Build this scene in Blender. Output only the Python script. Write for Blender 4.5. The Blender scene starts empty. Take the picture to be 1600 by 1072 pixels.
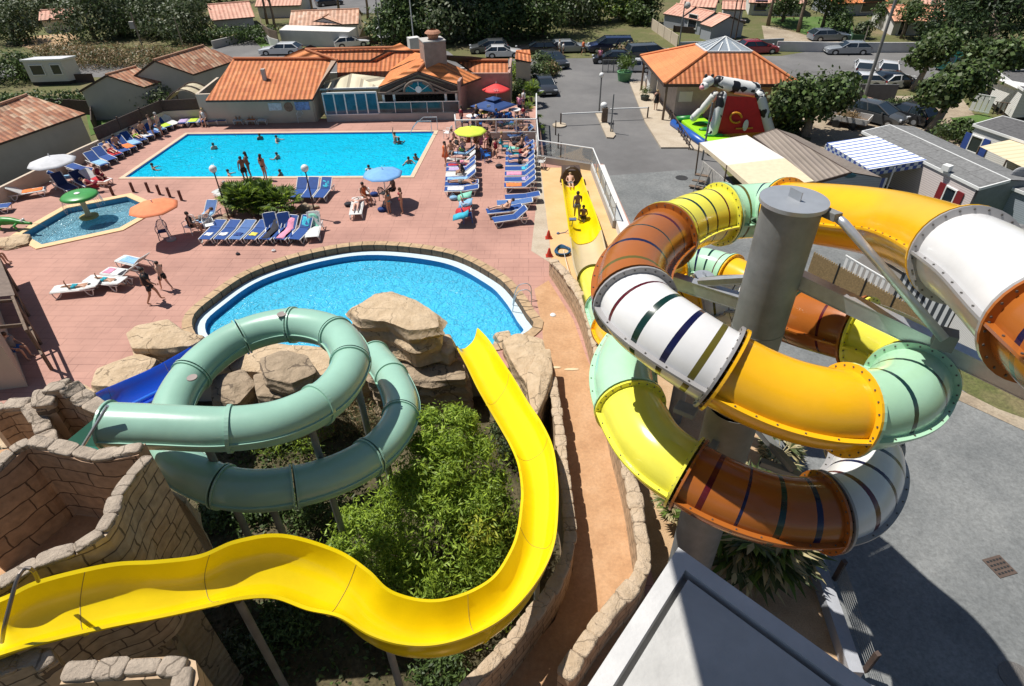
import bpy, bmesh, math, random
import numpy as np
from mathutils import Vector, Matrix, noise
from mathutils.geometry import tessellate_polygon
R_ = math.radians
V = Vector
rnd = random.Random(7)
sc = bpy.context.scene
COL = sc.collection

# ---------------------------------------------------------------- camera
F_, CX_, CY_, CH = 958.0, 800.0, 536.0, 15.5
_d = V(((822-CX_)/F_, -(1770-CY_)/F_, -1)).normalized()
_up = -_d
_fw = V((0, 0, -1)); _y = (_fw-_fw.dot(_up)*_up).normalized(); _x = _y.cross(_up)
RC = Matrix((_x, _y, _up))                      # world = RC @ camera space
cam_d = bpy.data.cameras.new("camera"); cam = bpy.data.objects.new("camera", cam_d); COL.objects.link(cam)
cam_d.sensor_width = 36; cam_d.lens = F_/1600*36; cam_d.clip_start = .05; cam_d.clip_end = 2000
cam.matrix_world = Matrix.Translation((0, 0, CH)) @ RC.to_4x4()
sc.camera = cam
def ray(px, py): return RC @ V(((px-CX_)/F_, -(py-CY_)/F_, -1))
def W(px, py, z=0.0):
    r = ray(px, py); return V((0, 0, CH)) + r*((z-CH)/r.z)
def Dp(px, py, zc): return V((0, 0, CH)) + ray(px, py)*zc

# ---------------------------------------------------------------- light
SUN_EL, SUN_AZ = R_(64), R_(-66)                # azimuth from +Y towards +X
w = bpy.data.worlds.new("World"); sc.world = w; w.use_nodes = True
nt = w.node_tree; bg = nt.nodes["Background"]
sky = nt.nodes.new("ShaderNodeTexSky"); sky.sky_type = 'NISHITA'; sky.sun_disc = False
sky.sun_elevation = SUN_EL; sky.sun_rotation = SUN_AZ; sky.air_density = 1.0; sky.dust_density = .6; sky.ozone_density = 1.2
nt.links.new(sky.outputs[0], bg.inputs[0]); bg.inputs[1].default_value = 0.06
sl = bpy.data.lights.new("sun", 'SUN'); sl.energy = 5.0; sl.angle = R_(.5); sl.color = (1, .965, .9)
so = bpy.data.objects.new("sun", sl); COL.objects.link(so)
SD = V((math.sin(SUN_AZ)*math.cos(SUN_EL), math.cos(SUN_AZ)*math.cos(SUN_EL), math.sin(SUN_EL)))
so.rotation_euler = SD.to_track_quat('Z', 'Y').to_euler(); so.location = SD*60
sc.view_settings.view_transform = 'Standard'; sc.view_settings.look = 'None'
sc.view_settings.exposure = 0.15; sc.view_settings.gamma = 1
sc.render.engine = 'CYCLES'
sc.cycles.max_bounces = 6; sc.cycles.diffuse_bounces = 2; sc.cycles.glossy_bounces = 3
sc.cycles.transparent_max_bounces = 8; sc.cycles.transmission_bounces = 4
sc.cycles.caustics_reflective = False; sc.cycles.caustics_refractive = False

# ---------------------------------------------------------------- mesh builder
LOC = {}
class MB:
    def __init__(s): s.v = []; s.f = []; s.m = []; s.u = []; s.n = 0; s.hasuv = False
    def add(s, vs, fs, mi=0, uv=None):
        o = s.n; s.v.extend(tuple(p) for p in vs); s.n += len(vs)
        for k, f in enumerate(fs):
            s.f.append([o+i for i in f]); s.m.append(mi if isinstance(mi, int) else mi[k])
            if uv is not None: s.u.append([tuple(uv[i]) for i in f]); s.hasuv = True
            else: s.u.append(None)
        return s
    def box(s, c, size, rz=0, mi=0, T=None):
        hx, hy, hz = size[0]/2, size[1]/2, size[2]/2
        M = T if T is not None else Matrix.Translation(V(c)) @ Matrix.Rotation(rz, 4, 'Z')
        P = [M @ V((x*hx, y*hy, z*hz)) for z in (-1, 1) for x, y in ((-1, -1), (1, -1), (1, 1), (-1, 1))]
        return s.add(P, [(3, 2, 1, 0), (4, 5, 6, 7), (0, 1, 5, 4), (1, 2, 6, 5), (2, 3, 7, 6), (3, 0, 4, 7)], mi)
    def beam(s, p0, p1, wd, ht, mi=0, up=V((0, 0, 1))):
        p0 = V(p0); p1 = V(p1); t = (p1-p0)
        if t.length < 1e-6: return s
        t.normalize(); sd = t.cross(up)
        if sd.length < 1e-3: sd = t.cross(V((1, 0, 0)))
        sd.normalize(); n = sd.cross(t)
        P = [p+sd*(a*wd/2)+n*(b*ht/2) for p in (p0, p1) for a, b in ((-1, -1), (1, -1), (1, 1), (-1, 1))]
        return s.add(P, [(0, 1, 2, 3), (7, 6, 5, 4), (0, 4, 5, 1), (1, 5, 6, 2), (2, 6, 7, 3), (3, 7, 4, 0)], mi)
    def cyl(s, p0, p1, r0, r1=None, n=10, mi=0, caps=True):
        r1 = r0 if r1 is None else r1
        p0 = V(p0); p1 = V(p1); t = (p1-p0).normalized()
        a = t.orthogonal().normalized(); b = t.cross(a)
        P = []
        for p, r in ((p0, r0), (p1, r1)):
            for k in range(n):
                an = 2*math.pi*k/n; P.append(p+(a*math.cos(an)+b*math.sin(an))*r)
        fs = [(k, (k+1) % n, n+(k+1) % n, n+k) for k in range(n)]
        if caps: fs += [tuple(range(n-1, -1, -1)), tuple(range(n, 2*n))]
        return s.add(P, fs, mi)
    def tube(s, path, r, n=8, mi=0, closed=False):
        P = [V(p) for p in path]; N = len(P); vs = []; prev = None
        for i, p in enumerate(P):
            if closed: t = P[(i+1) % N]-P[i-1]
            else: t = P[min(i+1, N-1)]-P[max(i-1, 0)]
            t.normalize()
            a = t.orthogonal() if prev is None else prev-prev.dot(t)*t
            a.normalize(); prev = a; b = t.cross(a)
            rr = r[i] if isinstance(r, (list, tuple)) else r
            vs += [p+(a*math.cos(2*math.pi*k/n)+b*math.sin(2*math.pi*k/n))*rr for k in range(n)]
        fs = []
        for i in range(N if closed else N-1):
            j = (i+1) % N
            fs += [(i*n+k, i*n+(k+1) % n, j*n+(k+1) % n, j*n+k) for k in range(n)]
        if not closed: fs += [tuple(range(n-1, -1, -1)), tuple(range((N-1)*n, N*n))]
        return s.add(vs, fs, mi)
    def prism(s, poly, z0, z1, mi=0, top=None):
        n = len(poly); A = sum(poly[i][0]*poly[(i+1) % n][1]-poly[(i+1) % n][0]*poly[i][1] for i in range(n))
        if A < 0: poly = list(poly)[::-1]
        vs = [(p[0], p[1], z0) for p in poly]+[(p[0], p[1], z1) for p in poly]
        tm = mi if top is None else top
        return s.add(vs, [tuple(range(n-1, -1, -1)), tuple(range(n, 2*n))]+[(i, (i+1) % n, n+(i+1) % n, n+i) for i in range(n)], [mi, tm]+[mi]*n)
    def lathe(s, c, prof, n=20, mi=0, T=None):
        vs = []; c = V(c)
        for r, z in prof:
            for k in range(n):
                p = V((r*math.cos(2*math.pi*k/n), r*math.sin(2*math.pi*k/n), z)); vs.append((T @ p if T else p)+c)
        fs = [(i*n+k, i*n+(k+1) % n, (i+1)*n+(k+1) % n, (i+1)*n+k) for i in range(len(prof)-1) for k in range(n)]
        return s.add(vs, fs, mi)
    def ell(s, c, r, n=12, mi=0, m=8, T=None):
        r = (r, r, r) if isinstance(r, (int, float)) else r; c = V(c); vs = []
        for i in range(m+1):
            th = math.pi*i/m
            for k in range(n):
                p = V((r[0]*math.sin(th)*math.cos(2*math.pi*k/n), r[1]*math.sin(th)*math.sin(2*math.pi*k/n), r[2]*math.cos(th)))
                vs.append((T @ p if T else p)+c)
        return s.add(vs, [(i*n+(k+1) % n, i*n+k, (i+1)*n+k, (i+1)*n+(k+1) % n) for i in range(m) for k in range(n)], mi)
    def poly(s, outer, holes=(), z=None, mi=0):
        loops = [[V((p[0], p[1], 0)) for p in l] for l in (outer, *holes)]
        flat = [p for l in ((outer, *holes)) for p in l]
        tris = tessellate_polygon(loops)
        vs = [(p[0], p[1], (p[2] if z is None else z)) for p in flat]; fs = []
        for t in tris:
            a, b, c = (V(vs[i]) for i in t)
            fs.append(t if (b-a).cross(c-a).z > 0 else t[::-1])
        return s.add(vs, fs, mi)
    def quad(s, a, b, c, d, mi=0, uv=None): return s.add([a, b, c, d], [(0, 1, 2, 3)], mi, uv)
    def uvpoly(s, pts, udir, mi=0, org=None):
        """a planar polygon whose UV is metres along udir and up its slope"""
        P = [V(p) for p in pts]; u = V(udir).normalized(); n = (P[1]-P[0]).cross(P[2]-P[0]).normalized()
        if n.z < 0: P = P[::-1]; n = -n
        vd = n.cross(u).normalized(); o = V(org) if org is not None else P[0]
        return s.add(P, [tuple(range(len(P)))], mi, [((p-o).dot(u), (p-o).dot(vd)) for p in P])
    def build(s, name, mats, parent=None, smooth=False, loc=None, local=False, bevel=0, auto=None):
        me = bpy.data.meshes.new(name)
        if not isinstance(mats, (list, tuple)): mats = [mats]
        off = V((0, 0, 0))
        if parent is not None and not local: off = LOC.get(parent.name, V((0, 0, 0)))
        if parent is None and loc is not None: off = V(loc) if not local else off
        arr = np.array([tuple(p) for p in s.v], dtype=np.float64).reshape(-1, 3)-np.array(off)
        me.from_pydata(arr.tolist(), [], s.f)
        me.polygons.foreach_set('material_index', s.m)
        if s.hasuv:
            ul = me.uv_layers.new(name='UVMap'); buf = []
            for f, u in zip(s.f, s.u):
                buf.extend(u if u is not None else [(0, 0)]*len(f))
            ul.data.foreach_set('uv', [c for t in buf for c in t])
        for m in mats: me.materials.append(m)
        if smooth: me.polygons.foreach_set('use_smooth', [True]*len(me.polygons))
        me.update()
        o = bpy.data.objects.new(name, me); COL.objects.link(o)
        if parent is not None:
            o.parent = parent; LOC[o.name] = LOC.get(parent.name, V((0, 0, 0)))
        elif loc is not None: o.location = loc; LOC[o.name] = V(loc)
        if auto is not None:
            me.polygons.foreach_set('use_smooth', [True]*len(me.polygons))
            try: me.set_sharp_from_angle(angle=R_(auto))
            except Exception: pass
        if bevel:
            b = o.modifiers.new('b', 'BEVEL'); b.width = bevel; b.segments = 2; b.limit_method = 'ANGLE'; b.angle_limit = R_(50)
        return o

def tag(o, label=None, cat=None, group=None, kind=None):
    if label: o['label'] = label
    if cat: o['category'] = cat
    if group: o['group'] = group
    if kind: o['kind'] = kind
    return o
def thing(name, label, cat, loc=(0, 0, 0), rz=0, group=None):
    o = bpy.data.objects.new(name, None); COL.objects.link(o); o.empty_display_size = .3
    o.location = loc; o.rotation_euler = (0, 0, rz); LOC[o.name] = V(loc)
    return tag(o, label, cat, group)
def dup(root, loc, rz=0, label=None, group=None, scale=None, mats=None):
    def cp(o, par):
        c = o.copy(); COL.objects.link(c); c.parent = par
        if mats and o.type == 'MESH' and o.name.split('.')[0] in mats:
            for i, m in enumerate(mats[o.name.split('.')[0]] if isinstance(mats[o.name.split('.')[0]], (list, tuple)) else [mats[o.name.split('.')[0]]]):
                c.material_slots[i].link = 'OBJECT'; c.material_slots[i].material = m
        for ch in o.children: cp(ch, c)
        return c
    r = cp(root, None); r.location = loc; r.rotation_euler = (0, 0, rz); LOC[r.name] = V(loc)
    if scale: r.scale = (scale,)*3 if isinstance(scale, (int, float)) else scale
    if label: r['label'] = label
    if group: r['group'] = group
    return r
def struct(mb, name, mats, **k): return tag(mb.build(name, mats, **k), kind='structure')

def catmull(P, step=.1, closed=False):
    P = [np.array(p, float) for p in P]; n = len(P); out = []
    rng = range(n if closed else n-1)
    for i in rng:
        p0 = P[(i-1) % n] if closed or i > 0 else 2*P[0]-P[1]
        p1 = P[i]; p2 = P[(i+1) % n]
        p3 = P[(i+2) % n] if closed or i+2 < n else 2*P[-1]-P[-2]
        L = np.linalg.norm((p2-p1)[:3]); k = max(1, int(math.ceil(L/step)))
        for j in range(k):
            t = j/k; out.append(.5*((2*p1)+(-p0+p2)*t+(2*p0-5*p1+4*p2-p3)*t*t+(-p0+3*p1-3*p2+p3)*t**3))
    if not closed: out.append(P[-1])
    return out

# ---------------------------------------------------------------- materials
MC = {}
def nodes(name):
    m = bpy.data.materials.new(name); m.use_nodes = True; t = m.node_tree
    return m, t, t.nodes['Principled BSDF'], t.links
def mat(name, col, rough=.6, metal=0, var=.12, scale=3.0, bump=0.0, bscale=30, coat=0, spec=.5, alpha=None, emit=0, stain=0, trans=0):
    if name in MC: return MC[name]
    m, t, b, L = nodes(name)
    b.inputs['Base Color'].default_value = (*col, 1); b.inputs['Roughness'].default_value = rough
    b.inputs['Metallic'].default_value = metal; b.inputs['Coat Weight'].default_value = coat
    b.inputs['Specular IOR Level'].default_value = spec
    tc = t.nodes.new('ShaderNodeTexCoord')
    if var or stain:
        nz = t.nodes.new('ShaderNodeTexNoise'); nz.inputs['Scale'].default_value = scale; nz.inputs['Detail'].default_value = 5
        nz.inputs['Roughness'].default_value = .65
        L.new(tc.outputs['Object'], nz.inputs[0])
        mp = t.nodes.new('ShaderNodeMapRange'); mp.inputs[1].default_value = .3; mp.inputs[2].default_value = .7
        mp.inputs[3].default_value = 1-var; mp.inputs[4].default_value = 1+var
        L.new(nz.outputs[0], mp.inputs[0])
        mx = t.nodes.new('ShaderNodeVectorMath'); mx.operation = 'SCALE'; mx.inputs[0].default_value = col
        L.new(mp.outputs[0], mx.inputs['Scale']); out = mx.outputs[0]
        if stain:
            n2 = t.nodes.new('ShaderNodeTexNoise'); n2.inputs['Scale'].default_value = scale*.35; n2.inputs['Detail'].default_value = 6
            L.new(tc.outputs['Object'], n2.inputs[0])
            m2 = t.nodes.new('ShaderNodeMapRange'); m2.inputs[1].default_value = .45; m2.inputs[2].default_value = .75
            m2.inputs[3].default_value = 1; m2.inputs[4].default_value = 1-stain; L.new(n2.outputs[0], m2.inputs[0])
            s2 = t.nodes.new('ShaderNodeVectorMath'); s2.operation = 'SCALE'; L.new(out, s2.inputs[0]); L.new(m2.outputs[0], s2.inputs['Scale']); out = s2.outputs[0]
        L.new(out, b.inputs['Base Color'])
    if bump:
        n3 = t.nodes.new('ShaderNodeTexNoise'); n3.inputs['Scale'].default_value = bscale; n3.inputs['Detail'].default_value = 6
        L.new(tc.outputs['Object'], n3.inputs[0])
        bp = t.nodes.new('ShaderNodeBump'); bp.inputs['Strength'].default_value = bump; bp.inputs['Distance'].default_value = .05
        L.new(n3.outputs[0], bp.inputs['Height']); L.new(bp.outputs[0], b.inputs['Normal'])
    if alpha is not None: b.inputs['Alpha'].default_value = alpha
    if emit: b.inputs['Emission Color'].default_value = (*col, 1); b.inputs['Emission Strength'].default_value = emit
    if trans: b.inputs['Transmission Weight'].default_value = trans
    MC[name] = m; return m
def nd(t, typ, **k):
    n = t.nodes.new(typ)
    for a, v in k.items():
        if a.startswith('i'): n.inputs[int(a[1:])].default_value = v
        else: setattr(n, a, v)
    return n
def mathn(t, op, a, b=None, c=None):
    n = t.nodes.new('ShaderNodeMath'); n.operation = op
    for i, x in enumerate((a, b, c)):
        if x is None: continue
        if isinstance(x, (int, float)): n.inputs[i].default_value = x
        else: t.links.new(x, n.inputs[i])
    return n.outputs[0]
def ramp(t, src, stops):
    r = t.nodes.new('ShaderNodeValToRGB'); e = r.color_ramp.elements
    while len(e) < len(stops): e.new(.5)
    for k, (p, c) in enumerate(stops): e[k].position = p; e[k].color = (*c, 1)
    t.links.new(src, r.inputs[0]); return r.outputs[0]
def mixc(t, f, a, b, mode='MIX'):
    n = t.nodes.new('ShaderNodeMix'); n.data_type = 'RGBA'; n.blend_type = mode
    for s, x in ((n.inputs[0], f), (n.inputs[6], a), (n.inputs[7], b)):
        if isinstance(x, (int, float)): s.default_value = x
        elif isinstance(x, tuple): s.default_value = (*x, 1)
        else: t.links.new(x, s)
    return n.outputs[2]

def tile_mat(name, cols, period=.3, row=.4, dark=.35):
    """canal roof tiles on metre UVs"""
    m, t, b, L = nodes(name)
    uv = nd(t, 'ShaderNodeUVMap'); sp = nd(t, 'ShaderNodeSeparateXYZ'); L.new(uv.outputs[0], sp.inputs[0])
    u = mathn(t, 'DIVIDE', sp.outputs[0], period); v = mathn(t, 'DIVIDE', sp.outputs[1], row)
    uf = mathn(t, 'FLOOR', u); vf = mathn(t, 'FLOOR', v)
    cb = nd(t, 'ShaderNodeCombineXYZ'); L.new(uf, cb.inputs[0]); L.new(vf, cb.inputs[1])
    wn = nd(t, 'ShaderNodeTexWhiteNoise'); L.new(cb.outputs[0], wn.inputs[0])
    c1 = ramp(t, wn.outputs[0], [(i/(len(cols)-1), c) for i, c in enumerate(cols)])
    nz = nd(t, 'ShaderNodeTexNoise', i2=.35, i3=5.0); L.new(uv.outputs[0], nz.inputs[0])
    c2 = mixc(t, 1.0, c1, ramp(t, nz.outputs[0], [(.3, (.8, .78, .76)), (.65, (1.08, 1.05, 1.02))]), 'MULTIPLY')
    s = mathn(t, 'SINE', mathn(t, 'MULTIPLY', u, 2*math.pi))
    gap = mathn(t, 'LESS_THAN', s, -.72)
    c3 = mixc(t, mathn(t, 'MULTIPLY', gap, dark), c2, (.05, .025, .018))
    L.new(c3, b.inputs['Base Color']); b.inputs['Roughness'].default_value = .75
    h = mathn(t, 'ADD', mathn(t, 'MULTIPLY', s, .5), mathn(t, 'MULTIPLY', mathn(t, 'FRACT', v), -.35))
    bp = nd(t, 'ShaderNodeBump', i0=1.0, i1=.085); L.new(h, bp.inputs['Height']); L.new(bp.outputs[0], b.inputs['Normal'])
    MC[name] = m; return m

def block_mat(name, ca, cb_, mortar, bw=.7, bh=.35, uvsrc=True, mort=.018, bump=.6, warp=.12, rough=.85, sq=2.0):
    """rendered mock stone: irregular blocks on metre UVs"""
    m, t, b, L = nodes(name)
    src = nd(t, 'ShaderNodeUVMap').outputs[0] if uvsrc else nd(t, 'ShaderNodeTexCoord').outputs['Object']
    nz = nd(t, 'ShaderNodeTexNoise', i2=1.3, i3=3.0); L.new(src, nz.inputs[0])
    vm = nd(t, 'ShaderNodeVectorMath', operation='MULTIPLY_ADD'); L.new(nz.outputs[1], vm.inputs[0]); vm.inputs[1].default_value = (warp,)*3; L.new(src, vm.inputs[2])
    br = nd(t, 'ShaderNodeTexBrick'); L.new(vm.outputs[0], br.inputs[0])
    br.inputs['Color1'].default_value = (*ca, 1); br.inputs['Color2'].default_value = (*cb_, 1); br.inputs['Mortar'].default_value = (*mortar, 1)
    br.inputs['Scale'].default_value = 1; br.inputs['Brick Width'].default_value = bw; br.inputs['Row Height'].default_value = bh
    br.inputs['Mortar Size'].default_value = mort; br.inputs['Mortar Smooth'].default_value = .3; br.offset = .37; br.squash = sq*.7; br.squash_frequency = 3
    n2 = nd(t, 'ShaderNodeTexNoise', i2=5.0, i3=8.0); L.new(src, n2.inputs[0])
    c = mixc(t, 1.0, br.outputs[0], ramp(t, n2.outputs[0], [(.3, (.72, .7, .68)), (.7, (1.15, 1.12, 1.08))]), 'MULTIPLY')
    L.new(c, b.inputs['Base Color']); b.inputs['Roughness'].default_value = rough
    h = mathn(t, 'SUBTRACT', mathn(t, 'MULTIPLY', n2.outputs[0], .5), br.outputs[1])
    bp = nd(t, 'ShaderNodeBump', i0=bump, i1=.06); L.new(h, bp.inputs['Height']); L.new(bp.outputs[0], b.inputs['Normal'])
    MC[name] = m; return m

def rock_mat(name, c1, c2, crack=(.16, .11, .075), sc_=.9, cw=.012, layers=6.0):
    m, t, b, L = nodes(name)
    tc = nd(t, 'ShaderNodeNewGeometry'); src = tc.outputs['Position']
    nz = nd(t, 'ShaderNodeTexNoise', i2=1.2, i3=4.0); L.new(src, nz.inputs[0])
    vm = nd(t, 'ShaderNodeVectorMath', operation='MULTIPLY_ADD'); L.new(nz.outputs[1], vm.inputs[0]); vm.inputs[1].default_value = (.9,)*3; L.new(src, vm.inputs[2])
    vo = nd(t, 'ShaderNodeTexVoronoi', feature='DISTANCE_TO_EDGE'); vo.inputs['Scale'].default_value = sc_; L.new(vm.outputs[0], vo.inputs[0])
    ck = mathn(t, 'LESS_THAN', vo.outputs[0], cw)
    n2 = nd(t, 'ShaderNodeTexNoise', i2=2.5, i3=9.0, i4=.7); L.new(src, n2.inputs[0])
    sp = nd(t, 'ShaderNodeSeparateXYZ'); L.new(src, sp.inputs[0])
    la = mathn(t, 'SINE', mathn(t, 'MULTIPLY', mathn(t, 'ADD', sp.outputs[2], mathn(t, 'MULTIPLY', nz.outputs[0], .45)), 2*math.pi*layers/2))
    cc = ramp(t, n2.outputs[0], [(.3, c1), (.7, c2)])
    cc = mixc(t, mathn(t, 'MULTIPLY', mathn(t, 'MULTIPLY', ck, mathn(t, 'GREATER_THAN', nz.outputs[0], .47)), .62), cc, crack)
    L.new(cc, b.inputs['Base Color']); b.inputs['Roughness'].default_value = .9
    h = mathn(t, 'ADD', mathn(t, 'MULTIPLY', n2.outputs[0], 1.0), mathn(t, 'MULTIPLY', la, .18))
    h = mathn(t, 'SUBTRACT', h, mathn(t, 'MULTIPLY', ck, .5))
    bp = nd(t, 'ShaderNodeBump', i0=1.0, i1=.16); L.new(h, bp.inputs['Height']); L.new(bp.outputs[0], b.inputs['Normal'])
    MC[name] = m; return m

def ground_mat(name, cols, scale=.5, bump=.3, rough=.95, fine=12.0, finestr=.15, pos=(.35, .5, .65)):
    m, t, b, L = nodes(name)
    src = nd(t, 'ShaderNodeNewGeometry').outputs['Position']
    n1 = nd(t, 'ShaderNodeTexNoise', i2=scale, i3=8.0, i4=.65); L.new(src, n1.inputs[0])
    n2 = nd(t, 'ShaderNodeTexNoise', i2=fine, i3=6.0, i4=.7); L.new(src, n2.inputs[0])
    c = ramp(t, n1.outputs[0], list(zip(pos, cols)))
    c = mixc(t, 1.0, c, ramp(t, n2.outputs[0], [(.3, (1-finestr*1.5,)*3), (.7, (1+finestr,)*3)]), 'MULTIPLY')
    L.new(c, b.inputs['Base Color']); b.inputs['Roughness'].default_value = rough
    bp = nd(t, 'ShaderNodeBump', i0=bump, i1=.05); L.new(n2.outputs[0], bp.inputs['Height']); L.new(bp.outputs[0], b.inputs['Normal'])
    MC[name] = m; return m

def deck_mat():
    m, t, b, L = nodes('stamped_terracotta')
    geo = nd(t, 'ShaderNodeNewGeometry'); mp = nd(t, 'ShaderNodeMapping'); L.new(geo.outputs[0], mp.inputs[0]); mp.inputs[3].default_value = (1, 1, 1); mp.inputs[2].default_value = (0, 0, R_(2))
    nz = nd(t, 'ShaderNodeTexNoise', i2=1.5, i3=2.0); L.new(mp.outputs[0], nz.inputs[0])
    vm = nd(t, 'ShaderNodeVectorMath', operation='MULTIPLY_ADD'); L.new(nz.outputs[1], vm.inputs[0]); vm.inputs[1].default_value = (.05,)*3; L.new(mp.outputs[0], vm.inputs[2])
    def bk(wd, ht, off, sq, fr, ms):
        br = nd(t, 'ShaderNodeTexBrick'); L.new(vm.outputs[0], br.inputs[0]); br.inputs['Scale'].default_value = 1
        br.inputs['Brick Width'].default_value = wd; br.inputs['Row Height'].default_value = ht; br.offset = off; br.squash = sq; br.squash_frequency = fr
        br.inputs['Mortar Size'].default_value = ms; br.inputs['Mortar Smooth'].default_value = .4
        br.inputs['Color1'].default_value = (.47, .255, .2, 1); br.inputs['Color2'].default_value = (.43, .232, .183, 1); br.inputs['Mortar'].default_value = (.24, .12, .095, 1)
        return br
    a = bk(.75, .42, .4, 1.6, 2, .011)
    n2 = nd(t, 'ShaderNodeTexNoise', i2=.28, i3=7.0, i4=.65); L.new(geo.outputs[0], n2.inputs[0])
    nj = nd(t, 'ShaderNodeTexNoise', i2=.6, i3=3.0); L.new(geo.outputs[0], nj.inputs[0])
    a2 = bk(1.5, .84, .3, .6, 3, .014)
    c0 = mixc(t, .5, a.outputs[0], a2.outputs[0])
    c0 = mixc(t, ramp(t, nj.outputs[0], [(.38, (.5,)*3), (.6, (1.0,)*3)]), (.445, .24, .19), c0)
    c = mixc(t, 1.0, c0, ramp(t, n2.outputs[0], [(.32, (.8, .78, .78)), (.6, (1.07, 1.07, 1.06))]), 'MULTIPLY')
    n3 = nd(t, 'ShaderNodeTexNoise', i2=1.8, i3=6.0, i4=.75); 
    m3 = nd(t, 'ShaderNodeMapping'); m3.inputs[3].default_value = (.55, 1.5, 1); L.new(geo.outputs[0], m3.inputs[0]); L.new(m3.outputs[0], n3.inputs[0])
    c = mixc(t, mathn(t, 'MULTIPLY', mathn(t, 'GREATER_THAN', n3.outputs[0], .66), .4), c, (.27, .13, .105))
    L.new(c, b.inputs['Base Color']); b.inputs['Roughness'].default_value = .8
    h = mathn(t, 'SUBTRACT', mathn(t, 'MULTIPLY', n3.outputs[0], .4), a.outputs[1])
    bp = nd(t, 'ShaderNodeBump', i0=.45, i1=.03); L.new(h, bp.inputs['Height']); L.new(bp.outputs[0], b.inputs['Normal'])
    return m

def water_mat(name, tint, body, scale=2.2, fac=.45, bump=1.0):
    m, t, b, L = nodes(name); t.nodes.remove(b); out = t.nodes['Material Output']
    geo = nd(t, 'ShaderNodeNewGeometry')
    nz = nd(t, 'ShaderNodeTexNoise', i2=scale*.5, i3=3.0); L.new(geo.outputs[0], nz.inputs[0])
    vm = nd(t, 'ShaderNodeVectorMath', operation='MULTIPLY_ADD'); L.new(nz.outputs[1], vm.inputs[0]); vm.inputs[1].default_value = (1.6/scale,)*3; L.new(geo.outputs[0], vm.inputs[2])
    vo = nd(t, 'ShaderNodeTexNoise', i2=scale*.8, i3=1.5); vo.inputs['Distortion'].default_value = .6; L.new(vm.outputs[0], vo.inputs[0]); rg_ = mathn(t, 'SUBTRACT', 1.0, mathn(t, 'ABSOLUTE', mathn(t, 'MULTIPLY_ADD', vo.outputs[0], 4.0, -2.0)))
    n2 = nd(t, 'ShaderNodeTexNoise', i2=scale*3.2, i3=4.0); L.new(vm.outputs[0], n2.inputs[0])
    h = mathn(t, 'ADD', mathn(t, 'MULTIPLY', rg_, .55), mathn(t, 'MULTIPLY', n2.outputs[0], .7))
    bp = nd(t, 'ShaderNodeBump', i0=bump, i1=1.1/scale); L.new(h, bp.inputs['Height'])
    bp2 = nd(t, 'ShaderNodeBump', i0=bump, i1=.4/scale); L.new(h, bp2.inputs['Height'])
    tr = nd(t, 'ShaderNodeBsdfTransparent'); tr.inputs[0].default_value = (*tint, 1)
    df = nd(t, 'ShaderNodeBsdfDiffuse'); df.inputs[0].default_value = (*body, 1); L.new(bp.outputs[0], df.inputs['Normal'])
    gl = nd(t, 'ShaderNodeBsdfGlossy'); gl.inputs['Roughness'].default_value = .12; L.new(bp2.outputs[0], gl.inputs['Normal'])
    m1 = nd(t, 'ShaderNodeMixShader'); m1.inputs[0].default_value = fac; L.new(tr.outputs[0], m1.inputs[1]); L.new(df.outputs[0], m1.inputs[2])
    fr = nd(t, 'ShaderNodeFresnel'); fr.inputs[0].default_value = 1.33; L.new(bp2.outputs[0], fr.inputs[1])
    m2 = nd(t, 'ShaderNodeMixShader'); L.new(mathn(t, 'MULTIPLY', fr.outputs[0], .75), m2.inputs[0]); L.new(m1.outputs[0], m2.inputs[1]); L.new(gl.outputs[0], m2.inputs[2])
    L.new(m2.outputs[0], out.inputs[0]); MC[name] = m; return m

def leaf_mat(name, col, rough=.5, var=.35, trans=.25):
    m, t, b, L = nodes(name)
    oi = nd(t, 'ShaderNodeNewGeometry')
    mp = nd(t, 'ShaderNodeMapRange', i1=0.0, i2=1.0, i3=1-var, i4=1+var); L.new(oi.outputs['Random Per Island'], mp.inputs[0])
    mx = nd(t, 'ShaderNodeVectorMath', operation='SCALE'); mx.inputs[0].default_value = col; L.new(mp.outputs[0], mx.inputs['Scale'])
    L.new(mx.outputs[0], b.inputs['Base Color']); b.inputs['Roughness'].default_value = rough; b.inputs['Specular IOR Level'].default_value = .35
    tl = nd(t, 'ShaderNodeBsdfTranslucent'); L.new(mx.outputs[0], tl.inputs[0])
    ms = nd(t, 'ShaderNodeMixShader'); ms.inputs[0].default_value = trans; L.new(b.outputs[0], ms.inputs[1]); L.new(tl.outputs[0], ms.inputs[2])
    L.new(ms.outputs[0], t.nodes['Material Output'].inputs[0]); MC[name] = m; return m

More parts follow.
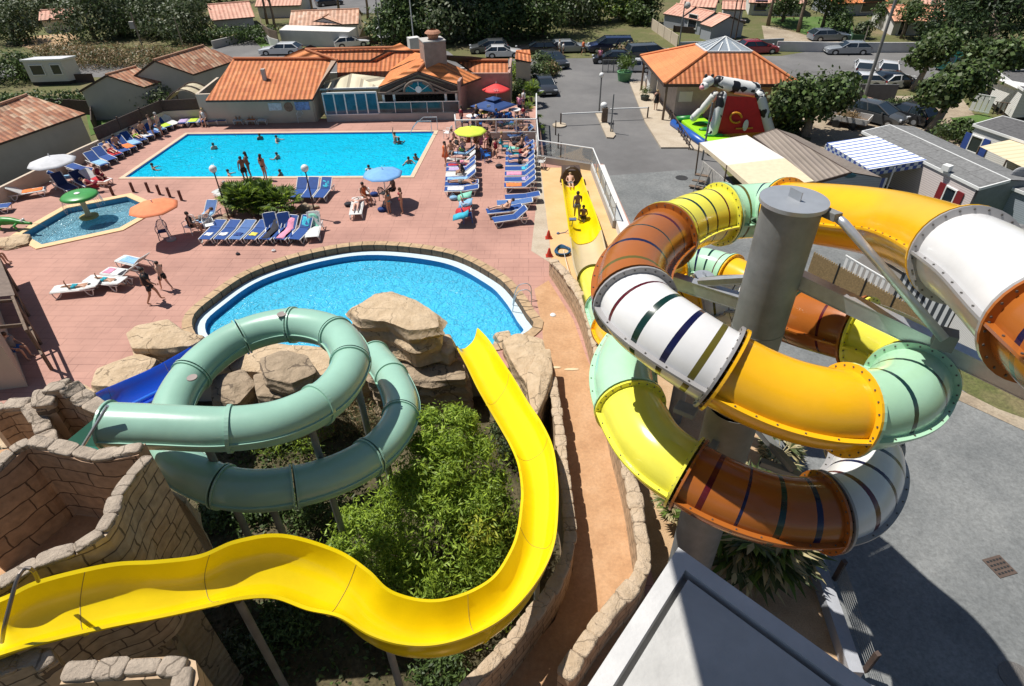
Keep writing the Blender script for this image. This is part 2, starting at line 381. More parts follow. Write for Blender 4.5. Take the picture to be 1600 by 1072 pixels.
def leaves(mb, blobs, n, size, aspect=.5, nm=1, seed=1, shell=.55, droop=0.0):
    """n leaf faces spread through ellipsoid clumps (centre, radii)"""
    g = np.random.default_rng(seed)
    vol = np.array([b[1][0]*b[1][1]*b[1][2] for b in blobs])**(2/3.); idx = g.choice(len(blobs), n, p=vol/vol.sum())
    C = np.array([tuple(b[0]) for b in blobs])[idx]; Rr = np.array([tuple(b[1]) for b in blobs])[idx]
    d = g.normal(size=(n, 3)); d /= np.linalg.norm(d, axis=1)[:, None]
    rad = shell+(1-shell)*g.random(n); rad *= 1+.12*g.normal(size=n)
    P = C+d*Rr*rad[:, None]
    nrm = d+g.normal(size=(n, 3))*.7; nrm[:, 2] += .35; nrm /= np.linalg.norm(nrm, axis=1)[:, None]
    a = np.cross(nrm, g.normal(size=(n, 3))); a[:, 2] -= droop; a /= np.linalg.norm(a, axis=1)[:, None]; b = np.cross(nrm, a)
    s = size*(.6+.8*g.random(n))[:, None]; w_ = s*aspect
    q = np.stack([P-a*s*.5, P+b*w_*.5, P+a*s*.5, P-b*w_*.5], 1).reshape(-1, 3)
    o = mb.n; mb.v.extend(map(tuple, q)); mb.n += 4*n
    mi = g.integers(0, nm, n)
    for k in range(n):
        mb.f.append([o+4*k, o+4*k+1, o+4*k+2, o+4*k+3]); mb.m.append(int(mi[k])); mb.u.append(None)
    return mb

# shared materials
M_deck = deck_mat()
M_asph = ground_mat('asphalt', [(.125, .12, .118), (.155, .15, .148), (.19, .183, .178)], .18, .25, .9, 40, .12)
M_asph2 = ground_mat('asphalt_patched', [(.145, .152, .152), (.178, .184, .182), (.22, .225, .22)], .4, .35, .9, 9, .2)
M_grass = ground_mat('dry_grass', [(.16, .13, .06), (.11, .12, .035), (.22, .17, .09)], .15, .6, .95, 8, .3)
M_lawn = ground_mat('lawn', [(.07, .13, .02), (.09, .17, .03), (.12, .18, .05)], .5, .6, .95, 15, .3)
M_sand = ground_mat('sand', [(.44, .28, .15), (.5, .33, .185), (.55, .37, .22)], 1.5, .5, .95, 25, .18)
M_dirt = ground_mat('dirt', [(.26, .2, .14), (.34, .27, .19), (.42, .35, .26)], .3, .4, .95, 8, .2)
M_scrub = ground_mat('scrub_soil', [(.05, .04, .02), (.09, .075, .035), (.14, .11, .06)], .8, .9, .95, 8, .4)
M_tan = ground_mat('tan_render', [(.43, .235, .115), (.5, .285, .145), (.55, .33, .18)], .9, .25, .8, 9, .12)
M_orng = ground_mat('orange_slab', [(.62, .38, .17), (.66, .42, .2), (.7, .46, .24)], .6, .15, .8, 20, .06)
M_pave = ground_mat('beige_paving', [(.42, .34, .25), (.48, .4, .3), (.52, .44, .34)], .8, .25, .9, 12, .12)
M_cop = mat('pale_coping', (.62, .47, .33), .75, var=.1, scale=2, bump=.2)
M_cop2 = block_mat('tan_coping_blocks', (.5, .36, .22), (.42, .29, .17), (.12, .08, .05), .45, 3.0, True, .02, .8, .03)
M_stone = block_mat('mock_stone_blocks', (.47, .37, .27), (.41, .31, .22), (.15, .11, .08), .55, .28, True, .016, .9, .28)
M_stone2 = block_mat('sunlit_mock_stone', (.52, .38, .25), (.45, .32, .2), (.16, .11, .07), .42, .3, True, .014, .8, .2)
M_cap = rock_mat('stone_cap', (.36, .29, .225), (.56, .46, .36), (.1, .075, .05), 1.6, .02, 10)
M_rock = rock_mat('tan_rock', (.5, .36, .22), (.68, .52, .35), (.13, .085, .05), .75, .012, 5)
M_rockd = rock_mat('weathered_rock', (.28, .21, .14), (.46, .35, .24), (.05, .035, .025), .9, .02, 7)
M_conc = mat('concrete', (.5, .49, .47), .85, var=.1, scale=1.5, bump=.25, bscale=14, stain=.25)
M_galv = mat('galvanised_steel', (.225, .23, .225), .62, .12, var=.14, scale=2.5, bump=.08, bscale=10, stain=.35, spec=.35)
M_galvl = mat('bright_galvanised_steel', (.55, .57, .6), .35, .6, var=.12, scale=6)
M_white = mat('white_paint', (.8, .8, .78), .5, var=.04)
M_whitep = mat('white_plastic', (.78, .78, .76), .35, var=.03)
M_wallw = mat('white_render', (.66, .64, .61), .9, var=.06, scale=1.2, bump=.15, stain=.12)
M_wallc = mat('cream_render', (.56, .47, .37), .9, var=.06, scale=1.0, bump=.15, stain=.12)
M_wallg = mat('grey_render', (.46, .44, .41), .9, var=.08, scale=.8, bump=.15, stain=.2)
M_wallbg = mat('bluegrey_render', (.36, .38, .42), .9, var=.05, scale=.8, bump=.1)
M_glass = mat('dark_glass', (.02, .03, .04), .05, 0, var=0, spec=.9)
M_black = mat('black_rubber', (.02, .02, .02), .6, var=.1)
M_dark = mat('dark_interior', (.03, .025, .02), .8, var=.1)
M_wood = mat('weathered_wood', (.17, .12, .085), .85, var=.25, scale=4, bump=.3)
M_woodd = mat('dark_wood', (.075, .05, .04), .8, var=.25, scale=6, bump=.3)
M_bark = mat('bark', (.2, .155, .115), .95, var=.3, scale=8, bump=.8, bscale=20)
M_barkp = mat('pale_bark', (.3, .25, .2), .95, var=.3, scale=8, bump=.8, bscale=20)
T_new = tile_mat('orange_tiles', [(.62, .2, .07), (.7, .25, .09), (.56, .17, .06), (.74, .29, .12)], .36, .45, .42)
T_new2 = tile_mat('bright_orange_tiles', [(.72, .235, .07), (.76, .27, .085), (.7, .22, .06)], .36, .45, .35)
T_old = tile_mat('weathered_mixed_tiles', [(.42, .17, .09), (.62, .3, .17), (.36, .13, .07), (.72, .5, .34), (.5, .22, .12)], .34, .42, .55)
T_pink = tile_mat('pink_tiles', [(.68, .36, .27), (.72, .42, .32), (.64, .32, .24)], .5, .45, .12)
T_slate = tile_mat('ribbed_grey_sheet', [(.2, .2, .2), (.22, .22, .22), (.19, .19, .195)], .45, 30., .35)
L_dk = leaf_mat('dark_leaves', (.055, .09, .028)); L_md = leaf_mat('mid_leaves', (.11, .17, .045)); L_gy = leaf_mat('grey_green_leaves', (.17, .195, .12))
L_br = leaf_mat('bright_leaves', (.3, .41, .045), trans=.35); L_yl = leaf_mat('yellow_green_leaves', (.34, .36, .04)); L_pl = leaf_mat('palm_leaves', (.11, .17, .03))
L_dr = leaf_mat('dry_leaves', (.3, .21, .11)); L_ol = leaf_mat('olive_leaves', (.085, .11, .04))
# ================================================================ SETTING
def xy(l, z=0): return [(W(a, b, z).x, W(a, b, z).y) for a, b in l]
ROADZ = -.85
WALLP = [(W(a, b, 0).x, W(a, b, 0).y) for a, b in ((-60, 352), (0, 322), (130, 255), (262, 193), (318, 190))]
HOLE = [(-34, -6), (-34, 15)]+WALLP+[(-22.5, 49.4), (2.4, 49.4), (2.4, 39.2), (6.2, 39), (6.7, 28), (4.4, 24), (3.75, 18), (3.75, -6)]
LANEL = [(W(a, b, .6).x, W(a, b, .6).y) for a, b in [(866, 590), (872, 640), (882, 720), (893, 800), (897, 870), (868, 950), (800, 1030), (740, 1085)]]
MAINP = xy([(196, 277), (641, 275), (678, 206), (293, 210)])
KID = xy([(35, 366), (66, 383), (187, 357), (240, 327), (198, 308), (105, 326)])
LAG = catmull(xy([(301, 500), (335, 465), (400, 424), (500, 394), (590, 384), (700, 397), (770, 430), (800, 457), (822, 490), (832, 512)])+[(-.6, 19.9), (-4, 19.4), (-9, 19.4), (-12.6, 20.3)], .5, True)
LAG = [(p[0], p[1]) for p in LAG]
g = MB(); g.poly([(-260, -60), (260, -60), (260, 420), (-260, 420)], [HOLE], z=ROADZ); struct(g, 'ground', M_grass)
d = MB(); deck_out = WALLP+[(-22.5, 49.4), (2.4, 49.4), (2.4, 39.2), (6.2, 39), (6.7, 28), (4.4, 24), (3.75, 18), (3.75, -6), (-3, -6)]+LANEL[::-1]+[(1.0, 18.4), (-13.5, 18.4), (-17, 15), (-34, 15)]
d.poly(deck_out, [MAINP, KID, LAG], z=0)
for i in list(range(4, 13))+list(range(len(deck_out)-5, len(deck_out))):
    a, b = deck_out[i], deck_out[(i+1) % len(deck_out)]
    d.quad((a[0], a[1], -1.5), (b[0], b[1], -1.5), (b[0], b[1], 0), (a[0], a[1], 0), 1)
struct(d, 'pool_deck', [M_deck, M_wallg])
p = MB(); p.poly([(-40, -10), (5, -10), (5, 19.6), (-40, 19.6)], z=-1.5); struct(p, 'planted_pit_floor', M_scrub)

def basin(name, L, depth, wallm, floorm, zt=0):
    b = MB(); n = len(L)
    for i in range(n):
        a, c = L[i], L[(i+1) % n]
        b.quad((a[0], a[1], zt), (c[0], c[1], zt), (c[0], c[1], -depth), (a[0], a[1], -depth))
    b.poly(L, z=-depth, mi=1)
    return struct(b, name, [wallm, floorm])
B_wall = mat('blue_pool_liner', (.02, .22, .62), .5, var=.08); B_floor = mat('pool_floor', (.06, .52, .72), .5, var=.1)
B_wall2 = mat('blue_mosaic', (.02, .2, .46), .45, var=.2, scale=12); B_floor2 = mat('lagoon_floor', (.12, .6, .8), .5, var=.1)
B_floor3 = mat('wading_pool_floor', (.25, .55, .72), .5, var=.1); B_wall3 = mat('wading_pool_wall', (.06, .25, .42), .5, var=.1)
WM1 = water_mat('pool_water', (.1, .82, 1), (.01, .68, .98), 2.2, .72, .5)
WM2 = water_mat('lagoon_water', (.2, .8, 1), (.1, .68, 1), 3.0, .68, .6)
WM3 = water_mat('wading_water', (.5, .85, .95), (.34, .7, .86), 4.0, .65, 1.0)
basin('main_pool_basin', MAINP, 1.4, B_wall, B_floor)
basin('wading_pool_basin', KID, .7, B_wall3, B_floor3)
def water(name, L, z, m):
    b = MB(); b.poly(L, z=z); return struct(b, name, m)
water('main_pool_water', MAINP, -.1, WM1)
water('wading_pool_water', KID, -.28, WM3)
def ring(L, d0, d1, z, mb, mi=0, uv=True, smooth_c=None):
    """flat band between the outline L offset by d0 and by d1 (outwards positive)"""
    n = len(L); A = sum(L[i][0]*L[(i+1) % n][1]-L[(i+1) % n][0]*L[i][1] for i in range(n)); s = 1 if A > 0 else -1
    def off(i, dd):
        p0, p1, p2 = V(L[i-1]), V(L[i]), V(L[(i+1) % n])
        e1 = (p1-p0).normalized(); e2 = (p2-p1).normalized()
        n1 = V((e1.y, -e1.x))*s; n2 = V((e2.y, -e2.x))*s; m = (n1+n2).normalized()
        return p1+m*dd/max(.4, m.dot(n1))
    I = [off(i, d0) for i in range(n)]; O = [off(i, d1) for i in range(n)]; t = 0
    for i in range(n):
        j = (i+1) % n; l = (V(L[j])-V(L[i])).length
        z0 = z if isinstance(z, (int, float)) else z[0]; z1 = z if isinstance(z, (int, float)) else z[1]
        q = [(I[i].x, I[i].y, z0), (I[j].x, I[j].y, z0), (O[j].x, O[j].y, z1), (O[i].x, O[i].y, z1)]
        w_ = math.hypot(d1-d0, z1-z0)
        mb.add(q, [(0, 3, 2, 1) if s > 0 else (0, 1, 2, 3)], mi, [(t, 0), (t+l, 0), (t+l, w_), (t, w_)]); t += l
    return mb
c = MB(); ring(MAINP, .02, .3, .03, c); ring(MAINP, .02, .02001, (-.12, .03), c); ring(MAINP, .3, .3001, (.03, 0), c); struct(c, 'main_pool_edge', M_cop)
c = MB(); ring(KID, .0, .42, .05, c); ring(KID, 0, .0001, (-.4, .05), c); ring(KID, .42, .4201, (.05, 0), c); struct(c, 'wading_pool_edge', mat('peach_coping', (.74, .5, .27), .7, var=.06))
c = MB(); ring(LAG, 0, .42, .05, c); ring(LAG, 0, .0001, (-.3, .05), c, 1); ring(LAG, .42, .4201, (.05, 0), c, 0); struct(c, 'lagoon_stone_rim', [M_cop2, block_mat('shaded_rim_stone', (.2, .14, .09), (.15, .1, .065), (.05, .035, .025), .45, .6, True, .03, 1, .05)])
c = MB(); ring(LAG, -.42, 0, -.3, c, 0); ring(LAG, -.42, -.4201, (-.3, -1.6), c, 1)
struct(c, 'lagoon_ledge_and_wall', [mat('pale_mosaic_ledge', (.55, .66, .72), .5, var=.15, scale=14), B_wall2])
def shrink(L, dd):
    m = MB(); ring(L, -dd, -dd-.001, 0, m); return [(m.v[i][0], m.v[i][1]) for i in range(0, len(m.v), 4)]
LAGI = shrink(LAG, .4)
water('lagoon_water', LAGI, -.62, WM2)
b = MB(); b.poly(LAGI, z=-1.6); struct(b, 'lagoon_floor', B_floor2)

# lane, slabs
ln = MB(); lane_r = xy([(857, 438), (885, 500), (905, 560), (922, 600), (940, 660), (952, 720), (966, 800), (978, 860), (990, 930)])
ln.poly(xy([(835, 452), (857, 438)])+[(a+.3, b) for a, b in lane_r[1:]]+[(3.2, 7.5), (2.2, 5.8), (2.2, -4), (-3, -4)]+LANEL[::-1]+[(1.25, 18.4), (1.3, 21)], z=.005)
struct(ln, 'slide_walkway', M_tan)
s = MB(); s.poly(xy([(845, 262), (938, 262), (990, 372), (985, 420), (925, 470), (862, 405)]), z=.006); struct(s, 'runout_slab', M_orng)
s = MB(); s.poly(xy([(831, 235), (845, 235), (846, 262), (862, 412), (830, 392), (840, 300)]), z=.005); struct(s, 'beige_kerb_strip', M_pave)
sd = MB(); sd.poly([(3.75, -6), (3.75, 18), (4.6, 22), (8.2, 24.5), (9.3, 13.2), (8.8, 10), (8.5, 4), (8.5, -6)], z=ROADZ+.012); struct(sd, 'sand_bed', M_sand)

# roads
def sheet(name, pts, m, z=ROADZ+.004, px=True):
    b = MB(); b.poly(xy(pts, ROADZ) if px else pts, z=z); return struct(b, name, m)
rd = xy([(842, 200), (850, 140), (862, 88), (700, 92), (560, 95), (0, 90)], ROADZ)
sheet('entrance_road', [(2.4, 39), (2.4, 60), (-1, 66.5), (-60, 66.5), (-60, 72.5), (60, 69.5), (75, 68), (75, 58), (16, 60), (14.5, 56.5), (14.5, 20), (9.5, 24), (6, 30), (6.2, 39)], M_asph, px=False)
sheet('service_road', [(8.2, 24.5), (6.6, 27), (6.2, 39), (13.2, 40), (16.5, 33), (30, 24), (32, -10), (8.5, -10), (8.5, 4), (8.8, 10), (9.3, 13.2)], M_asph2, z=ROADZ+.008, px=False)
sheet('street', [(1195, 92), (1290, 76), (1420, 74), (1620, 92), (1620, 112), (1450, 104), (1390, 98), (1330, 108), (1250, 115)], M_asph, ROADZ+.016)
sheet('side_road', [(330, 75), (372, 60), (415, 42), (430, 44), (405, 70), (440, 80), (560, 86), (700, 80), (720, 96), (330, 100)], M_asph, ROADZ+.014)
sheet('far_lane', [(560, 22), (600, 20), (620, 0), (560, -8), (440, 0), (440, 10)], M_asph, ROADZ+.012)
sheet('grass_verge', [(1205, 28), (1330, 25), (1335, 60), (1270, 58), (1205, 35)], M_lawn, ROADZ+.018)
sheet('dirt_drive', [(1190, 40), (1215, 44), (1285, 62), (1330, 66), (1290, 73), (1195, 66)], M_dirt, ROADZ+.022)
sheet('camping_lane', [(1320, 190), (1400, 200), (1520, 215), (1500, 236), (1300, 240), (1262, 232), (1270, 208)], M_dirt, ROADZ+.018)
sheet('parking_dirt', [(1240, 150), (1500, 150), (1530, 190), (1520, 220), (1250, 215)], M_dirt, ROADZ+.014)
sheet('lawn_patch', [(1485, 185), (1540, 178), (1560, 190), (1515, 210)], M_lawn, ROADZ+.022)
sheet('lawn', [(1500, 322), (1640, 320), (1640, 420), (1560, 400)], M_lawn, ROADZ+.02)
sheet('grass_strip', [(1380, 520), (1430, 540), (1600, 600), (1700, 640), (1700, 720), (1560, 650), (1490, 600), (1430, 570)], M_grass, ROADZ+.02)
sheet('bare_verge', [(1430, 575), (1490, 605), (1560, 640), (1700, 690), (1700, 720), (1560, 655), (1480, 618), (1430, 600)], M_dirt, ROADZ+.024)
sheet('sand_lot', [(15, 60), (110, 52), (125, 60), (75, 82), (30, 72)], M_sand, ROADZ+.03)
sheet('backyard_lawn', [(135, 180), (195, 178), (180, 200), (142, 212)], M_lawn, ROADZ+.03)
sheet('verge_lawn', [(395, 62), (412, 55), (432, 80), (412, 78)], M_lawn, ROADZ+.03)
# kerbed pavement by the reception
k = MB(); k.prism(xy([(983, 126), (1030, 128), (1085, 190), (1110, 190), (1110, 240), (1075, 230), (1033, 230), (1008, 190)], ROADZ+.12), ROADZ, ROADZ+.12); struct(k, 'reception_pavement', M_pave)
# terrace by the bar
TZ = .55
TER = xy([(742, 207), (838, 206), (838, 166), (770, 160), (712, 176), (712, 200)], TZ)
t_ = MB(); t_.prism(TER, 0.0, TZ); struct(t_, 'terrace', [M_deck if False else M_wallg]); 
t_ = MB(); t_.poly(shrink(TER, .02), z=TZ+.006); struct(t_, 'terrace_paving', M_deck)

# drain, manholes
def grate(px, py):
    c0 = W(px, py, ROADZ+.02); t = thing('drain_grate', 'rusty square drain grate set in the grey asphalt at right', 'drain', c0)
    b = MB(); b.box(c0, (.62, .62, .02), R_(14), 0); b.build('frame', mat('rusty_iron', (.14, .1, .08), .7, .5), t)
    b = MB()
    for i in range(5):
        for j in range(4): b.box(c0+Matrix.Rotation(R_(14), 4, 'Z') @ V((-.22+.11*i, -.2+.133*j, .012)), (.075, .06, .006), R_(14))
    b.build('slots', M_black, t)
grate(1562, 885)
b = MB(); c0 = W(1590, 1060, ROADZ+.01); b.cyl(c0, c0+V((0, 0, .015)), .42, n=28); tag(b.build('manhole_cover', mat('worn_iron', (.16, .15, .14), .6, .4, bump=.5, bscale=30), loc=c0), 'round iron manhole cover in the bottom right corner of the asphalt', 'manhole')
b = MB(); c0 = W(1065, 278, ROADZ+.01); b.cyl(c0, c0+V((0, 0, .015)), .4, n=28); tag(b.build('manhole_cover', mat('dark_iron', (.05, .05, .05), .6, .4), loc=c0), 'dark round manhole cover on the road behind the mint slide tube', 'manhole')
# ================================================================ SLIDES
def gel(name, col, rough=.22): 
    return mat(name, col, rough, coat=.25, var=.06, scale=1.3, stain=.09, bump=.03, bscale=6)
G_mint = gel('mint_gelcoat', (.43, .7, .48)); G_yel = gel('lemon_gelcoat', (.84, .78, .085)); G_brn = gel('brown_gelcoat', (.38, .115, .02))
G_wht = gel('white_gelcoat', (.76, .75, .75)); G_org = gel('orange_yellow_gelcoat', (.88, .46, .012)); G_grey = gel('grey_flange', (.33, .32, .32), .4)
G_bluc = gel('pale_yellow_mint', (.34, .66, .42))
G_slidey = gel('yellow_gelcoat', (.84, .62, .004), .22); G_spiral = gel('sea_green_gelcoat', (.31, .52, .41), .3); G_sblue = gel('blue_gelcoat', (.0, .06, .5), .3)
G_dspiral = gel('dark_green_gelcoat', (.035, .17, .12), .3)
S_red = gel('red_stripe', (.09, .005, .01)); S_grn = gel('green_stripe', (.004, .03, .022)); S_nvy = gel('navy_stripe', (.005, .006, .045)); S_olv = gel('olive_stripe', (.12, .1, .015)); S_bolt = mat('bolt_steel', (.12, .11, .1), .5, .4)

def path_of(P, step=.045):
    """control points (x,y,z) -> samples (u, point)"""
    P = [np.array(p, float) for p in P]; out = []; n = len(P)
    for i in range(n-1):
        p0 = P[i-1] if i else 2*P[0]-P[1]; p1, p2 = P[i], P[i+1]; p3 = P[i+2] if i+2 < n else 2*P[-1]-P[-2]
        k = max(2, int(np.linalg.norm(p2-p1)/step))
        for j in range(k):
            t = j/k; out.append((i+t, V(.5*((2*p1)+(-p0+p2)*t+(2*p0-5*p1+4*p2-p3)*t*t+(-p0+3*p1-3*p2+p3)*t**3))))
    out.append((n-1.0, V(P[-1]))); return out
def frames(S):
    F = []
    for i in range(len(S)):
        a = S[max(0, i-1)][1]; b = S[min(len(S)-1, i+1)][1]; t = (b-a).normalized()
        sd = t.cross(V((0, 0, 1))).normalized(); F.append((S[i][0], S[i][1], t, sd, sd.cross(t).normalized()))
    return F
def tube_slide(root, ctrl, r, sections, flange_r=.12, nseg=36, eq=True, bolts=True, sh=0):
    """sections: (u0, u1, material, stripe colours or None, flange material)"""
    F = frames(path_of(ctrl))
    L = [0]
    for i in range(1, len(F)): L.append(L[-1]+(F[i][1]-F[i-1][1]).length)
    for (u0, u1, m, stripes, fm) in [(a+(sh if a else 0), b+sh, *r_) for a, b, *r_ in sections]:
        I = [i for i in range(len(F)) if u0-1e-6 <= F[i][0] <= u1+1e-6]
        if len(I) < 3: continue
        l0, l1 = L[I[0]], L[I[-1]]; mb = MB(); vs = []
        mats_ = [m]+(list(stripes) if stripes else [])
        for i in I:
            _, p, t, sd, n = F[i]
            vs += [p+(sd*math.cos(2*math.pi*k/nseg)+n*math.sin(2*math.pi*k/nseg))*r for k in range(nseg)]
        fs = []; mi = []
        for q in range(len(I)-1):
            f = (L[I[q]]+.022-l0)/(l1-l0); c = 0
            if stripes:
                for z_, s_ in enumerate(stripes):
                    if abs((f-(z_+.7)/(len(stripes)+.35))*(l1-l0)) < .04: c = z_+1
            for k in range(nseg):
                fs.append((q*nseg+k, q*nseg+(k+1) % nseg, (q+1)*nseg+(k+1) % nseg, (q+1)*nseg+k)); mi.append(c)
        mb.add(vs, fs, mi); so_ = mb.build('slide_section', mats_, root, smooth=True)
        fl = MB()
        def ringf(i, s):
            _, p, t, sd, n = F[i]; P = []
            for dd in (0, .045):
                for rr in (r*.99, r+flange_r*.9):
                    P += [p+t*(dd*s)+(sd*math.cos(2*math.pi*k/nseg)+n*math.sin(2*math.pi*k/nseg))*rr for k in range(nseg)]
            f = []
            for k in range(nseg):
                k2 = (k+1) % nseg; A, B, C_, D_ = 0, nseg, 2*nseg, 3*nseg
                f += [(A+k, B+k, B+k2, A+k2), (C_+k2, D_+k2, D_+k, C_+k), (B+k, D_+k, D_+k2, B+k2)]
            fl.add(P, f, 0)
            if bolts:
                for k in range(24):
                    a = 2*math.pi*(k+.5)/24; q = p+(sd*math.cos(a)+n*math.sin(a))*(r+flange_r*.5)
                    fl.cyl(q-t*.015*s, q+t*(.045+.012)*s, .016, n=5, mi=1)
        ringf(I[0], 1); ringf(I[-1], -1)
        if eq:
            for sgn in (1, -1):
                prev = None; cnt = 0; acc = 0
                for q, i in enumerate(I):
                    _, p, t, sd, n = F[i]
                    cur = [p+sd*sgn*(r*.985)+n*.02, p+sd*sgn*(r+flange_r*.8)+n*.02, p+sd*sgn*(r+flange_r*.8)-n*.02, p+sd*sgn*(r*.985)-n*.02]
                    if prev: fl.add(prev+cur, [(0, 4, 5, 1), (1, 5, 6, 2), (2, 6, 7, 3)] if sgn > 0 else [(1, 5, 4, 0), (2, 6, 5, 1), (3, 7, 6, 2)], 0)
                    prev = cur
                    if q: acc += L[i]-L[I[q-1]]
                    if bolts and acc > .3:
                        acc = 0; c_ = p+sd*sgn*(r+flange_r*.45); fl.cyl(c_-n*.03, c_+n*.035, .016, n=5, mi=1)
        fl.build('flange', [fm, S_bolt], so_)
    return F

Hp = lambda px, py, z: tuple(W(px, py, z))
mt = thing('tube_slide', 'huge multicoloured enclosed tube slide with dark stripes coiling around the grey steel column', 'water slide', W(1180, 700, 0))
CTL = [Hp(2080, 760, 11.7), Hp(1830, 650, 11.6), Hp(1645, 512, 11.4), Hp(1528, 413, 11.1), Hp(1404, 356, 10.3), Hp(1292, 336, 9.8), Hp(1185, 329, 9.15), Hp(1085, 345, 9.2),
       Hp(1005, 398, 9.5), Hp(990, 468, 9.6), Hp(1055, 530, 9.5), Hp(1190, 608, 9.1), Hp(1310, 640, 8.95), Hp(1400, 625, 8.65),
       Hp(1424, 566, 8.35), Hp(1368, 528, 8.3), Hp(1268, 500, 8.0), Hp(1148, 470, 7.3), Hp(1040, 492, 6.9),
       Hp(975, 575, 6.9), Hp(1010, 685, 6.9), Hp(1100, 755, 6.75), Hp(1220, 798, 6.6), Hp(1320, 788, 6.5), Hp(1355, 715, 6.2),
       Hp(1300, 650, 5.4), Hp(1210, 590, 4.6), Hp(1120, 540, 3.9), Hp(1030, 535, 3.1), Hp(970, 535, 2.4), Hp(951, 508, 1.75), Hp(938, 470, 1.3), Hp(927, 436, 1.05)]
sA = (S_olv, S_nvy, S_grn, S_red)
tube_slide(mt, CTL, .62, [
    (0, 1.0, G_brn, (S_olv, S_red, S_nvy), G_brn), (1.0, 2.17, G_wht, None, G_grey), (2.17, 4.6, G_org, None, G_org), (4.6, 5.6, G_mint, (S_nvy, S_olv), G_mint),
    (5.6, 6.55, G_yel, (S_red, S_grn, S_grn, S_olv), G_yel), (6.55, 8.05, G_brn, (S_red, S_grn, S_nvy, S_olv), G_brn), (8.05, 9.55, G_wht, (S_red, S_grn, S_nvy, S_olv), G_grey),
    (9.55, 11.1, G_org, None, G_org), (11.1, 12.5, G_mint, (S_grn, S_grn), G_mint), (12.5, 14.3, G_yel, None, G_yel), (14.3, 15.6, G_brn, (S_red, S_grn, S_nvy), G_brn),
    (15.6, 16.5, G_wht, (S_nvy, S_olv), G_grey), (16.5, 17.4, G_org, (S_red, S_grn), G_org), (17.4, 18.55, G_mint, None, G_mint), (18.55, 19.75, G_yel, None, G_yel),
    (19.75, 21.6, G_brn, (S_red, S_nvy, S_grn, S_nvy), G_brn), (21.6, 23.2, G_wht, (S_red, S_nvy, S_grn, S_nvy), G_grey), (23.2, 24.6, G_yel, None, G_yel), (24.6, 26.2, G_brn, (S_olv, S_red), G_brn),
    (26.2, 27.3, G_yel, (S_grn, S_red), G_yel), (27.3, 28.8, G_org, None, G_org), (28.8, 29.7, G_mint, None, G_mint), (29.7, 31, G_yel, None, S_olv)], sh=1)
bt = thing('tube_slide', 'low mint and yellow striped tube bend seen between the column and the brown section', 'water slide', W(1100, 415, 0))
CTB = [Hp(1215, 500, 4.3), Hp(1200, 462, 4.3), Hp(1160, 436, 4.3), Hp(1110, 416, 4.2), Hp(1062, 413, 4.1), Hp(1022, 436, 4.0), Hp(1000, 478, 3.8), Hp(1010, 520, 3.5)]
tube_slide(bt, CTB, .6, [(0, 2.4, G_org, (S_olv, S_nvy), G_org), (2.4, 4.1, G_mint, (S_red, S_grn, S_nvy, S_olv), G_mint), (4.1, 5.5, G_org, (S_red,), G_org), (5.5, 7, G_mint, None, G_mint)])

# mint spiral
ms = thing('tube_slide', 'sea green enclosed tube slide spiralling over the pit beside the yellow slide', 'water slide', W(400, 700, 0))
CTM = [Hp(168, 664, 6.1), Hp(250, 667, 6.0), Hp(360, 670, 5.8), Hp(450, 655, 5.6), Hp(520, 615, 5.35), Hp(548, 562, 5.15), Hp(520, 520, 5.0), Hp(450, 508, 4.9), Hp(370, 530, 4.8), Hp(305, 580, 4.7),
       Hp(268, 645, 4.6), Hp(272, 712, 4.45), Hp(340, 758, 4.25), Hp(430, 765, 4.05), Hp(530, 740, 3.8), Hp(600, 695, 3.5), Hp(628, 640, 3.1), Hp(612, 590, 2.7), Hp(585, 555, 2.3)]
tube_slide(ms, CTM, .5, [(a, b, G_spiral, None, G_spiral) for a, b in ((0, 2.0), (2.0, 3.6), (3.6, 4.9), (4.9, 5.9), (5.9, 6.9), (6.9, 7.9), (7.9, 9.1), (9.1, 10.5), (10.5, 12.1), (12.1, 13.3), (13.3, 14.6), (14.6, 15.8), (15.8, 17), (17, 18))], flange_r=.05, eq=True, bolts=False)
for px, py, z in ((300, 590, 5.21), (541, 549, 5.63), (505, 520, 5.51), (440, 491, 5.42)):
    if z == 5.51: continue
    b = MB(); c0 = W(px, py, z); b.cyl(c0-V((0, 0, .02)), c0+V((0, 0, .012)), .13, n=20); b.build('round_plate', mat('grey_plate', (.3, .24, .22), .5), ms)
# open dark entry trough
e = MB(); A0, A1, B0, B1 = W(100, 690, 5.6), W(150, 702, 5.55), W(165, 640, 6.2), W(172, 698, 5.7)
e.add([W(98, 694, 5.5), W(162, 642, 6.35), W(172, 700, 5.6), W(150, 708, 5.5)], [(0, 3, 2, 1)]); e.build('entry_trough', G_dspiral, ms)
b = MB(); b.tube([W(124, 706, 5.9), W(140, 680, 6.3), W(168, 634, 6.9)], .035, 8); b.build('grab_bar', M_galvl, ms)
def post(root, a, b_, r=.09, m=None):
    mb = MB(); mb.cyl(a, b_, r, n=12); return mb.build('support_post', m or M_galv, root)
for px, py, z in ((487, 672, 5.0), (556, 590, 4.7), (320, 690, 5.3), (600, 700, 3.0), (420, 780, 3.5)):
    c = W(px, py, z); post(ms, (c.x, c.y, -1.6), c)

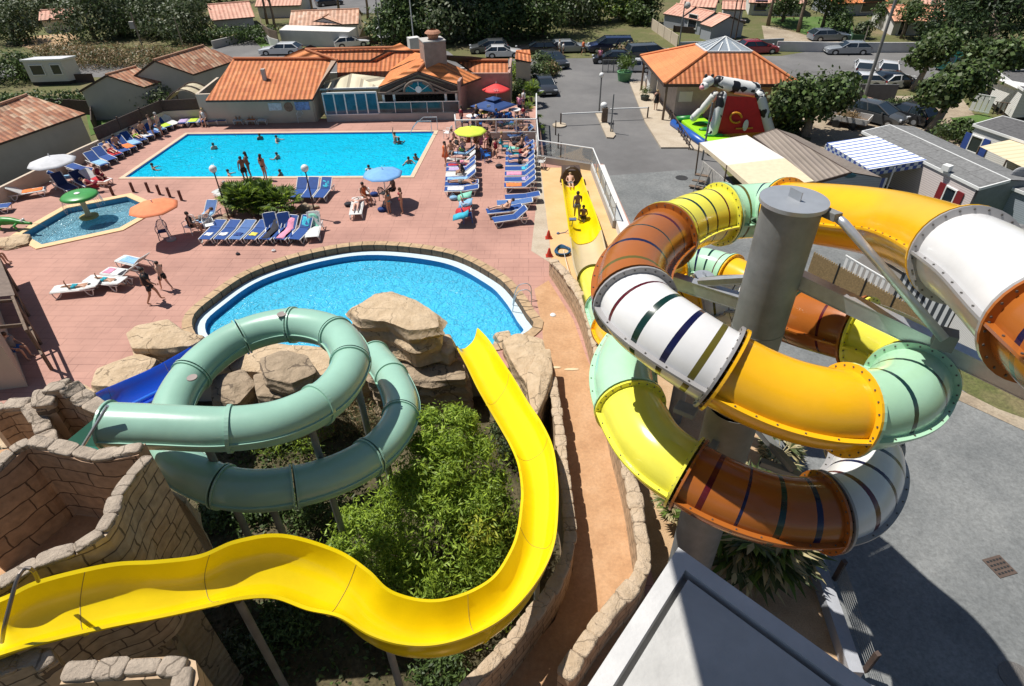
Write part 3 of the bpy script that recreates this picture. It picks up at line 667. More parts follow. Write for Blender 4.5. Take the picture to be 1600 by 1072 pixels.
# open flumes
def flume(root, ST, m, depth, name='trough', lipw=.07, nprof=14, seams=()):
    pts = []
    for fa, ne, zf, zn in ST:
        pts.append(np.concatenate([np.array(W(*fa, zf)), np.array(W(*ne, zn))]))
    S = []; n = len(pts)
    for i in range(n-1):
        p0 = pts[i-1] if i else 2*pts[0]-pts[1]; p1, p2 = pts[i], pts[i+1]; p3 = pts[i+2] if i+2 < n else 2*pts[-1]-pts[-2]
        for j in range(8):
            t = j/8; S.append((i+t, .5*((2*p1)+(-p0+p2)*t+(2*p0-5*p1+4*p2-p3)*t*t+(-p0+3*p1-3*p2+p3)*t**3)))
    S.append((n-1, pts[-1]))
    vs = []; N = None
    for k, (u, q) in enumerate(S):
        a, b_ = V(q[:3]), V(q[3:]); q0, q1 = S[max(0, k-1)][1], S[min(len(S)-1, k+1)][1]
        t = (V(q1[:3])+V(q1[3:])-V(q0[:3])-V(q0[3:])).normalized(); lat = (b_-a); hw = lat.length/2; lat.normalize(); dn = t.cross(lat).normalized()
        if dn.z > 0: dn = -dn
        mid = (a+b_)/2; dp = depth(u) if callable(depth) else depth; ring_ = []
        ring_.append(a-lat*lipw-dn*(-.03)); ring_.append(a-lat*lipw-dn*.015)
        for j in range(nprof+1):
            s_ = -1+2*j/nprof; ring_.append(mid+lat*hw*s_+dn*dp*(1-abs(s_)**3.2))
        ring_.append(b_+lat*lipw-dn*.015); ring_.append(b_+lat*lipw+dn*.03)
        for j in range(nprof, -1, -1):
            s_ = -1+2*j/nprof; ring_.append(mid+lat*(hw*s_+(.045*s_))+dn*(dp*(1-abs(s_)**3.2)+.045))
        N = len(ring_); vs += ring_
    mb = MB(); fs = [(k*N+j, k*N+(j+1) % N, (k+1)*N+(j+1) % N, (k+1)*N+j) for k in range(len(S)-1) for j in range(N)]
    fs += [tuple(range(N-1, -1, -1)), tuple(range((len(S)-1)*N, len(S)*N))]
    mb.add(vs, fs); o = mb.build(name, m, root, auto=50)
    for u in seams:
        k = min(range(len(S)), key=lambda i_: abs(S[i_][0]-u)); rb = MB(); c_ = [V(p) for p in vs[k*N:(k+1)*N]]
        low = c_[nprof+5:]; rb.tube([p+V((0, 0, -.012)) for p in low], .028, 6); rb.build('seam_flange', m, o); rb = MB(); rb.tube([p+V((0, 0, .001)) for p in c_[2:nprof+3]], .007, 5); rb.build('joint_line', mat('joint_sealant', (.3, .22, .05), .6), o)
    return S
ys = thing('open_slide', 'long bright yellow open slide sweeping in an S around the bush down to the lagoon', 'water slide', W(600, 960, 0))
YS = [((-90, 968), (-90, 1050), 7.15, 7.1), ((0, 941), (0, 1018), 7.1, 7.05), ((63, 912), (70, 998), 6.9, 6.8), ((172, 886), (175, 974), 6.45, 6.35), ((245, 881), (250, 960), 6.1, 6.0), ((313, 872), (327, 943), 5.75, 5.55),
      ((370, 849), (380, 931), 5.5, 5.2), ((441, 840), (430, 930), 5.2, 4.9), ((523, 863), (482, 948), 4.75, 4.65), ((572, 894), (532, 960), 4.45, 4.55), ((602, 922), (580, 988), 4.2, 4.4), ((632, 935), (628, 1003), 4.0, 4.25),
      ((667, 941), (680, 1004), 3.8, 4.05), ((700, 938), (735, 989), 3.6, 3.85), ((741, 924), (783, 963), 3.3, 3.55), ((776, 900), (820, 927), 3.0, 3.25), ((800, 862), (848, 886), 2.65, 2.9), ((811, 832), (863, 846), 2.4, 2.6),
      ((816, 800), (868, 802), 2.15, 2.35), ((818, 765), (868, 752), 1.95, 2.1), ((812, 725), (861, 700), 1.8, 1.9), ((799, 694), (844, 662), 1.65, 1.72), ((784, 668), (822, 628), 1.52, 1.55), ((766, 638), (801, 592), 1.4, 1.4),
      ((746, 603), (780, 560), 1.28, 1.28), ((730, 570), (762, 532), 1.15, 1.15), ((714, 540), (745, 514), 1.05, 1.05)]
flume(ys, YS, G_slidey, lambda u: .4+.28*math.exp(-((u-13)/4.5)**2), seams=(2.6, 5.3, 8.6, 13.7, 17.3, 20.4, 23.2))
for px, py, z in ((372, 938, 4.8), (600, 985, 3.5), (840, 860, 1.9)):
    c = W(px, py, z); post(ys, (c.x, c.y, -1.6), c, .08)
rl = MB(); rl.tube([tuple(p) for p in catmull([tuple(W(3, 1003, 6.85)), tuple(W(8, 975, 7.3)), tuple(W(26, 908, 7.75)), tuple(W(40, 888, 7.8)), tuple(W(52, 892, 7.7)), tuple(W(60, 908, 7.0))], .06)], .03, 8)
rl.build('grab_rail', mat('dark_steel_rail', (.2, .17, .15), .35, .7), ys)
bl = thing('open_slide', 'royal blue open slide with two lanes running behind the sea green tube into the lagoon', 'water slide', W(240, 600, 0))
BS = [((95, 655), (170, 700), 4.0, 3.9), ((150, 617), (215, 655), 3.1, 3.0), ((189, 599), (255, 630), 2.4, 2.3), ((243, 575), (305, 604), 1.7, 1.6), ((297, 545), (352, 570), .9, .8), ((345, 518), (395, 540), .2, .1)]
flume(bl, BS, G_sblue, .4, seams=(1.5, 3.2))
dv = MB(); mid = [(W(*a, c1)+W(*b_, c2))/2 for a, b_, c1, c2 in BS]; dv.tube([tuple(V(p)-V((0, 0, .25))) for p in catmull([tuple(m_) for m_ in mid], .2)], .09, 8); dv.build('lane_divider', gel('bright_blue_gelcoat', (.01, .16, .75)), bl, smooth=True)

# runout trough at the end of the multicoloured tube
ro = thing('runout_flume', 'yellow open runout trough with standing bathers between orange slabs', 'water slide', W(905, 350, 0))
RS = [((905, 436), (952, 432), .95, .95), ((897, 410), (947, 400), .85, .85), ((892, 370), (938, 360), .8, .8), ((886, 330), (926, 325), .8, .8), ((881, 295), (913, 292), .8, .8), ((879, 280), (909, 277), .8, .8)]
flume(ro, RS[2:], G_slidey, .55, name='yellow_trough')
flume(ro, RS[:3], gel('wet_beige_gelcoat', (.62, .5, .3), .3), .6, name='lower_trough')
h = MB(); c0 = W(893, 277, .5); h.tube([(c0.x+.62*math.cos(a), c0.y+.1, .15+.95*math.sin(a)) for a in np.linspace(0, math.pi, 10)], .09, 6); h.box((c0.x, c0.y+.55, .5), (1.1, .9, .75), 0, 0); h.build('end_hood', mat('brown_hood', (.08, .05, .035), .5), ro)
ww = MB(); ww.prism(xy([(935, 262), (944, 262), (1000, 400), (985, 420)], .3), ROADZ, .5); tag(ww.build('low_wall', M_wallw, loc=W(960, 320, 0)), 'low white wall along the right side of the slide runout', 'wall')

# ---------------------------------------------------------------- steel column
cx, cy = W(1242, 308, 11.05).x, W(1242, 308, 11.05).y
colm = thing('steel_column', 'massive grey steel column with a flat disc cap rising through the tube slide coils', 'column', (cx, cy, ROADZ))
b = MB(); b.cyl((cx, cy, 6.2), (cx, cy, 10.93), .49, n=48); b.build('upper_pipe', M_galv, colm, auto=40)
b = MB(); b.cyl((cx, cy, ROADZ), (cx, cy, 6.25), .56, n=48); b.build('lower_pipe', M_galv, colm, auto=40)
b = MB(); b.cyl((cx, cy, 10.95), (cx, cy, 11.02), .56, n=48); b.cyl((cx, cy, 10.88), (cx, cy, 10.95), .4, n=12); b.box((cx, cy, 11.1), (.02, .26, .16), R_(25)); b.build('cap', mat('cap_steel', (.4, .42, .45), .4, .4, var=.08), colm, auto=40)
for z in (8.35, 6.22): b = MB(); b.cyl((cx, cy, z), (cx, cy, z+.03), .498 if z > 6.3 else .568, n=48); b.build('weld_seam', M_galv, colm, auto=40)
def ibeam(root, a, b_, wd=.22, ht=.3, name='beam'):
    mb = MB(); a = V(a); b_ = V(b_); t = (b_-a).normalized(); sd = t.cross(V((0, 0, 1))).normalized(); n = sd.cross(t)
    for s in (1, -1): mb.beam(a+n*s*(ht/2-.01), b_+n*s*(ht/2-.01), wd, .02)
    mb.beam(a+sd*(wd/2-.015), b_+sd*(wd/2-.015), .02, ht-.05); mb.beam(a-sd*(wd/2-.015), b_-sd*(wd/2-.015), .02, ht-.05)
    return mb.build(name, M_galvl if name == 'beam' else M_galv, root)
zb = 9.5
ibeam(colm, (cx+.42, cy-.1, zb), W(1640, 624, 9.0))
ibeam(colm, W(1184, 480, 8.85), W(1052, 438, 8.85), .2, .28)
ibeam(colm, W(1172, 436, 9.35), W(1092, 441, 9.0), .14, .14)
ibeam(colm, W(1222, 590, 7.2), W(1300, 615, 7.1), .22, .25)
for a, b_ in ((W(1306, 338, 10.88), W(1476, 530, 9.6)),):
    mb = MB(); mb.tube([a, a+(b_-a)*.08+V((0, 0, .03)), b_], .075, 12); mb.build('tie_strut', M_galvl, colm, smooth=True)
mb = MB(); mb.beam(W(1282, 328, 10.85), W(1310, 340, 10.9), .16, .14); mb.box(W(1476, 530, 9.5), (.3, .26, .3), R_(-30)); mb.build('bracket', M_galv, colm, bevel=.01)
mb = MB(); mb.box(W(1166, 522, 8.3), (.28, .2, .22), R_(20)); mb.beam(W(1165, 525, 8.25), W(1143, 556, 8.3), .16, .1); mb.build('bracket', mat('pale_bracket', (.6, .6, .6), .4, .3), colm, bevel=.01)
mb = MB(); mb.box(W(1072, 640, 8.1), (.36, .26, .1), R_(-35)); mb.build('bracket', M_galv, colm, bevel=.01)
for a, b_ in ((W(1170, 652, 5.2), W(1240, 735, 4.6)), (W(1188, 722, 4.6), W(1258, 748, 4.4)), (W(1120, 690, 5.5), W(1105, 712, 5.4))): ibeam(colm, a, b_, .16, .16, 'strut')
c2 = W(1100, 430, 5.45)
cl2 = thing('steel_post', 'small grey steel post with a round cap behind the brown slide section', 'column', (c2.x, c2.y, ROADZ))
b = MB(); b.cyl((c2.x, c2.y, ROADZ), (c2.x, c2.y, 5.38), .26, n=28); b.build('pipe', M_galv, cl2, auto=40)
b = MB(); b.cyl((c2.x, c2.y, 5.4), (c2.x, c2.y, 5.45), .31, n=28); b.box((c2.x, c2.y, 5.5), (.02, .15, .1), .4); b.build('cap', MC['cap_steel'], cl2, auto=40)

# ---------------------------------------------------------------- launch tower concrete landing and added shade roof
SZ = 9.0
lt = thing('concrete_landing', 'pale concrete landing with a raised edge jutting out at the bottom centre, half in shadow', 'landing', W(1100, 1000, 6))
A_, B_, C_ = W(1060, 855, SZ), W(870, 1145, SZ), W(1470, 1148, SZ)
def inset(A, B, C, w):
    c = (A+B+C)/3; out = []
    P = [A, B, C]
    for i in range(3):
        e1 = (P[i]-P[i-1]).normalized(); e2 = (P[(i+1) % 3]-P[i]).normalized(); n1 = V((-e1.y, e1.x, 0)); n2 = V((-e2.y, e2.x, 0))
        if n1.dot(c-P[i]) < 0: n1 = -n1
        if n2.dot(c-P[i]) < 0: n2 = -n2
        m_ = (n1+n2).normalized(); out.append(P[i]+m_*w/m_.dot(n1))
    return out
I1 = inset(A_, B_, C_, .2); I2 = inset(A_, B_, C_, .275)
b = MB(); b.prism([(p.x, p.y) for p in inset(A_, B_, C_, .01)], SZ-.6, SZ-.17); b.build('slab', M_conc, lt)
b = MB()
for i in range(3):
    j = (i+1) % 3; O = [A_, B_, C_]
    P = [O[i], O[j], I1[j], I1[i]]
    b.add([p+V((0, 0, z)) for z in (-.3, 0) for p in P], [(0, 1, 2, 3), (7, 6, 5, 4), (0, 4, 5, 1), (2, 6, 7, 3), (1, 5, 6, 2), (3, 7, 4, 0)])
b.build('edge_upstand', mat('pale_concrete', (.58, .57, .56), .85, var=.08, scale=2, bump=.2, bscale=14, stain=.15), lt)
b = MB(); b.prism([(p.x, p.y) for p in I2], SZ-.165, SZ-.02); b.build('raised_pad', M_conc, lt)
rf = thing('shade_roof', 'flat roof and posts of the launch tower above the camera', 'roof', (0, -1, ROADZ))
b = MB(); b.box((1.17, 1.35, 17.6), (6.28, 9.2, .2)); b.build('roof_slab', M_wood, rf)  # unseen roof, added and sized so its shadow crosses the landing
for x_, y_ in ((-1.6, -2.9), (4.1, -2.9), (-1.6, -.9), (4.1, -.9)): b = MB(); b.box((x_, y_, 8.3), (.22, .22, 18.4)); b.build('post', M_wood, rf)

# ---------------------------------------------------------------- rockwork
def hsh(*a): return noise.noise(V(a))
def cap_line(P, r, mb, seg=.75, flat=.42, seed=0):
    """a row of rounded, broken stones along a 3D polyline"""
    S = catmull([tuple(p) for p in P], seg); rr = random.Random(seed)
    for i in range(len(S)-1):
        a, b_ = V(S[i]), V(S[i+1]); t = b_-a; L_ = t.length
        if L_ < .05: continue
        t.normalize(); sd = t.cross(V((0, 0, 1))).normalized(); up = sd.cross(t); c = (a+b_)/2; k1, k2, k3 = (.9+.3*rr.random() for _ in range(3))
        o = mb.n; vs = []; m, n = 8, 12
        for q in range(m+1):
            th = math.pi*q/m
            for k in range(n):
                ph = 2*math.pi*k/n; x = math.cos(th); y = math.sin(th)*math.cos(ph); z = math.sin(th)*math.sin(ph)
                x, y, z = (math.copysign(abs(v)**.38, v) for v in (x, y, z))
                p = c+t*x*L_*.52+sd*y*r*k1+up*z*r*flat*k2
                p += V((1, 1, 1))*0+(p-c).normalized()*(.16*r*hsh(p.x*2.3, p.y*2.3, p.z*2.3)+.1*r*hsh(p.x*7, p.y*7, p.z*7)); vs.append(p)
        mb.add(vs, [(q*n+k, (q+1)*n+k, (q+1)*n+(k+1) % n, q*n+(k+1) % n) for q in range(m) for k in range(n)])
def ribbon(label, pts, th, zb_, m=None, capm=None, r=.2, seed=0, group='stone walls of the launch tower', name='stone_wall', batter=0.0, steps=.25, seg=.75):
    P = [W(a, b_, z) for a, b_, z in pts]; S = [V(p) for p in catmull([tuple(p) for p in P], steps)]
    root = thing(name, label, 'stone wall', (S[0].x, S[0].y, zb_), group=group); mb = MB(); t = 0; n = len(S); L1 = []; L2 = []
    for i, p in enumerate(S):
        d_ = (S[min(i+1, n-1)]-S[max(i-1, 0)]); d_.z = 0; d_.normalize(); nn = V((-d_.y, d_.x, 0)); L1.append((p+nn*th/2, nn)); L2.append((p-nn*th/2, nn))
    for i in range(n-1):
        l = (S[i+1]-S[i]).length; H1 = S[i].z-zb_; H2 = S[i+1].z-zb_
        for (Lx, sg) in ((L1, 1), (L2, -1)):
            a, na = Lx[i]; c, nc = Lx[i+1]; q = [V((a.x, a.y, zb_))+na*sg*batter*H1, V((c.x, c.y, zb_))+nc*sg*batter*H2, c, a]; uv = [(t, 0), (t+l, 0), (t+l, H2), (t, H1)]
            mb.add(q, [(3, 2, 1, 0)] if sg > 0 else [(0, 1, 2, 3)], 0, uv)
        mb.add([L1[i][0], L1[i+1][0], L2[i+1][0], L2[i][0]], [(3, 2, 1, 0)], 0, [(t, 0), (t+l, 0), (t+l, th), (t, th)]); t += l
    for i in (0, n-1): mb.add([V((L1[i][0].x, L1[i][0].y, zb_)), L1[i][0], L2[i][0], V((L2[i][0].x, L2[i][0].y, zb_))], [(0, 1, 2, 3)], 0, [(0, 0), (0, 1), (th, 1), (th, 0)])
    mb.build('masonry', m or M_stone, root)
    cm = MB(); cap_line([p+V((0, 0, r*.25)) for p in P], r, cm, seg, seed=seed); cm.build('coping_stones', capm or M_cap, root, smooth=True)
    return root
ribbon('ruin style wall end with a rounded top at the far left, brick joints below', [(-20, 652, 5.9), (10, 636, 5.9), (48, 634, 5.9), (66, 660, 5.7), (78, 700, 5.5)], .35, 2.0, r=.2, seed=1)
ribbon('taller ruin style wall end left of the blue slide, dark stepped stones on top', [(70, 640, 6.0), (74, 612, 6.2), (108, 605, 6.3), (122, 620, 6.1), (165, 645, 5.9)], .35, 2.0, r=.21, seed=2)
ribbon('curved inner wall with large brown blocks behind the launch platform', [(-90, 790, 6.6), (-20, 745, 6.6), (20, 708, 6.7), (48, 692, 6.7), (120, 706, 6.6), (150, 715, 6.5), (222, 702, 6.7)], .3, 4.3, m=block_mat('brown_mock_stone', (.42, .28, .19), (.36, .235, .16), (.12, .075, .05), .8, .4, True, .016, .9, .3), r=.14, seed=3)
ribbon('broken front rim of the launch platform wall stepping down to the left of the yellow slide', [(232, 716, 6.8), (206, 745, 6.9), (183, 778, 6.9), (176, 805, 6.9), (160, 833, 6.85), (118, 860, 6.8), (60, 880, 6.8), (0, 915, 6.85), (-90, 962, 6.9)], .2, 3.55, r=.12, seed=4, batter=.0, seg=.95)
ribbon('sunlit stone parapet at the bottom left corner below the yellow slide', [(102, 1052, 6.7), (200, 1046, 6.7), (290, 1046, 6.7), (282, 1090, 6.7)], .3, 2, m=M_stone2, r=.13, seed=5, seg=.45)
ribbon('rough stone lump beside the rail where the yellow slide starts', [(-30, 1058, 6.6), (30, 1036, 6.6), (66, 1024, 6.6), (76, 1044, 6.5)], .25, 2, r=.12, seed=6)
fl = MB(); fl.poly([tuple(W(a, b_, 4.6))[:2] for a, b_ in [(-120, 720), (20, 700), (150, 700), (240, 700), (230, 800), (160, 880), (20, 960), (-140, 1000)]], z=4.6); struct(fl, 'launch_platform_floor', M_tan)
RB = [W(a_, b_, z) for a_, b_, z in [(232, 716, 6.8), (206, 745, 6.9), (183, 778, 6.9), (176, 805, 6.9), (160, 833, 6.85), (118, 860, 6.8), (60, 880, 6.8), (0, 915, 6.85), (-90, 962, 6.9), (-120, 700, 6.7), (48, 692, 6.7), (150, 700, 6.6)]]
cR = sum(RB, V())/len(RB); PB = [p+(cR-p).normalized()*.55 for p in RB]; mb = MB(); mb.prism([(p.x, p.y) for p in PB], -1.5, 3.7)
tag(mb.build('dark_rock', M_rockd, loc=(cR.x, cR.y, -1.5)), 'dark rock base carrying the launch platform above the pit', 'rock')

def rock(label, top, zt, zb_, flare=.15, m=None, seed=0, layers=5, jag=.12, group='artificial rocks around the lagoon', name='boulder', px=True, dome=.12):
    P = [W(a, b_, zt) for a, b_ in top] if px else [V((a, b_, zt)) for a, b_ in top]
    S = [P[i].lerp(P[(i+1) % len(P)], j/8) for i in range(len(P)) for j in range(8)]; S = [S[i]*.5+S[i-1]*.25+S[(i+1) % len(S)]*.25 for i in range(len(S))]; n = len(S); c = sum(S, V())/n; mb = MB(); vs = []
    for f in (.0, .3, .55, .75, .9, 1.0):
        for p in S:
            q = c.lerp(p, f); q.z = zt+dome*(1-f)+.1*hsh(q.x*.9+seed, q.y*.9, 1)+.03*hsh(q.x*4, q.y*4, seed)-(.03 if f > .95 else 0); vs.append(q)
    for k in range(1, layers*2+1):
        f = k/(layers*2); out = 1+flare*f
        for p in S:
            q = c.lerp(p, out); z = zt-(zt-zb_)*f-.04
            ledge = jag*(.5 if k % 2 else -.35)*(1+.8*hsh(p.x*.9, p.y*.9, seed+k//2)); dd = (p-c).normalized()
            nn = jag*1.6*hsh(p.x*1.1+seed, p.y*1.1, z*1.2)+jag*.5*hsh(p.x*4, p.y*4, z*4); q = q+dd*(ledge+nn); q.z = z+.1*hsh(p.x, p.y, k*3.1+seed); vs.append(q)
    R = 6+layers*2
    fs = [(r_*n+k, r_*n+(k+1) % n, (r_+1)*n+(k+1) % n, (r_+1)*n+k) for r_ in range(R-1) for k in range(n)]
    A = sum(S[i].x*S[(i+1) % n].y-S[(i+1) % n].x*S[i].y for i in range(n))
    if A > 0: fs = [f[::-1] for f in fs]; fs = [f[::-1] for f in fs]
    else: fs = [f[::-1] for f in fs]
    mb.add(vs, fs); o = mb.build(name, m or M_rock, loc=(c.x, c.y, zb_), auto=24); return tag(o, label, 'rock', group)
rock('large flat topped sunlit boulder at the centre of the lagoon edge', [(545, 482), (585, 460), (612, 452), (650, 468), (683, 490), (686, 508), (640, 516), (600, 500), (560, 497)], 2.3, -1.3, .1, seed=1, layers=6, jag=.24)
rock('flat boulder at the left end of the lagoon beside the blue slide', [(196, 520), (212, 508), (262, 498), (285, 515), (318, 522), (300, 538), (250, 545), (205, 543)], 1.0, -.3, .03, seed=2, layers=3)
rock('pale low rock shelf below the blue slide mouth', [(150, 575), (215, 552), (245, 560), (225, 585), (180, 605), (140, 600)], .75, -.9, .1, seed=3, layers=3)
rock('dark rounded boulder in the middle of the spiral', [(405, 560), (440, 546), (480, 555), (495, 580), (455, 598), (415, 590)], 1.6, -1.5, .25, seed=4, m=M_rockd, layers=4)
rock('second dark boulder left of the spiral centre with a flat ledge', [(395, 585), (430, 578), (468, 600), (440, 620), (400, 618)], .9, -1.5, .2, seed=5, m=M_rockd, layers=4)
rock('broad sunlit rock slab right of the yellow slide mouth', [(785, 530), (810, 520), (848, 528), (856, 560), (845, 600), (826, 604), (800, 565)], .75, -1.5, .02, seed=6, layers=5, jag=.08)
rock('tapering rock with a dark overhang beside the walkway', [(822, 585), (842, 545), (860, 545), (864, 580), (854, 612), (838, 650), (828, 630)], 1.2, -1.5, -.22, seed=7, layers=5, jag=.08)
rock('stepped rock ledge left of the yellow slide mouth', [(686, 520), (704, 522), (712, 545), (700, 556), (684, 550)], 1.0, -1.5, .15, seed=8, layers=5)
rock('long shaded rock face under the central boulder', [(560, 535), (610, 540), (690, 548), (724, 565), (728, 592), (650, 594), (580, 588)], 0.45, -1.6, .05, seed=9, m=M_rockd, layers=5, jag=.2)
rock('low tan rock strip along the near side of the lagoon at left', [(312, 532), (400, 534), (480, 541), (566, 546), (570, 578), (470, 590), (400, 580), (310, 575)], .22, -1.5, .05, seed=10, layers=3)
rock('pale pointed rock under the sea green tube at left', [(262, 765), (290, 775), (318, 830), (300, 800)], 3.2, -1.5, .1, seed=11, layers=5)
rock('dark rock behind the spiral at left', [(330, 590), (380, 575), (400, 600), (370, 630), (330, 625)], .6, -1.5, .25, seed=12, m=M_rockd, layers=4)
rock('tan rock ledge between blue slide and stone wall', [(-10, 655), (60, 622), (130, 600), (150, 612), (110, 640), (60, 690), (0, 700)], .5, -1.5, .0, seed=13, layers=3)
rock('small tan rock on the lagoon rim under the lamp side ladder', [(772, 520), (796, 515), (800, 528), (780, 534)], -.1, -1.5, .05, seed=14, layers=4)
# walkway walls
def lwall(label, pts, th, zb_, m, r, seed, seg=.6): return ribbon(label, pts, th, zb_, m=m, capm=rock_mat('pale_coping_stone', (.5, .37, .24), (.64, .5, .36), (.2, .14, .09), 1.2, .01, 8) if 'pale_coping_stone' not in MC else MC['pale_coping_stone'], r=r, seed=seed, group='stone walls along the walkway', name='walkway_wall', seg=seg)
lwall('left stone wall of the walkway curving along the yellow slide', [(862, 592, .8), (870, 640, .9), (877, 700, 1.0), (887, 790, 1.0), (890, 850, 1.0), (872, 905, 1.1), (830, 965, 1.2), (780, 1025, 1.3), (720, 1085, 1.4)], .26, -1.5, M_stone2, .17, 11)
lwall('right stone wall of the walkway between the tan path and the tube slide, blue sign at its far end', [(863, 408, .75), (885, 432, 1.0), (910, 470, 1.1), (930, 530, 1.1), (945, 590, 1.1), (966, 680, 1.1), (985, 750, 1.1), (998, 820, 1.1), (1006, 880, 1.1), (990, 915, 1.1), (945, 965, 1.1), (880, 1060, 1.1)], .3, ROADZ, M_stone2, .2, 12)
sg = MB(); c0 = W(883, 434, .55); sg.box(c0+V((-.2, -.12, 0)), (.62, .03, .42), R_(-62), 0); sg.box(c0+V((-.235, -.135, 0)), (.5, .01, .12), R_(-62), 1)
tag(sg.build('wall_sign', [mat('sign_blue', (.02, .09, .35), .4), M_white], loc=c0), 'small blue and white notice fixed to the right walkway wall', 'sign')
# ================================================================ BUILDINGS
def PY(px, py, Y): r = ray(px, py); return V((0, 0, CH))+r*(Y/r.y)
def prism_wall(mb, a, b_, z0, z1a, z1b=None, th=.2, mi=0):
    z1b = z1a if z1b is None else z1b; a = V((a[0], a[1], 0)); b_ = V((b_[0], b_[1], 0)); n = (b_-a).normalized(); n = V((-n.y, n.x, 0))*th/2
    P = [a-n, b_-n, b_+n, a+n]; Z = [z1a, z1b, z1b, z1a]
    mb.add([(p.x, p.y, z0) for p in P]+[(p.x, p.y, z) for p, z in zip(P, Z)], [(3, 2, 1, 0), (4, 5, 6, 7), (0, 1, 5, 4), (1, 2, 6, 5), (2, 3, 7, 6), (3, 0, 4, 7)], mi)
def window(root, a, b_, u, zc, wd, hg, out, frame=None, shutters=None, pane=None):
    """window on the wall a-b (world xy) at fraction u, centre height zc; out = outward side (+1/-1 of the left normal)"""
    a = V((a[0], a[1], 0)); b_ = V((b_[0], b_[1], 0)); d_ = (b_-a).normalized(); n = V((-d_.y, d_.x, 0))*out; c = a.lerp(b_, u); ang = math.atan2(d_.y, d_.x)
    f = MB()
    for sx in (-1, 1): f.box(c+d_*sx*(wd/2)+n*.03+V((0, 0, zc)), (.07, .1, hg+.07), ang)
    for sz in (-1, 1): f.box(c+n*.03+V((0, 0, zc+sz*hg/2)), (wd-.07, .1, .07), ang)
    fo = f.build('window', frame or M_white, root)
    p = MB(); p.box(c+n*.01+V((0, 0, zc)), (wd-.06, .04, hg-.06), ang); p.build('pane', pane or M_glass, fo)
    if shutters:
        for sx in (-1, 1): s_ = MB(); s_.box(c+d_*sx*(wd*.5+.27)+n*.05+V((0, 0, zc)), (.42, .05, hg+.1), ang); s_.build('shutter', shutters, fo)
def house(label, e0, e1, r1, r0, wall=None, roof=None, z0=None, oh=.25, wins=(), group=None, cat='house', name='house', fascia=None, chim=None):
    """near eave e0-e1 and ridge r0-r1 in world space; the far slope mirrors the near one"""
    e0, e1, r0, r1 = map(V, (e0, e1, r0, r1)); z0 = ROADZ if z0 is None else z0
    ze = (e0.z+e1.z)/2; zr = (r0.z+r1.z)/2
    dr = (e1-e0); dr.z = 0; dr.normalize()
    f0 = V((2*r0.x-e0.x, 2*r0.y-e0.y, ze)); f1 = V((2*r1.x-e1.x, 2*r1.y-e1.y, ze))
    root = thing(name, label, cat, ((e0.x+f1.x)/2, (e0.y+f1.y)/2, z0), group=group)
    rm = MB(); rm.uvpoly([e0, e1, r1, r0], dr, 0, e0); rm.uvpoly([f0, r0, r1, f1], dr, 0, f0)
    dz = V((0, 0, -.13))
    rm.add([e0, e1, e1+dz, e0+dz], [(0, 3, 2, 1)], 1); rm.add([f0, f1, f1+dz, f0+dz], [(0, 1, 2, 3)], 1)
    for a, r_, f in ((e0, r0, f0), (e1, r1, f1)): rm.add([a, r_, f, f+dz, r_+dz, a+dz], [(0, 1, 4, 5), (1, 2, 3, 4)], 1)
    rm.add([p+dz for p in (e0, e1, r1, r0)], [(0, 3, 2, 1)], 1); rm.add([p+dz for p in (f0, r0, r1, f1)], [(0, 3, 2, 1)], 1)
    rr = MB(); rr.tube([r0+V((0, 0, .02)), r1+V((0, 0, .02))], .09, 8)
    ro_ = rm.build('roof', [roof or T_old, fascia or M_woodd], root)
    rr.build('ridge_cap', fascia if fascia else roof or T_old, ro_)
    # walls inset by the overhang
    a = (f0-e0); a.z = 0; wd = a.length; a.normalize(); L_ = (e1-e0); L_.z = 0; L = L_.length
    s = (zr-ze)/(wd/2)
    q0 = e0+a*oh+dr*oh; q1 = e1+a*oh-dr*oh; q2 = f1-a*oh-dr*oh; q3 = f0-a*oh+dr*oh; m0 = (q0+q3)/2; m1 = (q1+q2)/2; hz = ze+s*oh-.1; hr = zr-.14
    wm = MB()
    wm.quad((q0.x, q0.y, z0), (q1.x, q1.y, z0), (q1.x, q1.y, hz), (q0.x, q0.y, hz)); wm.quad((q2.x, q2.y, z0), (q3.x, q3.y, z0), (q3.x, q3.y, hz), (q2.x, q2.y, hz))
    wm.add([(q1.x, q1.y, z0), (q2.x, q2.y, z0), (q2.x, q2.y, hz), (m1.x, m1.y, hr), (q1.x, q1.y, hz)], [(0, 1, 2, 3, 4)])
    wm.add([(q3.x, q3.y, z0), (q0.x, q0.y, z0), (q0.x, q0.y, hz), (m0.x, m0.y, hr), (q3.x, q3.y, hz)], [(0, 1, 2, 3, 4)])
    wm.build('wall', wall or M_wallg, root)
    W4 = [(q0, q1), (q1, q2), (q2, q3), (q3, q0)]
    # outward side sign
    sgn = -1 if (q1-q0).cross(a).z > 0 else 1
    for wi in wins:
        k, u, zc, ww, hh = wi[:5]; window(root, W4[k][0], W4[k][1], u, z0+zc, ww, hh, sgn, *wi[5:])
    if chim is not None:
        c = MB(); p = r0.lerp(r1, chim); c.box((p.x, p.y, p.z+.3), (.5, .5, 1.1), math.atan2(dr.y, dr.x)); c.build('chimney', M_wallw, ro_)
    return root
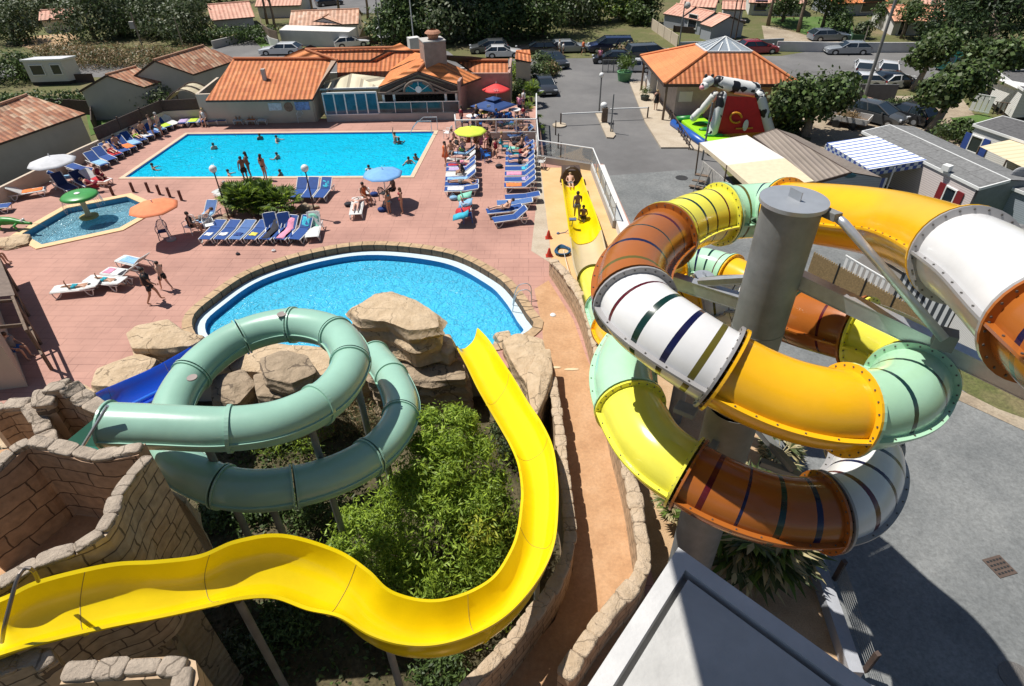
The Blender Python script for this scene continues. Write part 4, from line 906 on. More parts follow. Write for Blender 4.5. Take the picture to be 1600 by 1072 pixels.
def hpx(label, e0, e1, r1, r0, ze=.7, slope=.34, **k):
    A, B = W(*e0, ze), W(*e1, ze); d_ = (B-A).normalized(); n_ = V((-d_.y, d_.x, 0))
    best = min((abs(abs(((W(*r0, z)+W(*r1, z))/2-A).dot(n_))*slope-(z-ze)) if ((W(*r0, z)+W(*r1, z))/2-A).dot(n_)*n_.y > 0 else 99, z) for z in np.arange(ze+.2, 6, .05))[1]
    R0 = W(*r0, best); R1 = W(*r1, best); w_ = ((R0-A).dot(n_)+(R1-A).dot(n_))/2; l0 = (R0-A).dot(d_); l1 = (R1-A).dot(d_)
    R0 = A+n_*w_+d_*min(l0, 1.5*0+l0); R1 = A+n_*w_+d_*l1; R0.z = R1.z = best
    R0 = A+n_*w_; R1 = B+n_*w_; R0.z = R1.z = best
    return house(label, A, B, R1, R0, **k)
w3 = lambda px, py, z: W(px, py, z)

# ---- boundary wall of the pool area, and the fence on it
bw = MB(); BWP = [W(a, b_, 0) for a, b_ in ((-60, 352), (0, 322), (130, 255), (262, 193), (318, 190))]
for a, b_ in zip(BWP, BWP[1:]): prism_wall(bw, a, b_, 0, .95)
tag(bw.build('boundary_wall', M_wallc, loc=BWP[2]), 'long cream rendered wall behind the loungers along the left side of the pool deck', 'wall')
fr = thing('panel_fence', 'dark brown panel fence standing on the cream boundary wall behind the deck', 'fence', BWP[3])
b = MB(); Q = [BWP[2].lerp(BWP[3], .22), BWP[3], BWP[4]]
for a, b_ in zip(Q, Q[1:]):
    n = max(1, int((b_-a).length/2)); 
    for i in range(n):
        p, q = a.lerp(b_, i/n), a.lerp(b_, (i+1)/n); b2 = MB(); prism_wall(b2, p, q, .95, 1.75, th=.06); b2.build('panel', M_woodd, fr)
        c = MB(); c.box((q.x, q.y, 1.4), (.1, .1, .95)); c.build('fence_post', M_woodd, fr)
rsn = MB(); c0 = W(179, 210, .55); rsn.box(c0+V((.12, -.06, 0)), (.5, .04, .3), R_(57), 0); tag(rsn.build('notice', mat('pink_notice', (.6, .25, .22), .5), loc=c0), 'small pinkish notice plate on the cream boundary wall', 'sign')
# ---- neighbour houses on the left
house('old house with weathered mixed roof tiles against the boundary wall at far left', W(-110, 262, 1.9), W(133, 177, 1.9), W(42, 148, 3.3), W(-150, 216, 3.3), wall=M_wallg, z0=-.85, oh=.3)
house('small grey gabled annex facing the pool with faded tile roof', W(225, 136, 1.6), W(262, 124, 1.6), W(212, 104, 2.7), W(165, 117, 2.7), wall=M_wallg, oh=.15)
house('long grey house with faded tile roof just left of the pool restaurant', W(302, 116, 1.9), W(372, 93, 1.9), W(318, 71, 3.3), W(240, 94, 3.3), wall=M_wallg, oh=.15, wins=[(3, .3, 1.3, .9, 1.1)])
cb = thing('carport', 'curved pale plastic canopy beside the left end of the restaurant', 'canopy', W(300, 150, -.85))
c = MB(); A0 = W(290, 160, 1.0); 
c.add([A0+V((-1.6+3.2*i/10, dy, .9*math.sin(math.pi*i/10))) for dy in (0, 2.2) for i in range(11)], [(i, i+1, 12+i, 11+i) for i in range(10)]); c.build('canopy_sheet', mat('cream_polycarbonate', (.6, .52, .36), .4), cb)
c = MB(); [c.tube([A0+V((-1.7+3.4*i/10, dy, .02+.95*math.sin(math.pi*i/10))) for i in range(11)], .05, 6) for dy in (0, 1.1, 2.2)]; c.build('canopy_rib', M_woodd, cb)
for sx in (-1.65, 1.65):
    for dy in (0, 2.2): c = MB(); p = A0+V((sx, dy, 0)); c.cyl((p.x, p.y, -.85), p, .05); c.build('canopy_post', M_woodd, cb)
sh = MB(); sh.box(W(290, 176, .6)+V((0, 1.2, 0)), (5, .08, 1.2), R_(3)); tag(sh.build('timber_screen', M_woodd, loc=W(290, 176, 0)), 'dark timber screen in the gap between grey annex and restaurant', 'fence')

# ---- restaurant
rs = thing('restaurant', 'long restaurant with orange tiled roofs, glass sunroom and arched dark gable facing the main pool', 'restaurant', W(560, 188, 0))
def roofp(pts, udir, m=T_new, par=rs, th=.14):
    P = [V(W(*p)) if len(p) == 3 and p[0] > 60 else V(p) for p in pts]; mb = MB(); mb.uvpoly(P, udir, 0, P[0]); dz = V((0, 0, -th)); n = len(P)
    for i in range(n): mb.add([P[i], P[(i+1) % n], P[(i+1) % n]+dz, P[i]+dz], [(0, 3, 2, 1), (0, 1, 2, 3)][:1], 1)
    mb.add([p+dz for p in P], [tuple(range(n))], 1); return mb.build('roof', [m, M_woodd], par)
X = V((1, 0, 0)); Yd = V((0, 1, 0))
er = 2.05
roofp([(321, 157, er), (488, 155, er), (520, 91, 3.8), (365, 91, 3.8)], X)
roofp([(488, 155, er+.06), (502, 128, 2.9), (527, 92, 3.86), (519, 91, 3.86)], Yd, mat('tan_verge', (.4, .28, .2), .8))
roofp([(527, 120, 2.45), (604, 121, 2.45), (676, 88, 3.5), (667, 79, 3.8), (614, 79, 3.8), (586, 93, 3.35), (526, 93, 3.35)], X)
roofp([(527, 94, 3.75), (578, 93.5, 3.75), (614, 74, 4.45), (477, 77, 4.35)], X)
roofp([(440, 90, 3.6), (527, 94, 3.6), (478, 77, 4.2), (469, 77, 4.2)], Yd, T_new2)
roofp([(468, 78, 4.1), (505, 78, 4.1), (485, 70, 4.5)], Yd, T_new2)
roofp([(600, 78, 4.35), (645, 79, 4.35), (625, 67, 4.8)], Yd, T_new2)
GA = W(653, 111, 3.35); GL = W(591, 136, 2.45); GR = W(719, 133, 2.45); GB = W(675, 86, 4.25)
gb = GB-GA; 
roofp([GL, GA, GB, GL+V((1.2, 7.2, .95))], Yd, T_new2)
roofp([GR, W(752, 121, 2.5), GB, GA], Yd, T_new2)
roofp([(752, 121, 2.35), (794, 121, 2.35), (794, 94, 3.2), (712, 94, 3.2)], X)
roofp([(675, 85, 4.1), (712, 94, 3.3), (794, 94, 3.1), (735, 88, 3.6)], X, T_new2)
# hip and ridge caps
rc = MB()
for a, b_ in (((365, 91, 3.85), (520, 91, 3.85)), ((526, 93, 3.4), (586, 93, 3.4)), ((586, 93, 3.4), (614, 79, 3.85)), ((614, 79, 3.85), (667, 79, 3.85)), ((477, 77, 4.4), (614, 74, 4.5)), ((712, 94, 3.25), (794, 94, 3.25)), ((477, 77, 4.4), (527, 94, 3.8))):
    rc = MB(); rc.tube([W(*a), W(*b_)], .1, 8); rc.build('ridge_tiles', mat('ridge_terracotta', (.5, .18, .08), .8), rs)
rc = MB(); rc.tube([GA+V((0, 0, .03)), GB+V((0, 0, .03))], .11, 8); rc.build('ridge_tiles', mat('ridge_terracotta', (.5, .18, .08), .8), rs)
# walls
YB = 48.5
wl = MB(); a = W(322, 195, 0); b_ = W(494, 190, 0); prism_wall(wl, a, b_, 0, 2.3); prism_wall(wl, a, (a.x-.1, 53), 0, 2.3); prism_wall(wl, b_, (b_.x+.3, 53.5), 0, 2.3)
c0 = W(512, 190, 0); c1 = W(594, 188, 0); c2_ = W(720, 186, 0); c3 = W(723, 165, TZ); c4 = W(796, 160, TZ)
prism_wall(wl, b_+V((.4, 1.6, 0)), c0+V((.1, 1.2, 0)), 0, 2.3)
wl.build('wall', M_wallc, rs)
wl = MB(); prism_wall(wl, c2_, (c2_.x+.4, 52), 0, 2.8); prism_wall(wl, (c2_.x+.2, 51.4), (c4.x, 51.2), 0, 2.7); prism_wall(wl, (c4.x, 51.2), (c4.x+.2, 56), 0, 2.7)
wl.build('wall', mat('pink_render', (.42, .27, .22), .9, bump=.15), rs)
wl = MB(); prism_wall(wl, a+V((.5, 7, 0)), V((c4.x, 57, 0)), -.85, 1.8); prism_wall(wl, a+V((0, 4, 0)), a+V((.5, 7, 0)), -.85, 1.8); wl.build('wall', M_wallw, rs)
lw = MB(); prism_wall(lw, c0, c1, 0, .5, th=.22); prism_wall(lw, c1, c2_, 0, .55, th=.3); lw.build('low_wall', M_wallg, rs)
# sunroom
sr = MB(); n = 5; TOPZ = 2.12
for i in range(n+1):
    p = c0.lerp(c1, i/n); sr.box((p.x, p.y-.02, (.5+TOPZ)/2), (.09, .09, TOPZ-.5))
sr.box(((c0.x+c1.x)/2, c0.y, TOPZ), ((c1-c0).length, .12, .12), math.atan2(c1.y-c0.y, c1.x-c0.x)); sr.box(((c0.x+c1.x)/2, c0.y, .53), ((c1-c0).length, .14, .06), math.atan2(c1.y-c0.y, c1.x-c0.x))
sun_o = sr.build('sunroom_frame', M_whitep, rs)
gm = mat('sunroom_glass', (.03, .1, .17), .05, var=.5, scale=1.4, spec=.4, coat=.1)
for i in range(n): p, q = c0.lerp(c1, i/n), c0.lerp(c1, (i+1)/n); g_ = MB(); prism_wall(g_, p+V((.05, 0, 0)), q-V((.05, 0, 0)), .5, TOPZ, th=.03); g_.build('pane', gm, sun_o)
cm_ = tile_mat('cream_sheet_roof', [(.72, .66, .48), (.74, .68, .5)], 1.0, 30, .55)
CL, CR, CA, CB = W(487, 140, 2.2), W(594, 137, 2.2), W(549, 115, 2.85), W(602, 121, 2.75)
sm = MB(); sm.uvpoly([CL, CR, CA], X, 0, CL); sm.uvpoly([CR, CB, CA], Yd, 0, CR); sm.uvpoly([CL, CA, W(505, 128, 2.6)], Yd, 0, CL)
for a_, b2 in ((CL, CR),): sm.beam(a_, b2, .12, .12, 1)
sm.build('sunroom_roof', [cm_, M_whitep], rs)
# dark timber gable with arch
gw = MB(); gz = lambda x: 0
c1g = c1+V((.15, .1, 0)); c2g = c2_+V((-.1, .1, 0)); 
gw.add([(c1g.x, c1g.y, 1.95), (c2g.x, c2g.y, 1.95), (GR.x-.15, c2g.y, 2.32), (GA.x, c2g.y-.1, 3.2), (GL.x+.15, c1g.y, 2.32)], [(0, 1, 2, 3, 4)]); gw.build('timber_gable', M_woodd, rs)
tb = MB()
for k in (-1, 1):
    for t_0, t_1 in ((.15, .62), (.35, .8)):
        tb.beam((GA.x+k*3.2*t_1, c2g.y-.12, 2.0), (GA.x+k*3.2*t_0*.75, c2g.y-.12, 2.75), .08, .12)
tb.beam((c1g.x, c1g.y-.1, 2.02), (c2g.x, c2g.y-.1, 2.02), .14, .16)
tb.beam(GL+V((.1, -.0, -.16)), GA+V((0, 0, -.16)), .08, .18); tb.beam(GR+V((-.1, 0, -.16)), GA+V((0, 0, -.16)), .08, .18)
tb.build('gable_timber', mat('grey_brown_timber', (.2, .15, .12), .8, var=.2, scale=5), rs)
ar = MB(); ac = V((GA.x+.05, c2g.y-.17, 2.08)); ar.tube([ac+V((1.12*math.cos(t_), 0, .85*math.sin(t_))) for t_ in np.linspace(0, math.pi, 20)], .09, 6); ao = ar.build('arch_frame', MC['grey_brown_timber'], rs)
ar = MB(); ar.add([ac+V((0, .03, 0))]+[ac+V((1.1*math.cos(t_), .03, .83*math.sin(t_))) for t_ in np.linspace(0, math.pi, 20)], [(0, i+1, i+2) for i in range(19)]); ar.build('arch_glass', M_glass, ao)
ar = MB(); [ar.beam(ac, ac+V((1.05*math.cos(t_), 0, .8*math.sin(t_))), .03, .04) for t_ in (R_(40), R_(90), R_(140))]; ar.build('glazing_bar', M_whitep, ao)
ar = MB(); ar.cyl(ac+V((0, -.08, .22)), ac+V((0, -.02, .22)), .24, n=24); ar.build('round_plaque', M_whitep, ao)
# bar opening
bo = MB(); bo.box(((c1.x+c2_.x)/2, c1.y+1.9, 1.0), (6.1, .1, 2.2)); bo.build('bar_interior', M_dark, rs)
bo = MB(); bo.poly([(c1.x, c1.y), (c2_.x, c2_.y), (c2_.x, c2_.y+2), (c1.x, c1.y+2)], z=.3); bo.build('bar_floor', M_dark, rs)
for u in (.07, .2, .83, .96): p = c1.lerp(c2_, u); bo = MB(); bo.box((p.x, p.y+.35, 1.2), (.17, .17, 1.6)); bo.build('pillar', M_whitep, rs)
scr = MB(); 
for i in range(6): p = c1.lerp(c2_, i/5*.98+.01); scr.box((p.x, p.y-.02, .95), (.045, .05, .82))
p = (c1+c2_)/2; scr.box((p.x, p.y-.02, 1.36), ((c2_-c1).length, .05, .05), math.atan2(c2_.y-c1.y, c2_.x-c1.x)); so2 = scr.build('windbreak_frame', M_whitep, rs)
gt = mat('tinted_glass', (.035, .07, .09), .05, var=.5, scale=1.2, spec=.4, coat=.1)
for i in range(5): p, q = c1.lerp(c2_, .01+i/5*.98), c1.lerp(c2_, .01+(i+1)/5*.98); g_ = MB(); prism_wall(g_, p+V((.03, -.02, 0)), q-V((.03, .02, 0)), .56, 1.33, th=.02); g_.build('pane', gt, so2)
bn = MB()
for i in range(10): p = c1.lerp(c2_, .3+i*.05); z = 1.72+.22*((i-1)/9)**2-.03*math.sin(i); bn.add([(p.x, p.y-.05, z), (p.x+.14, p.y-.05, z+.02), (p.x+.07, p.y-.05, z-.17)], [(0, 1, 2), (2, 1, 0)])
bn.build('bunting', M_white, rs)
d_ = MB(); p = b_+V((.55, 1.45, 0)); d_.box((p.x+.25, p.y, .95), (.7, .06, 1.9)); d_.build('door', M_dark, rs)
# posters on the left wing wall
for px, cm2, wd, hg in ((434, mat('poster_white', (.6, .63, .68), .5, var=.25, scale=5), 1.0, .55), (475, mat('poster_blue', (.2, .3, .6), .5, var=.5, scale=5), 1.1, .6)):
    p = W(px, 195, 0); q = MB(); q.box((p.x, a.y-.13-.0*p.x+(b_.y-a.y)*((p.x-a.x)/(b_.x-a.x)), 1.25), (wd, .04, hg), math.atan2(b_.y-a.y, b_.x-a.x)); q.build('poster', cm2, rs)
q = MB(); p = W(454, 195, 0); yy = a.y-.14+(b_.y-a.y)*((p.x-a.x)/(b_.x-a.x)); q.cyl((p.x, yy, 1.2), (p.x, yy-.04, 1.2), .34, n=24); q.build('round_sign', mat('brown_sign', (.25, .14, .09), .6, var=.4, scale=6), rs)
window(rs, a, b_, .4, 1.5, .5, .35, -1); 
ch = MB(); p = W(677, 86, 4.2); ch.box((p.x, p.y, 4.3), (1.7, 1.5, 1.9), R_(20)); co_ = ch.build('chimney', mat('brown_render', (.36, .25, .2), .9, var=.2, scale=2, bump=.3), rs)
ch = MB(); ch.box((p.x, p.y, 5.29), (1.75, 1.55, .08), R_(20)); ch.build('chimney_slab', M_wallg, co_)
ch = MB(); ch.lathe((p.x+.1, p.y, 5.33), [(.35, 0), (.45, .3), (.42, .34), (.62, .42), (.5, .55), (.3, .65)], 14); ch.build('chimney_pot', mat('terracotta_pot', (.42, .2, .12), .8), co_)
fl_ = MB(); p = W(414, 124, 2.9); fl_.box((p.x, p.y, 3.2), (.28, .28, .9)); fl_.build('flue', M_wallg, rs)
sgn_ = MB(); p = W(735, 125, 2.2); sgn_.box((p.x, 51.2, 2.35), (.7, .08, .5)); sgn_.build('dark_sign', M_black, rs)
# terrace rail
def glass_rail(label, pts, z0, h=1.0, name='glass_balustrade', pm=None, r=.03):
    P = [V((*p[:2], z0 if len(p) < 3 else p[2])) for p in pts]; root = thing(name, label, 'railing', P[0])
    for i, (a, b_) in enumerate(zip(P, P[1:])):
        n = max(1, round((b_-a).length/1.5))
        for k in range(n):
            p, q = a.lerp(b_, k/n), a.lerp(b_, (k+1)/n); g_ = MB(); d_ = (q-p).normalized()*.04
            prism_wall(g_, p+d_, q-d_, p.z+.08, p.z+h-.05, th=.012); g_.build('glass_panel', pm or GP, root)
            c = MB(); c.cyl(p, p+V((0, 0, h)), r*1.1, n=8); c.build('upright', M_whitep, root)
        t = MB(); t.tube([a+V((0, 0, h)), b_+V((0, 0, h))], r*1.3, 8); t.tube([a+V((0, 0, .06)), b_+V((0, 0, .06))], r*.8, 6); t.build('rail', M_whitep, root)
    c = MB(); c.cyl(P[-1], P[-1]+V((0, 0, h)), r*1.1, n=8); c.build('upright', M_whitep, root)
    return root
def glassm(name, tint=(.8, .85, .85), fac=.25):
    m, t, b, L = nodes(name); t.nodes.remove(b); tr = nd(t, 'ShaderNodeBsdfTransparent'); tr.inputs[0].default_value = (*tint, 1)
    gl = nd(t, 'ShaderNodeBsdfGlossy'); gl.inputs['Roughness'].default_value = .05; df = nd(t, 'ShaderNodeBsdfDiffuse'); df.inputs[0].default_value = (.5, .52, .5, 1)
    m0 = nd(t, 'ShaderNodeMixShader', i0=.3); L.new(gl.outputs[0], m0.inputs[1]); L.new(df.outputs[0], m0.inputs[2])
    ms = nd(t, 'ShaderNodeMixShader', i0=fac); L.new(tr.outputs[0], ms.inputs[1]); L.new(m0.outputs[0], ms.inputs[2]); L.new(ms.outputs[0], t.nodes['Material Output'].inputs[0]); return m
GP = glassm('clear_glass', (.9, .92, .92), .12)
TT = xy([(712, 200), (713, 209), (838, 207), (838, 166)], TZ)
glass_rail('white framed glass balustrade round the raised bar terrace', TT, TZ, .95, r=.04)
E1 = xy([(838, 200), (841, 243), (925, 256), (960, 345)], .45); 
kw = MB(); 
for a, b_ in zip(E1, E1[1:]): prism_wall(kw, a, b_, ROADZ, .45, th=.16)
tag(kw.build('retaining_wall', M_wallg, loc=(E1[1][0], E1[1][1], ROADZ)), 'grey low retaining wall under the white fence beside the entrance road', 'wall')
glass_rail('white framed mesh fence turning round the top of the slide runout', E1, .45, 1.0)
# small hut right of restaurant
house('little tan shed with an orange tiled lean roof beside the parked black car', PY(805, 92, 58), PY(830, 97, 58), PY(829, 86, 60), PY(806, 81, 60), wall=M_wallc, roof=T_new, oh=.05, name='shed', cat='shed')

# ---- reception hut
rc_ = thing('reception_hut', 'square reception hut with bright orange hipped roof and glazed top', 'hut', W(1140, 150, -.85))
ez = 2.1; FL, FR, BL = W(1038, 131, ez), W(1250, 131, ez), W(1001, 87, ez); BR = FR+BL-FL; tz = 3.85
tFL, tFR, tBL = W(1104, 82, tz), W(1176, 82, tz), W(1087, 70, tz); tBR = tFR+tBL-tFL; AP = (tFL+tBR)/2+V((0, 0, .85))
def rp(P, u, m, par=rc_): mb = MB(); mb.uvpoly(P, u, 0, P[0]); return mb.build('roof', m, par)
rp([FL, FR, tFR, tFL], X, T_new); rp([FL, tFL, tBL, BL], BL-FL, tile_mat('smooth_orange_tiles', [(.74, .25, .09), (.76, .27, .1)], .36, .45, .05)); rp([FR, BR, tBR, tFR], BR-FR, T_new2); rp([BL, tBL, tBR, BR], X, T_new2)
fs_ = MB(); [fs_.beam(p+V((0, 0, -.12)), q+V((0, 0, -.12)), .06, .22) for p, q in ((FL, FR), (FR, BR), (BR, BL), (BL, FL))]; fs_.build('fascia', M_woodd, rc_)
hp = MB(); 
for p, q in ((FL, tFL), (FR, tFR), (BL, tBL)): hp = MB(); hp.tube([p+V((0, 0, .03)), q+V((0, 0, .03))], .11, 8); hp.build('hip_tiles', mat('hip_orange', (.7, .24, .09), .8), rc_)
sk = MB(); 
for p, q in ((tFL, tFR), (tFR, tBR), (tBR, tBL), (tBL, tFL)): sk.add([p+V((0, 0, .06)), q+V((0, 0, .06)), AP], [(0, 1, 2)])
sko = sk.build('skylight', mat('skylight_glass', (.3, .34, .38), .12, spec=.8), rc_)
sk = MB()
for p, q in ((tFL, tFR), (tFR, tBR), (tBR, tBL), (tBL, tFL)):
    for t_ in (0, .25, .5, .75):
        s_ = p.lerp(q, t_); sk.beam(s_+V((0, 0, .09)), s_.lerp(AP, 1 if t_ in (0, .5) else .62)+V((0, 0, .04)), .07, .06)
    sk.beam(p+V((0, 0, .06)), q+V((0, 0, .06)), .1, .1)
sk.build('glazing_bar', M_whitep, sko)
iw = lambda p, c, k: p+(c-p)*k
cc = (FL+BR)/2; wa, wb, wc, wd_ = (V((*iw(p, cc, .3)[:2], 0)) for p in (FL, FR, BR, BL))
wm = MB(); [prism_wall(wm, p, q, -.85, 2.2) for p, q in ((wa, wb), (wb, wc), (wc, wd_), (wd_, wa))]; wm.build('wall', mat('hut_render', (.5, .45, .4), .9, bump=.1), rc_)
window(rc_, wa, wb, .25, .7, 1.3, 1.1, -1, M_wood); window(rc_, wd_, wa, .6, .6, 1.6, 1.4, -1, M_wood)
for u in (.03, .1): pn = MB(); p = wa.lerp(wb, u+.02); pn.box((p.x, p.y-.14, .8), (.55, .04, .8)); pn.build('notice_board', M_whitep, rc_)
for p in (FL, FR, BL): q = iw(p, cc, .06); pp = MB(); pp.box((q.x, q.y, .6), (.16, .16, 2.9)); pp.build('post', M_wood, rc_)
sgn2 = MB(); p = W(1017, 145, -.8); sgn2.box((p.x, p.y, .5), (.75, .5, 2.7), R_(20), 0); sgn2.box((p.x-.02, p.y-.27, 1.1), (.4, .04, .4), R_(20), 1); tag(sgn2.build('information_totem', [M_whitep, mat('sign_green', (.05, .3, .12), .5)], loc=p), 'white information totem with a green sign at the corner of the reception', 'sign')

# ---- mobile homes
def mh(label, A, B, C, D, z0=ROADZ, wall=None, roof=None, slope=None, wins=(), name='mobile_home', trim=None, inset=.12, udir=None):
    """flat or mono-pitch roofed cabin; A,B,C,D roof corners in order"""
    P = [V(p) for p in (A, B, C, D)]; c = sum(P, V())/4; root = thing(name, label, 'mobile home', (c.x, c.y, z0), group='mobile homes of the campsite')
    r = MB(); r.uvpoly(P, udir or (P[1]-P[0]), 0, P[0]); r.add([p-V((0, 0, .12)) for p in P], [(0, 1, 2, 3)], 0); r.build('roof', roof or M_felt, root)
    e = MB(); [e.beam(P[i]-V((0, 0, .06)), P[(i+1) % 4]-V((0, 0, .06)), .07, .15) for i in range(4)]; e.build('roof_trim', trim or M_whitep, root)
    Q = [p+(c-p)*.0+((c-p).normalized()*inset*1.4) for p in P]; w_ = MB()
    for i in range(4): a, b_ = Q[i], Q[(i+1) % 4]; w_.add([(a.x, a.y, z0+.3), (b_.x, b_.y, z0+.3), (b_.x, b_.y, b_.z-.1), (a.x, a.y, a.z-.1)], [(0, 1, 2, 3)], 0, [(0, 0), ((b_-a).length, 0), ((b_-a).length, 2.6), (0, 2.6)])
    w_.build('wall', wall or M_sid, root)
    sk = MB(); [prism_wall(sk, Q[i].lerp(c, .04), Q[(i+1) % 4].lerp(c, .04), z0, z0+.3, th=.05) for i in range(4)]; sk.build('skirt', M_dark, root)
    for wi in wins: k, u, zc, ww, hh = wi[:5]; sg = -1 if (Q[1]-Q[0]).cross(Q[2]-Q[1]).z > 0 else 1; window(root, Q[k], Q[(k+1) % 4], u, z0+zc, ww, hh, sg, *wi[5:])
    return root
def siding(name, c1, c2, h=.14, vert=False):
    m, t, b, L = nodes(name); uv = nd(t, 'ShaderNodeUVMap'); sp = nd(t, 'ShaderNodeSeparateXYZ'); L.new(uv.outputs[0], sp.inputs[0])
    f = mathn(t, 'FRACT', mathn(t, 'DIVIDE', sp.outputs[0 if vert else 1], h)); g_ = mathn(t, 'LESS_THAN', f, .5 if vert else .16)
    L.new(mixc(t, g_, c1, c2), b.inputs['Base Color']); b.inputs['Roughness'].default_value = .6
    bp = nd(t, 'ShaderNodeBump', i0=.5, i1=.02); L.new(f, bp.inputs['Height']); L.new(bp.outputs[0], b.inputs['Normal']); MC[name] = m; return m
M_sid = siding('pinkish_siding', (.62, .55, .53), (.38, .32, .3)); M_sidw = siding('white_siding', (.68, .67, .64), (.42, .41, .4)); M_bgrey = siding('bluegrey_siding', (.3, .34, .38), (.2, .22, .25))
M_bw = siding('black_white_boards', (.66, .68, .68), (.05, .06, .07), .36, True); M_bluew = siding('blue_white_canvas', (.72, .76, .8), (.06, .1, .32), .5, True)
M_felt = block_mat('grey_roof_felt', (.2, .205, .21), (.185, .19, .195), (.1, .1, .1), 1.2, 1.5, True, .02, .2, 0); M_feltd = block_mat('dark_roof_felt', (.12, .12, .125), (.11, .11, .115), (.06, .06, .06), 1.2, 1.5, True, .02, .2, 0)
M_corr = tile_mat('brown_corrugated', [(.3, .255, .215), (.33, .28, .24), (.27, .23, .2)], .28, 8, .3)
M_awnb = tile_mat('blue_stripe_awning', [(.05, .09, .3), (.72, .78, .82)], .25, 99, 0)
def stripe_mat(name, c1, c2, per, f=.45):
    m, t, b, L = nodes(name); uv = nd(t, 'ShaderNodeUVMap'); sp = nd(t, 'ShaderNodeSeparateXYZ'); L.new(uv.outputs[0], sp.inputs[0])
    L.new(mixc(t, mathn(t, 'LESS_THAN', mathn(t, 'FRACT', mathn(t, 'DIVIDE', sp.outputs[0], per)), f), c1, c2), b.inputs['Base Color']); b.inputs['Roughness'].default_value = .8; MC[name] = m; return m
ST_bw = stripe_mat('awning_blue_white', (.78, .8, .8), (.1, .16, .42), .42, .32); ST_cr = stripe_mat('awning_cream', (.72, .6, .4), (.62, .5, .32), .5, .3); ST_wh = stripe_mat('awning_white', (.78, .77, .75), (.6, .6, .6), .4, .12)
red_sh = mat('dark_red_shutter', (.2, .015, .02), .6); blue_sh = mat('blue_shutter', (.03, .07, .28), .6)
za = 1.55
h1 = mh('mobile home with brown corrugated gable roof and blue grey end wall, behind the column top', W(1177, 213, za), W(1213, 201, za+.45), W(1330, 269, za+.45), W(1273, 285, za), wall=M_bgrey, roof=M_corr, trim=M_woodd)
g_ = MB(); rr0, rr1 = W(1213, 201, za+.45), W(1330, 269, za+.45); l0, l1 = W(1177, 213, za), W(1273, 285, za); f0, f1 = 2*rr0-l0, 2*rr1-l1; f0.z = f1.z = za
g_.uvpoly([rr0, f0, f1, rr1], rr1-rr0, 0, rr0); g_.build('roof', M_corr, h1)
g_ = MB(); g_.add([(l1.x, l1.y, -.5), (f1.x, f1.y, -.5), (f1.x, f1.y, za-.05), (rr1.x, rr1.y, za+.4), (l1.x, l1.y, za-.05)], [(0, 1, 2, 3, 4)], 0, [(0, 0), (3, 0), (3, 2), (1.5, 2.4), (0, 2)]); g_.add([(f0.x, f0.y, -.5), (f1.x, f1.y, -.5), (f1.x, f1.y, za-.05), (f0.x, f0.y, za-.05)], [(0, 1, 2, 3)], 0, [(0, 0), (8, 0), (8, 2), (0, 2)]); g_.build('wall', M_bgrey, h1)
g_ = MB(); p = (rr1+V((.0, -.04, -.2))); g_.ell(p, (.34, .03, .13), 16); g_.build('oval_plaque', mat('teal_plaque', (.02, .1, .13), .4), h1)
aw = thing('awning', 'big white and cream canvas lean roof joined to the brown corrugated mobile home', 'awning', W(1150, 270, -.85))
g_ = MB(); P = [W(1093, 223, 1.35), W(1167, 211, 1.6), W(1226, 247, 1.6), W(1136, 258, 1.35)]; P2 = [P[3], P[2], W(1272, 283, 1.6), W(1180, 296, 1.35)]
g_.add(P+P2, [(0, 1, 2, 3), (4, 5, 6, 7)], [0, 1]); g_.add([P[0], P[3], P2[3], P2[3]-V((0, 0, .3)), P[3]-V((0, 0, .26)), P[0]-V((0, 0, .22))], [(0, 1, 4, 5), (1, 2, 3, 4)], 1); g_.build('canvas', [mat('white_canvas', (.68, .63, .58), .85, var=.06), mat('cream_canvas', (.66, .55, .38), .85, var=.08)], aw)
for p in (P[0], P[3], P2[3]): g_ = MB(); g_.cyl((p.x+.1, p.y, -.85), p, .05); g_.build('post', M_wood, aw)
g_ = MB(); q0, q1 = P[0]+V((.3, -.4, 0)), P2[3]+V((.3, .6, 0)); prism_wall(g_, q0, q1, -.85, .3, th=.05); g_.build('side_panel', mat('plank_grey', (.4, .38, .35), .7, var=.3, scale=6), aw)
st = thing('wooden_steps', 'small folding steps and leaning frame left of the cream canvas awning', 'steps', W(1090, 290, -.85))
for i in range(3): g_ = MB(); p = W(1088+i*5, 292-i*9, -.7+i*.22); g_.box(p, (.9, .3, .05), R_(-30)); g_.build('step', M_wood, st)
g_ = MB(); g_.beam(W(1083, 300, -.8), W(1100, 262, .3), .05, .05); g_.beam(W(1096, 300, -.8), W(1112, 265, .3), .05, .05); g_.build('side_frame', M_black, st)
ab = thing('awning', 'blue and white striped awning with checked valance between two mobile homes', 'awning', W(1370, 260, -.85))
A_, B_, C_, D_ = W(1292, 223, 1.5), W(1368, 212, 1.8), W(1449, 250, 1.8), W(1358, 265, 1.5)
g_ = MB(); g_.uvpoly([A_, D_, C_, B_], D_-A_, 0, A_); g_.build('canvas', ST_bw, ab)
g_ = MB(); 
for a, b_ in ((D_, C_), (A_, D_)):
    n = int((b_-a).length/.24)
    for i in range(n):
        p, q = a.lerp(b_, i/n), a.lerp(b_, (i+1)/n)
        for k in range(2): g_.add([p-V((0, 0, .02+.2*k)), q-V((0, 0, .02+.2*k)), q-V((0, 0, .22+.2*k)), p-V((0, 0, .22+.2*k))], [(0, 1, 2, 3)], (i+k) % 2)
g_.build('valance', [mat('valance_blue', (.05, .09, .32), .8), mat('valance_grey', (.5, .55, .6), .8)], ab)
for p in (D_, C_, A_, D_.lerp(C_, .45)): g_ = MB(); g_.cyl((p.x, p.y, -.85), (p.x, p.y, p.z-.1), .05); g_.build('post', M_whitep, ab)
